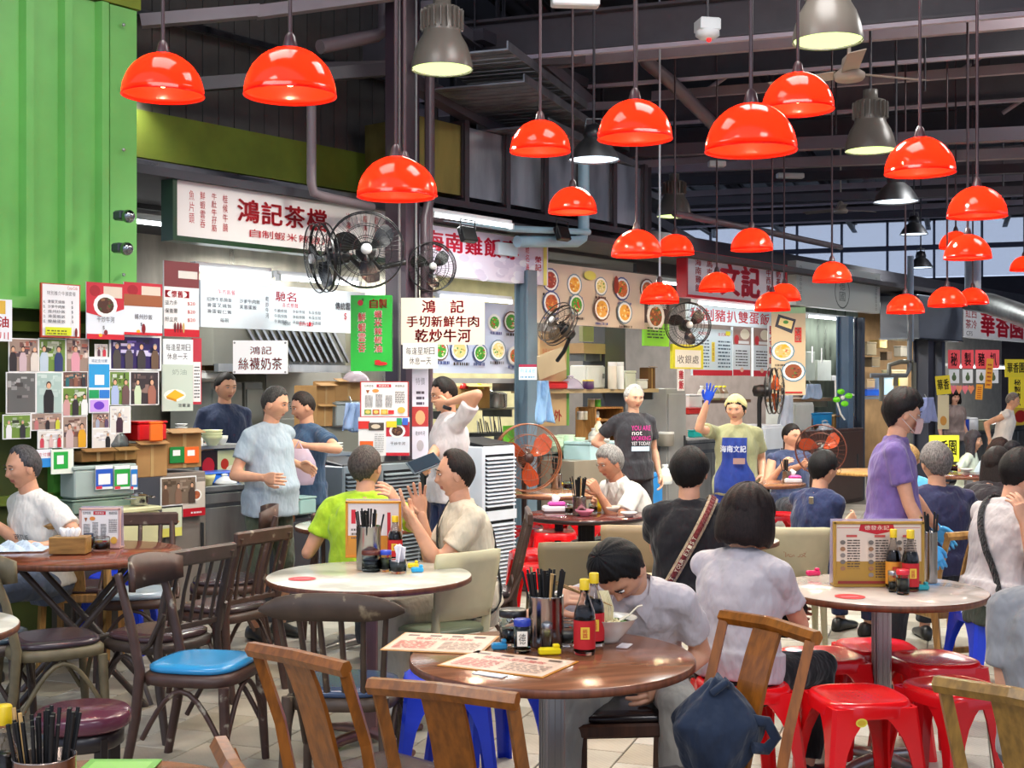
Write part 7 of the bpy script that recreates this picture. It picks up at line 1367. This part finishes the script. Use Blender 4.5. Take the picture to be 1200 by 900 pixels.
# ---------------------------------------------------------------- things on the tables
ZT_ = .7525
def tp(px, py): return G(px, DZ(py, .75), ZT_)
CHS = mat('matte', '0c0c0e', rough=.5); GL = mat('glass', 'e8f0f0'); CHW = mat('wood', 'c09a60', rough=.5)
_cs = {}
def canister(label, px, py, r=.056, h=.16, n=26, L_=.245, m='a8a4a0', seed=1, group='steel chopstick canisters', z=None):
    q = tp(px, py); T = thing('chopstick_canister', label, 'canister', q, seed*.7, group); mm = mat('metal', m, rough=.2)
    MB(mm).lathe([(0, .002), (r*.98, .002), (r, .006), (r, h-.003), (r*1.02, h), (r*.97, h), (r*.96, .01), (0, .008)], 36).build('body', T); q_ = random.Random(seed)
    for i in range(n):
        a = q_.uniform(0, 6.28); d = r*.8*math.sqrt(q_.random()); x, y = d*math.cos(a), d*math.sin(a); lx, ly = x*1.55+q_.uniform(-.01, .01), y*1.55+q_.uniform(-.01, .01)
        MB(CHW if i % 13 == 5 else CHS).tube([(x*.6, y*.6, .012), (lx, ly, L_*q_.uniform(.93, 1.03))], [.0032, .0042], 6).build('chopstick', T)
    return T
def sauce(label, px, py, h=.235, r=.034, liq='2a0d08', lab='c01820', cap='e8c418', lab2='e8c040', group=None, neck=True):
    q = tp(px, py); T = thing('sauce_bottle', label, 'bottle', q, 0, group); pr = [(0, 0), (r*.93, 0), (r, .008), (r, h*.50), (r*.93, h*.58), (r*.55, h*.72), (r*.38, h*.80), (r*.38, h*.90)]
    MB(mat('glass', 'e8e4e0')).lathe(pr+[(r*.33, h*.90), (r*.33, h*.8), (r*.5, h*.715), (r*.87, h*.575), (r*.94, h*.5), (r*.94, .01), (0, .008)], 28).build('glass', T)
    MB(mat('gloss', liq)).lathe([(0, .009), (r*.93, .011), (r*.93, h*.5), (r*.86, h*.57), (r*.68, h*.64), (0, h*.64)], 28).build('sauce', T)
    MB(mat('paper', lab)).lathe([(r*1.012, h*.08), (r*1.012, h*.46)], 28, caps=False).build('label', T); MB(mat('plastic', cap)).lathe([(r*.46, h*.86), (r*.46, h*.99), (r*.40, h), (0, h)], 20).build('cap', T)
    p = Print(); p.rect(-.014, 0, .028, h*.16, lab2); p.text('醬', -.009, .004, .018, h*.12, lab); p.build('emblem', T, (0, -r*1.02-.0005, h*.22)); return T
def jar(label, px, py, h, r, liq, cap, name='sauce_jar', fill=.65, lab=None, cat='jar', group=None, capm='plastic'):
    q = tp(px, py); T = thing(name, label, cat, q, 0, group); MB(GL).lathe([(0, 0), (r*.95, 0), (r, .006), (r, h*.8), (r*.92, h*.84), (r*.86, h*.8), (r*.92, h*.79), (r*.92, .01), (0, .008)], 28).build('glass', T)
    if liq: MB(mat('gloss', liq)).lathe([(0, .009), (r*.91, .01), (r*.91, h*.8*fill), (0, h*.8*fill)], 28).build('contents', T)
    if cap: MB(mat(capm, cap)).lathe([(r*1.0, h*.80), (r*1.02, h*.82), (r*1.02, h*.97), (r*.9, h), (0, h)], 28).build('lid', T)
    if lab: p = Print(); p.rect(-r*.6, 0, r*1.2, h*.45, 'e8e4d4'); p.text(lab, -r*.45, h*.06, r*.9, h*.32, '202020'); p.build('label', T, (0, -r*1.0, h*.22))
    return T
def sheet(label, pts, fn, frame='c89040', w=.3, h=.21, name='paper_menu', cat='menu', th=.002):
    """a laminated card lying on the table; pts: near-left, near-right and far-left corners in the picture"""
    a, b, c = [tp(*p) for p in pts]; ex = (b-a); ey = (c-a); W, H = ex.length, ey.length; ex.normalize(); ey = (ey-ex*ey.dot(ex)).normalized(); rz = math.atan2(ex.y, ex.x)
    T = thing(name, label, cat, a, rz); MB(mat('plastic', frame)).box((W/2, H/2, th/2), (W, H, th)).build('card', T); p = Print(); fn(p, W, H); o = p.build('print', T, (0, 0, th)); o.rotation_euler = (R(-90), 0, 0); return T
def mfn(seed, bgc='e8c8b0'):
    def f(p, w, h):
        p.rect(w*.02, h*.03, w*.96, h*.94, bgc)
        for i in range(4): p.rect(w*(.08+.23*i), h*.80, w*.12, h*.07, '705850')
        p.text('精選小菜粉麵飯', w*.2, h*.60, w*.6, h*.12, 'c83038'); p.lines(w*.08, h*.12, w*.38, h*.42, 7, 'c84048', seed, .4, 3); p.lines(w*.54, h*.12, w*.38, h*.42, 7, '806058', seed+3, .4, 3)
    return f
# flip helper: print y runs away from the viewer on a flat card
sheet('paper menu reaching over the rim of the brown table, nearer the marble table', ((445, 763), (563, 768), (486, 743)), mfn(2), 'd8a060'); sheet('orange edged paper menu lying flat at the middle of the brown table rim', ((512, 781), (636, 796), (572, 765)), mfn(5), 'd89030'); sheet('small blank white slip at the rim of the brown table', ((553, 791), (588, 796), (560, 788)), lambda p, w, h: p.rect(0, 0, w, h, 'e8e8e8'), 'e8e8e8', name='paper_slip', cat='paper'); sheet('white slip of paper beside the noodle bowl', ((722, 760), (735, 761), (722, 755)), lambda p, w, h: p.rect(0, 0, w, h, 'f0e8e8'), 'f0e8e8', name='paper_slip', cat='paper')
canister('steel canister crammed with black chopsticks on the brown wood table', 640, 758, .057, .165, 34, seed=3); canister('tall steel canister of black chopsticks on the white marble table', 432, 668, .056, .20, 22, .27, seed=5); canister('steel canister behind the menu stand on the pale marble table', 1090, 684, .03, .22, 12, .30, seed=6)
canister('reddish steel canister of black chopsticks at the bottom corner', 52, 992, .056, .165, 34, seed=8, m='b09c90'); canister('black chopsticks in a canister on the dark red table', 679, 604, .045, .12, 20, .245, seed=9); canister('black chopsticks in a canister on the table by the orange fan', 652, 573, .045, .12, 18, .25, seed=10); canister('small canister of black chopsticks beside the pink tissue pack', 922, 566, .04, .1, 12, .2, seed=11)
sauce('dark soy bottle with red label and yellow cap before the noodle bowl', 685, 767); sauce('second red label bottle hidden behind the front one by the noodle bowl', 696, 757); sauce('red label bottle with yellow cap on the white marble table', 463, 656, .21, .036, '401810'); sauce('brown sauce bottle with yellow label beside the menu stand', 1047, 690, .245, .032, lab='d8902c', lab2='c03020'); sauce('red label soy bottle next to the yellow label bottle', 1067, 693, .25, .034)
sauce('yellow capped bottle cut by the picture edge beside the bottom canister', 4, 985, .25, .034, 'b08040', 'a83018')
jar('squat glass jar of dark chilli oil with a black lid on the brown table', 601, 756, .115, .044, '1c0f0c', '17110f', fill=.55); jar('white shaker with a blue cap and one black character', 612, 765, .105, .027, 'ddd8c8', '2038a0', 'shaker', .95, '德', 'shaker'); jar('small steel topped glass shaker before the canister', 641, 762, .085, .018, None, 'b0b0b0', 'shaker', cat='shaker', capm='metal'); jar('clear drinking glass with a napkin beside the soy bottle', 664, 757, .10, .030, 'e8e8e8', None, 'drinking_glass', .5, cat='glass')
jar('stacked brown sauce cup on the white marble table', 435, 670, .095, .043, '2a1410', '5a2418', 'sauce_cup', .7, cat='cup'); jar('shaker with a blue lid next to the brown sauce cup', 452, 670, .095, .026, 'a8b070', '3048b8', 'shaker', .8, cat='shaker'); T = jar('glass stuffed with white paper napkins on the white marble table', 466, 672, .075, .040, 'e8e4ec', None, 'napkin_glass', .9, cat='glass')
rg = random.Random(4)
for i in range(7): a = rg.uniform(0, 6.3); MB(mat('paper', 'ece8f0')).box((.016*math.cos(a), .016*math.sin(a), .085), (.045, .006, .075), rot=(rg.uniform(-.3, .3), rg.uniform(-.3, .3), a)).build('napkin', T)
jar('dark glass of sauce before the gold framed menu stand', 992, 686, .105, .042, '1c0c0a', None, 'sauce_glass', .75, cat='glass'); jar('steel topped pepper shaker in front of the yellow label bottle', 1046, 694, .085, .018, '8a8070', 'b8b8b8', 'shaker', .6, cat='shaker', capm='metal'); jar('toothpick jar with a pink red cap on the pale marble table', 1058, 697, .10, .026, 'd8c098', 'd82838', 'toothpick_jar', .8)
jar('chilli jar with a steel lid on the folding table', 119, 646, .085, .042, '6a1810', None, 'chilli_jar', .6); jar('small red jar with a dark blue lid beside the tissue box', 104, 645, .085, .024, 'c02820', '28304a', fill=.9); jar('steel capped salt jar behind the tissue box', 92, 640, .08, .026, 'c8c0b8', 'b0b0b0', 'salt_jar', .8, capm='metal')
for px, py, w, c, l in ((585, 762, .05, '2a88b8', 'blue plastic clip beside the black lidded jar'), (644, 768, .07, 'e8d010', 'yellow plastic clip in front of the steel canister'), (489, 671, .055, '28a8e0', 'blue plastic clip on the white marble table'), (484, 666, .05, 'e8d020', 'yellow plastic clip behind the blue one'), (1081, 692, .05, '30a0a8', 'teal plastic clip beside the soy bottle'), (953, 675, .06, 'e02868', 'pink plastic clip at the edge of the pale marble table')):
    q = tp(px, py); T = thing('order_clip', l, 'clip', q, .15); MB(mat('plastic', c)).box((0, 0, .011), (w, .028, .022), b=.005).build('body', T); MB(mat('plastic', c)).box((w*.3, 0, .027), (w*.3, .02, .012), b=.003).build('lever', T)
for px, py, l in ((354, 679, 'red round sticker on the white marble tabletop'), (996, 700, 'red round sticker on the pale marble tabletop')):
    p = Print(); p.ell(0, 0, .06, .06, 'd01828', 28); p.rect(-.035, -.012, .07, .024, 'e87078'); o = p.build('sticker', None, tp(px, py), label=l, cat='sticker'); o.rotation_euler = (R(-90), 0, 0)
# bowl of noodles with spoon
q = tp(712, 752); T = thing('noodle_bowl', 'white bowl of noodle soup under the bent man', 'bowl', q, 0); MB(mat('gloss', 'ded8cc')).lathe([(0, .0), (.038, 0), (.04, .008), (.062, .03), (.082, .055), (.096, .078), (.0985, .080), (.094, .079), (.078, .053), (.04, .016), (0, .014)], 40).build('bowl', T); MB(mat('gloss', 'b09860')).lathe([(0, .062), (.083, .062)], 30).build('broth', T)
rg = random.Random(9); nd = mat('plastic', 'e8dcae')
for i in range(16): a = rg.uniform(0, 6.3); b = rg.uniform(.01, .06); MB(nd).tube([(b*math.cos(a+t*.5)+.01*math.sin(t*3), b*math.sin(a+t*.5), .064+.006*math.sin(t*2)) for t in range(6)], .0028, 5).build('noodle', T)
for i in range(9): x = -.02+.0045*i; MB(nd).tube([(x, .0, .064), (x+.002*math.sin(i), -.005, .11), (x*.8-.012, .01, .165)], .0027, 5).build('noodle', T)
MB(mat('matte', '5a8a38')).box((.05, -.02, .068), (.02, .012, .003)).box((.03, .03, .068), (.016, .01, .003), rot=(0, 0, 1)).build('greens', T)
T = thing('soup_spoon', 'cream soup spoon leaning in the noodle bowl', 'spoon', q, 0); MB(mat('gloss', 'e0d8c0')).tube([(.04, 0, .066), (.07, 0, .085), (.10, -.005, .115), (.115, -.005, .118)], [.012, .006, .006, .005], 8, sy=.5).build('handle', T)
T = thing('chopsticks', 'pair of brown chopsticks in the bent man hand', 'chopsticks', tp(688, 752)+Vector((0, -.05, .15)), 0)
for i in range(2): MB(CHW).tube([(-.12, .0+.01*i, .06-.01*i), (.08, .03, -.03)], [.0035, .002], 6).build('chopstick', T)
# menu stands
def stand(label, px0, px1, yt, yb, fcol, fn, rz=0., extra=None):
    a = tp(px0, yb); b = G(px1, a.y); w = b.x-a.x; h = (yb-yt)/FPX*a.y; T = thing('menu_stand', label, 'menu stand', a, R(rz)); m = mat('plastic', fcol)
    MB(m).box((w/2, .008, h/2), (w, .008, h), rot=(R(-4), 0, 0)).build('board', T)
    for c_, d in (((w/2, .004, h-.005), (w, .014, .012)), ((w/2, .004, .006), (w, .014, .012)), ((.005, .004, h/2), (.012, .014, h)), ((w-.005, .004, h/2), (.012, .014, h))): MB(m).box(c_, d, b=.002).build('frame_bar', T)
    MB(mat('film', 'd8d0e8', alpha=.5)).box((w*.5, .05, h*.5), (w*1.02, .004, h*1.06), rot=(R(4), 0, 0)).build('clear_sleeve', T); MB(m).box((w*.5, .03, .004), (w, .09, .006)).build('base', T)
    p = Print(); fn(p, w, h); p.build('print', T, (0, .001, 0)).rotation_euler = (R(-1), 0, 0); return T
def f(p, w, h):
    p.rect(w*.02, h*.02, w*.96, h*.96, 'e0ccb8'); p.rect(w*.04, h*.9, w*.92, .002, 'c03038'); p.poly([(w*.28, h*.86), (w*.30, h*.96), (w*.66, h*.96), (w*.68, h*.86), (w*.48, h*.80)], 'c01828'); p.text('德發永記', w*.34, h*.87, w*.28, h*.07, 'f0e0c8')
    for c_ in range(3):
        x = w*(.06+.31*c_); p.lines(x+w*.09, h*.14, w*.14, h*.60, 15, '504038', c_, .45, 2); p.rect(x+w*.08, h*.76, w*.12, h*.035, 'c05048')
        for i in range(6): p.ell(x+w*.04, h*(.18+.1*i), w*.03, h*.035, ('8a8078', '9a7050', '706860')[i % 3], 10)
    p.rect(w*.04, h*.05, w*.92, h*.04, '903028')
stand('gold framed menu stand of the white marble-look table with three printed columns'.replace('white', 'pale'), 977, 1083, 612, 688, 'b08838', f)
stand('orange framed menu stand behind the chopsticks on the white marble table', 405, 470, 588, 654, 'd89030', lambda p, w, h: (p.rect(w*.03, h*.03, w*.94, h*.94, 'e8dcd8'), p.rect(w*.1, h*.6, w*.08, h*.25, 'd02838'), p.lines(w*.1, h*.1, w*.2, h*.45, 6, '605048', 1), p.rect(w*.75, h*.3, w*.06, h*.5, 'd02838')))
stand('red bordered menu stand on the folding table', 93, 141, 596, 643, 'd8b0a8', lambda p, w, h: menu_sheet(p, w, h, 4, 'd03038'))
# tissue boxes and cloths
q = tp(79, 651); T = thing('tissue_box', 'wooden tissue box with a pulled tissue on the folding table', 'tissue box', q, .05); MB(mat('wood', 'a07840', vec=(1, 6, 6), rough=.4)).box((0, .05, .045), (.18, .11, .085), b=.004).build('box', T)
mb = MB(mat('paper', 'f0f0f0')); [mb.tube([(-.03+.02*i, .05, .085), (-.035+.024*i, .04+.01*(i % 2), .12), (-.05+.032*i, .05, .128)], [.012, .018, .006], 6) for i in range(4)]; mb.build('tissue', T)
q = tp(20, 645); T = thing('cloth', 'rumpled white and blue cloth on the folding table', 'cloth', q, .1); mb = MB(mat('cloth', 'c4d4e6')); rg = random.Random(2)
vs = []; n = 18
for j in range(n+1):
    for i in range(n+1): x, y = (i/n-.5)*.30, (j/n-.5)*.2; r_ = max(0, 1-(abs(i/n-.5)*2)**3)*max(0, 1-(abs(j/n-.5)*2)**3); vs.append((x, y, .004+r_*(.025+.014*math.sin(i*1.3+j*.6)+.010*math.sin(j*2.1-i*.4))))
mb.add(vs, [(j*(n+1)+i, j*(n+1)+i+1, (j+1)*(n+1)+i+1, (j+1)*(n+1)+i) for j in range(n) for i in range(n)], True).build('fold', T)
def pack(label, px, py, w, c):
    q = tp(px, py); T = thing('tissue_pack', label, 'tissues', q, .1); MB(mat('plastic', 'e8e4e8')).box((0, 0, .02), (w, .11, .04), b=.01).build('pack', T); MB(mat('plastic', c)).box((w*.1, 0, .05), (w*.75, .1, .03), b=.012).build('wrapper', T); MB(mat('paper', 'f0f0f4')).tube([(0, 0, .06), (.01, 0, .09), (-.01, 0, .11)], [.02, .03, .012], 8).build('tissue', T)
pack('pink and white tissue pack on the dark red table', 650, 600, .16, 'c03898'); pack('pink tissue pack on the small brown table', 928, 566, .15, 'd82890')
def bowl(label, px, py, r, c, inner=None, h=None):
    q = tp(px, py); T = thing('bowl', label, 'bowl', q, 0); h = h or r*.75; MB(mat('gloss', c)).lathe([(0, 0), (r*.45, 0), (r*.5, .006), (r*.85, h*.6), (r, h), (r*.96, h), (r*.8, h*.6), (r*.42, .012), (0, .012)], 24).build('shell', T)
    if inner: MB(mat('gloss', inner)).lathe([(0, h*.7), (r*.82, h*.7)], 20).build('food', T)
bowl('white soup bowl in front of the old man', 716, 602, .062, 'd8d0c0', 'c8a070'); bowl('pink plastic tub on the dark red table', 685, 605, .062, 'd88098', 'b84050', .04); bowl('white plate piled with napkins by the old man', 737, 606, .055, 'e8e8e0', 'f0f0f0', .03); bowl('yellow dish on the table behind the dark red one', 663, 570, .06, 'e0c030', None, .025)
jar('teal plastic cup in front of the old man', 735, 599, .11, .034, '28a890', None, 'plastic_cup', 1., cat='cup'); jar('tea glass beside the pink tissue pack', 667, 603, .085, .028, 'a87838', None, 'tea_glass', .6, cat='glass'); jar('amber glass by the dark red table canister', 695, 602, .08, .028, 'c08020', None, 'tea_glass', .7, cat='glass'); jar('glass cup near the canister by the orange fan', 665, 574, .08, .035, '6a2818', None, 'tea_glass', .7, cat='glass')
q = tp(702, 600); T = thing('yellow_flower_shaker', 'small yellow shaker between the glasses and the bowl', 'shaker', q); MB(mat('plastic', 'e8c820')).lathe([(0, 0), (.016, 0), (.014, .05), (.010, .07), (.022, .10), (.014, .125), (0, .13)], 14).build('body', T)
q = tp(757, 590); T = thing('phone', 'dark mobile phone propped beside the old man', 'phone', q+Vector((0, 0, .0)), .2); MB(BLK).box((0, 0, .035), (.07, .01, .07), rot=(R(-20), R(20), 0), b=.003).build('body', T)
bowl('white dish on the far dark red table', 1133, 553, .06, 'e8e4dc', 'c8a060', .03); jar('red drink cup on the far dark red table', 1118, 553, .08, .035, 'c01820', None, 'drink_cup', .9, cat='cup')
bowl('white bowl on the table of the pale grey shirted man', 1196, 590, .07, 'e8e0d8', 'b07848')
# laminated green mat of the corner table
sheet('green laminated menu mat at the bottom corner table', ((70, 925), (160, 925), (84, 893)), lambda p, w, h: (p.rect(0, 0, w, h, '70b048'), p.rect(w*.1, h*.1, w*.8, h*.8, '90c860')), '5a9a38', name='place_mat', cat='mat')
# dark blue bag on the tilted chair
def sack(label, p, w, d, h, col, rz, name='bag', cat='bag', strap=True, seed=3):
    T = thing(name, label, cat, p, R(rz)); rg = np.random.RandomState(seed); n, m = 40, 26; vs = []
    for j in range(m+1):
        t = j/m; rr = math.sin(math.pi*min(1, .12+t*.52))**.6*(1-.80*max(0, t-.55)**1.1/.45**1.1)
        for i in range(n):
            a = 2*math.pi*i/n; wr = 1+.07*math.sin(a*3+t*4)+.05*math.sin(a*7-t*9)+.035*math.sin(a*13+t*5)
            vs.append((w/2*rr*wr*math.cos(a)+.10*w*max(0, t-.6), d/2*rr*wr*math.sin(a), h*(t-.12*max(0, t-.8)*math.cos(a*2))+.012*math.sin(a*5)*t))
    MB(mat('cloth', col)).add(vs, grid_faces(n, m)+[tuple(range(n-1, -1, -1)), tuple(range(m*n, m*n+n))], True).build('body', T)
    if strap: MB(mat('cloth', col)).tube([(w*.30, -d*.2, h*.62), (w*.52, -d*.25, h*.60), (w*.62, -d*.2, h*.42), (w*.52, -d*.2, h*.30), (w*.36, -d*.3, h*.34)], .010, 8, sy=1.8).build('strap', T); MB(mat('cloth', col)).tube([(-w*.05, -d*.2, h*.9), (.02, -d*.3, h*1.03), (w*.15, -d*.1, h*.95), (w*.25, d*.1, h*.7)], .012, 8).build('drawstring_edge', T)
    return T
sack('dark blue drawstring cloth bag sitting on the tilted oak chair', G(838, 3.72, .47), .27, .22, .27, '1a283e', 0)
sack('black cloth bag on the lap of the bobbed woman', G(915, 5.2, .58), .22, .2, .20, '0b0b0d', 20, 'lap_bag', 'bag', False, 5)
T = thing('plastic_bag', 'clear carrier bag hanging from the hand behind the standing man', 'bag', P(350, 568, 8.5)); mb = MB(mat('film', 'dcc8dc', alpha=.6)); n = 16; vs = []
for j in range(9):
    t = j/8; r_ = .06+.045*math.sin(math.pi*min(1, .15+.6*(1-t)))-.045*max(0, t-.6)
    for i in range(n): a = 2*math.pi*i/n; vs.append((r_*(1+.12*math.sin(a*3+t*3))*math.cos(a), r_*.6*math.sin(a), .24*t))
mb.add(vs, grid_faces(n, 8)+[tuple(range(n-1, -1, -1))], True).build('sack', T); MB(mat('film', 'dcc8dc', alpha=.6)).tube([(-.03, 0, .23), (0, 0, .29), (.03, 0, .23)], .006, 6).build('handle', T)
T = thing('tablet', 'dark grey tablet held by the standing man in the white tee', 'tablet', P(497, 543, 8.15), R(20)); MB(mat('plastic', '4a5660')).box((0, 0, 0), (.2, .14, .01), rot=(R(30), R(-20), 0), b=.003).build('body', T); MB(mat('gloss', '2a3440')).box((0, -.004, .006), (.18, .12, .004), rot=(R(30), R(-20), 0)).build('screen', T)
for pp_, l in (((524, 478, 8.43), 'black wristwatch on the raised arm of the white teed man'),):
    MB(BLK).lathe([(.030, -.012), (.032, 0), (.030, .012)], 18, rot=(0, R(20), 0), caps=False).build('wristwatch', None, l, 'watch', P(*pp_))
# brushes and bucket by the standing man
for i, px in enumerate((333, 338, 343)):
    q = G(px, 8.6, .62); T = thing('brush', 'brown bristle brush standing in a rack, '+('nearest the standing man', 'middle of three', 'nearest the blue tub')[i], 'brush', q, 0, 'brushes in the rack'); MB(mat('hair', '7a4a2c')).box((0, 0, .13), (.026, .03, .14)).build('bristles', T); MB(mat('wood', '4a2c20')).box((0, 0, .0), (.022, .022, .16)).build('handle', T)
it('crate', 'pale teal plastic tub behind the round white table', 351, 372, 592, 612, 1.0, .15, 'a8d0cc', z0=.72, H=.12); it('cabinet', 'dark steel rack holding the bristle brushes', 328, 374, 615, 700, .95, .3, '3a3c42', z0=0, H=.70)
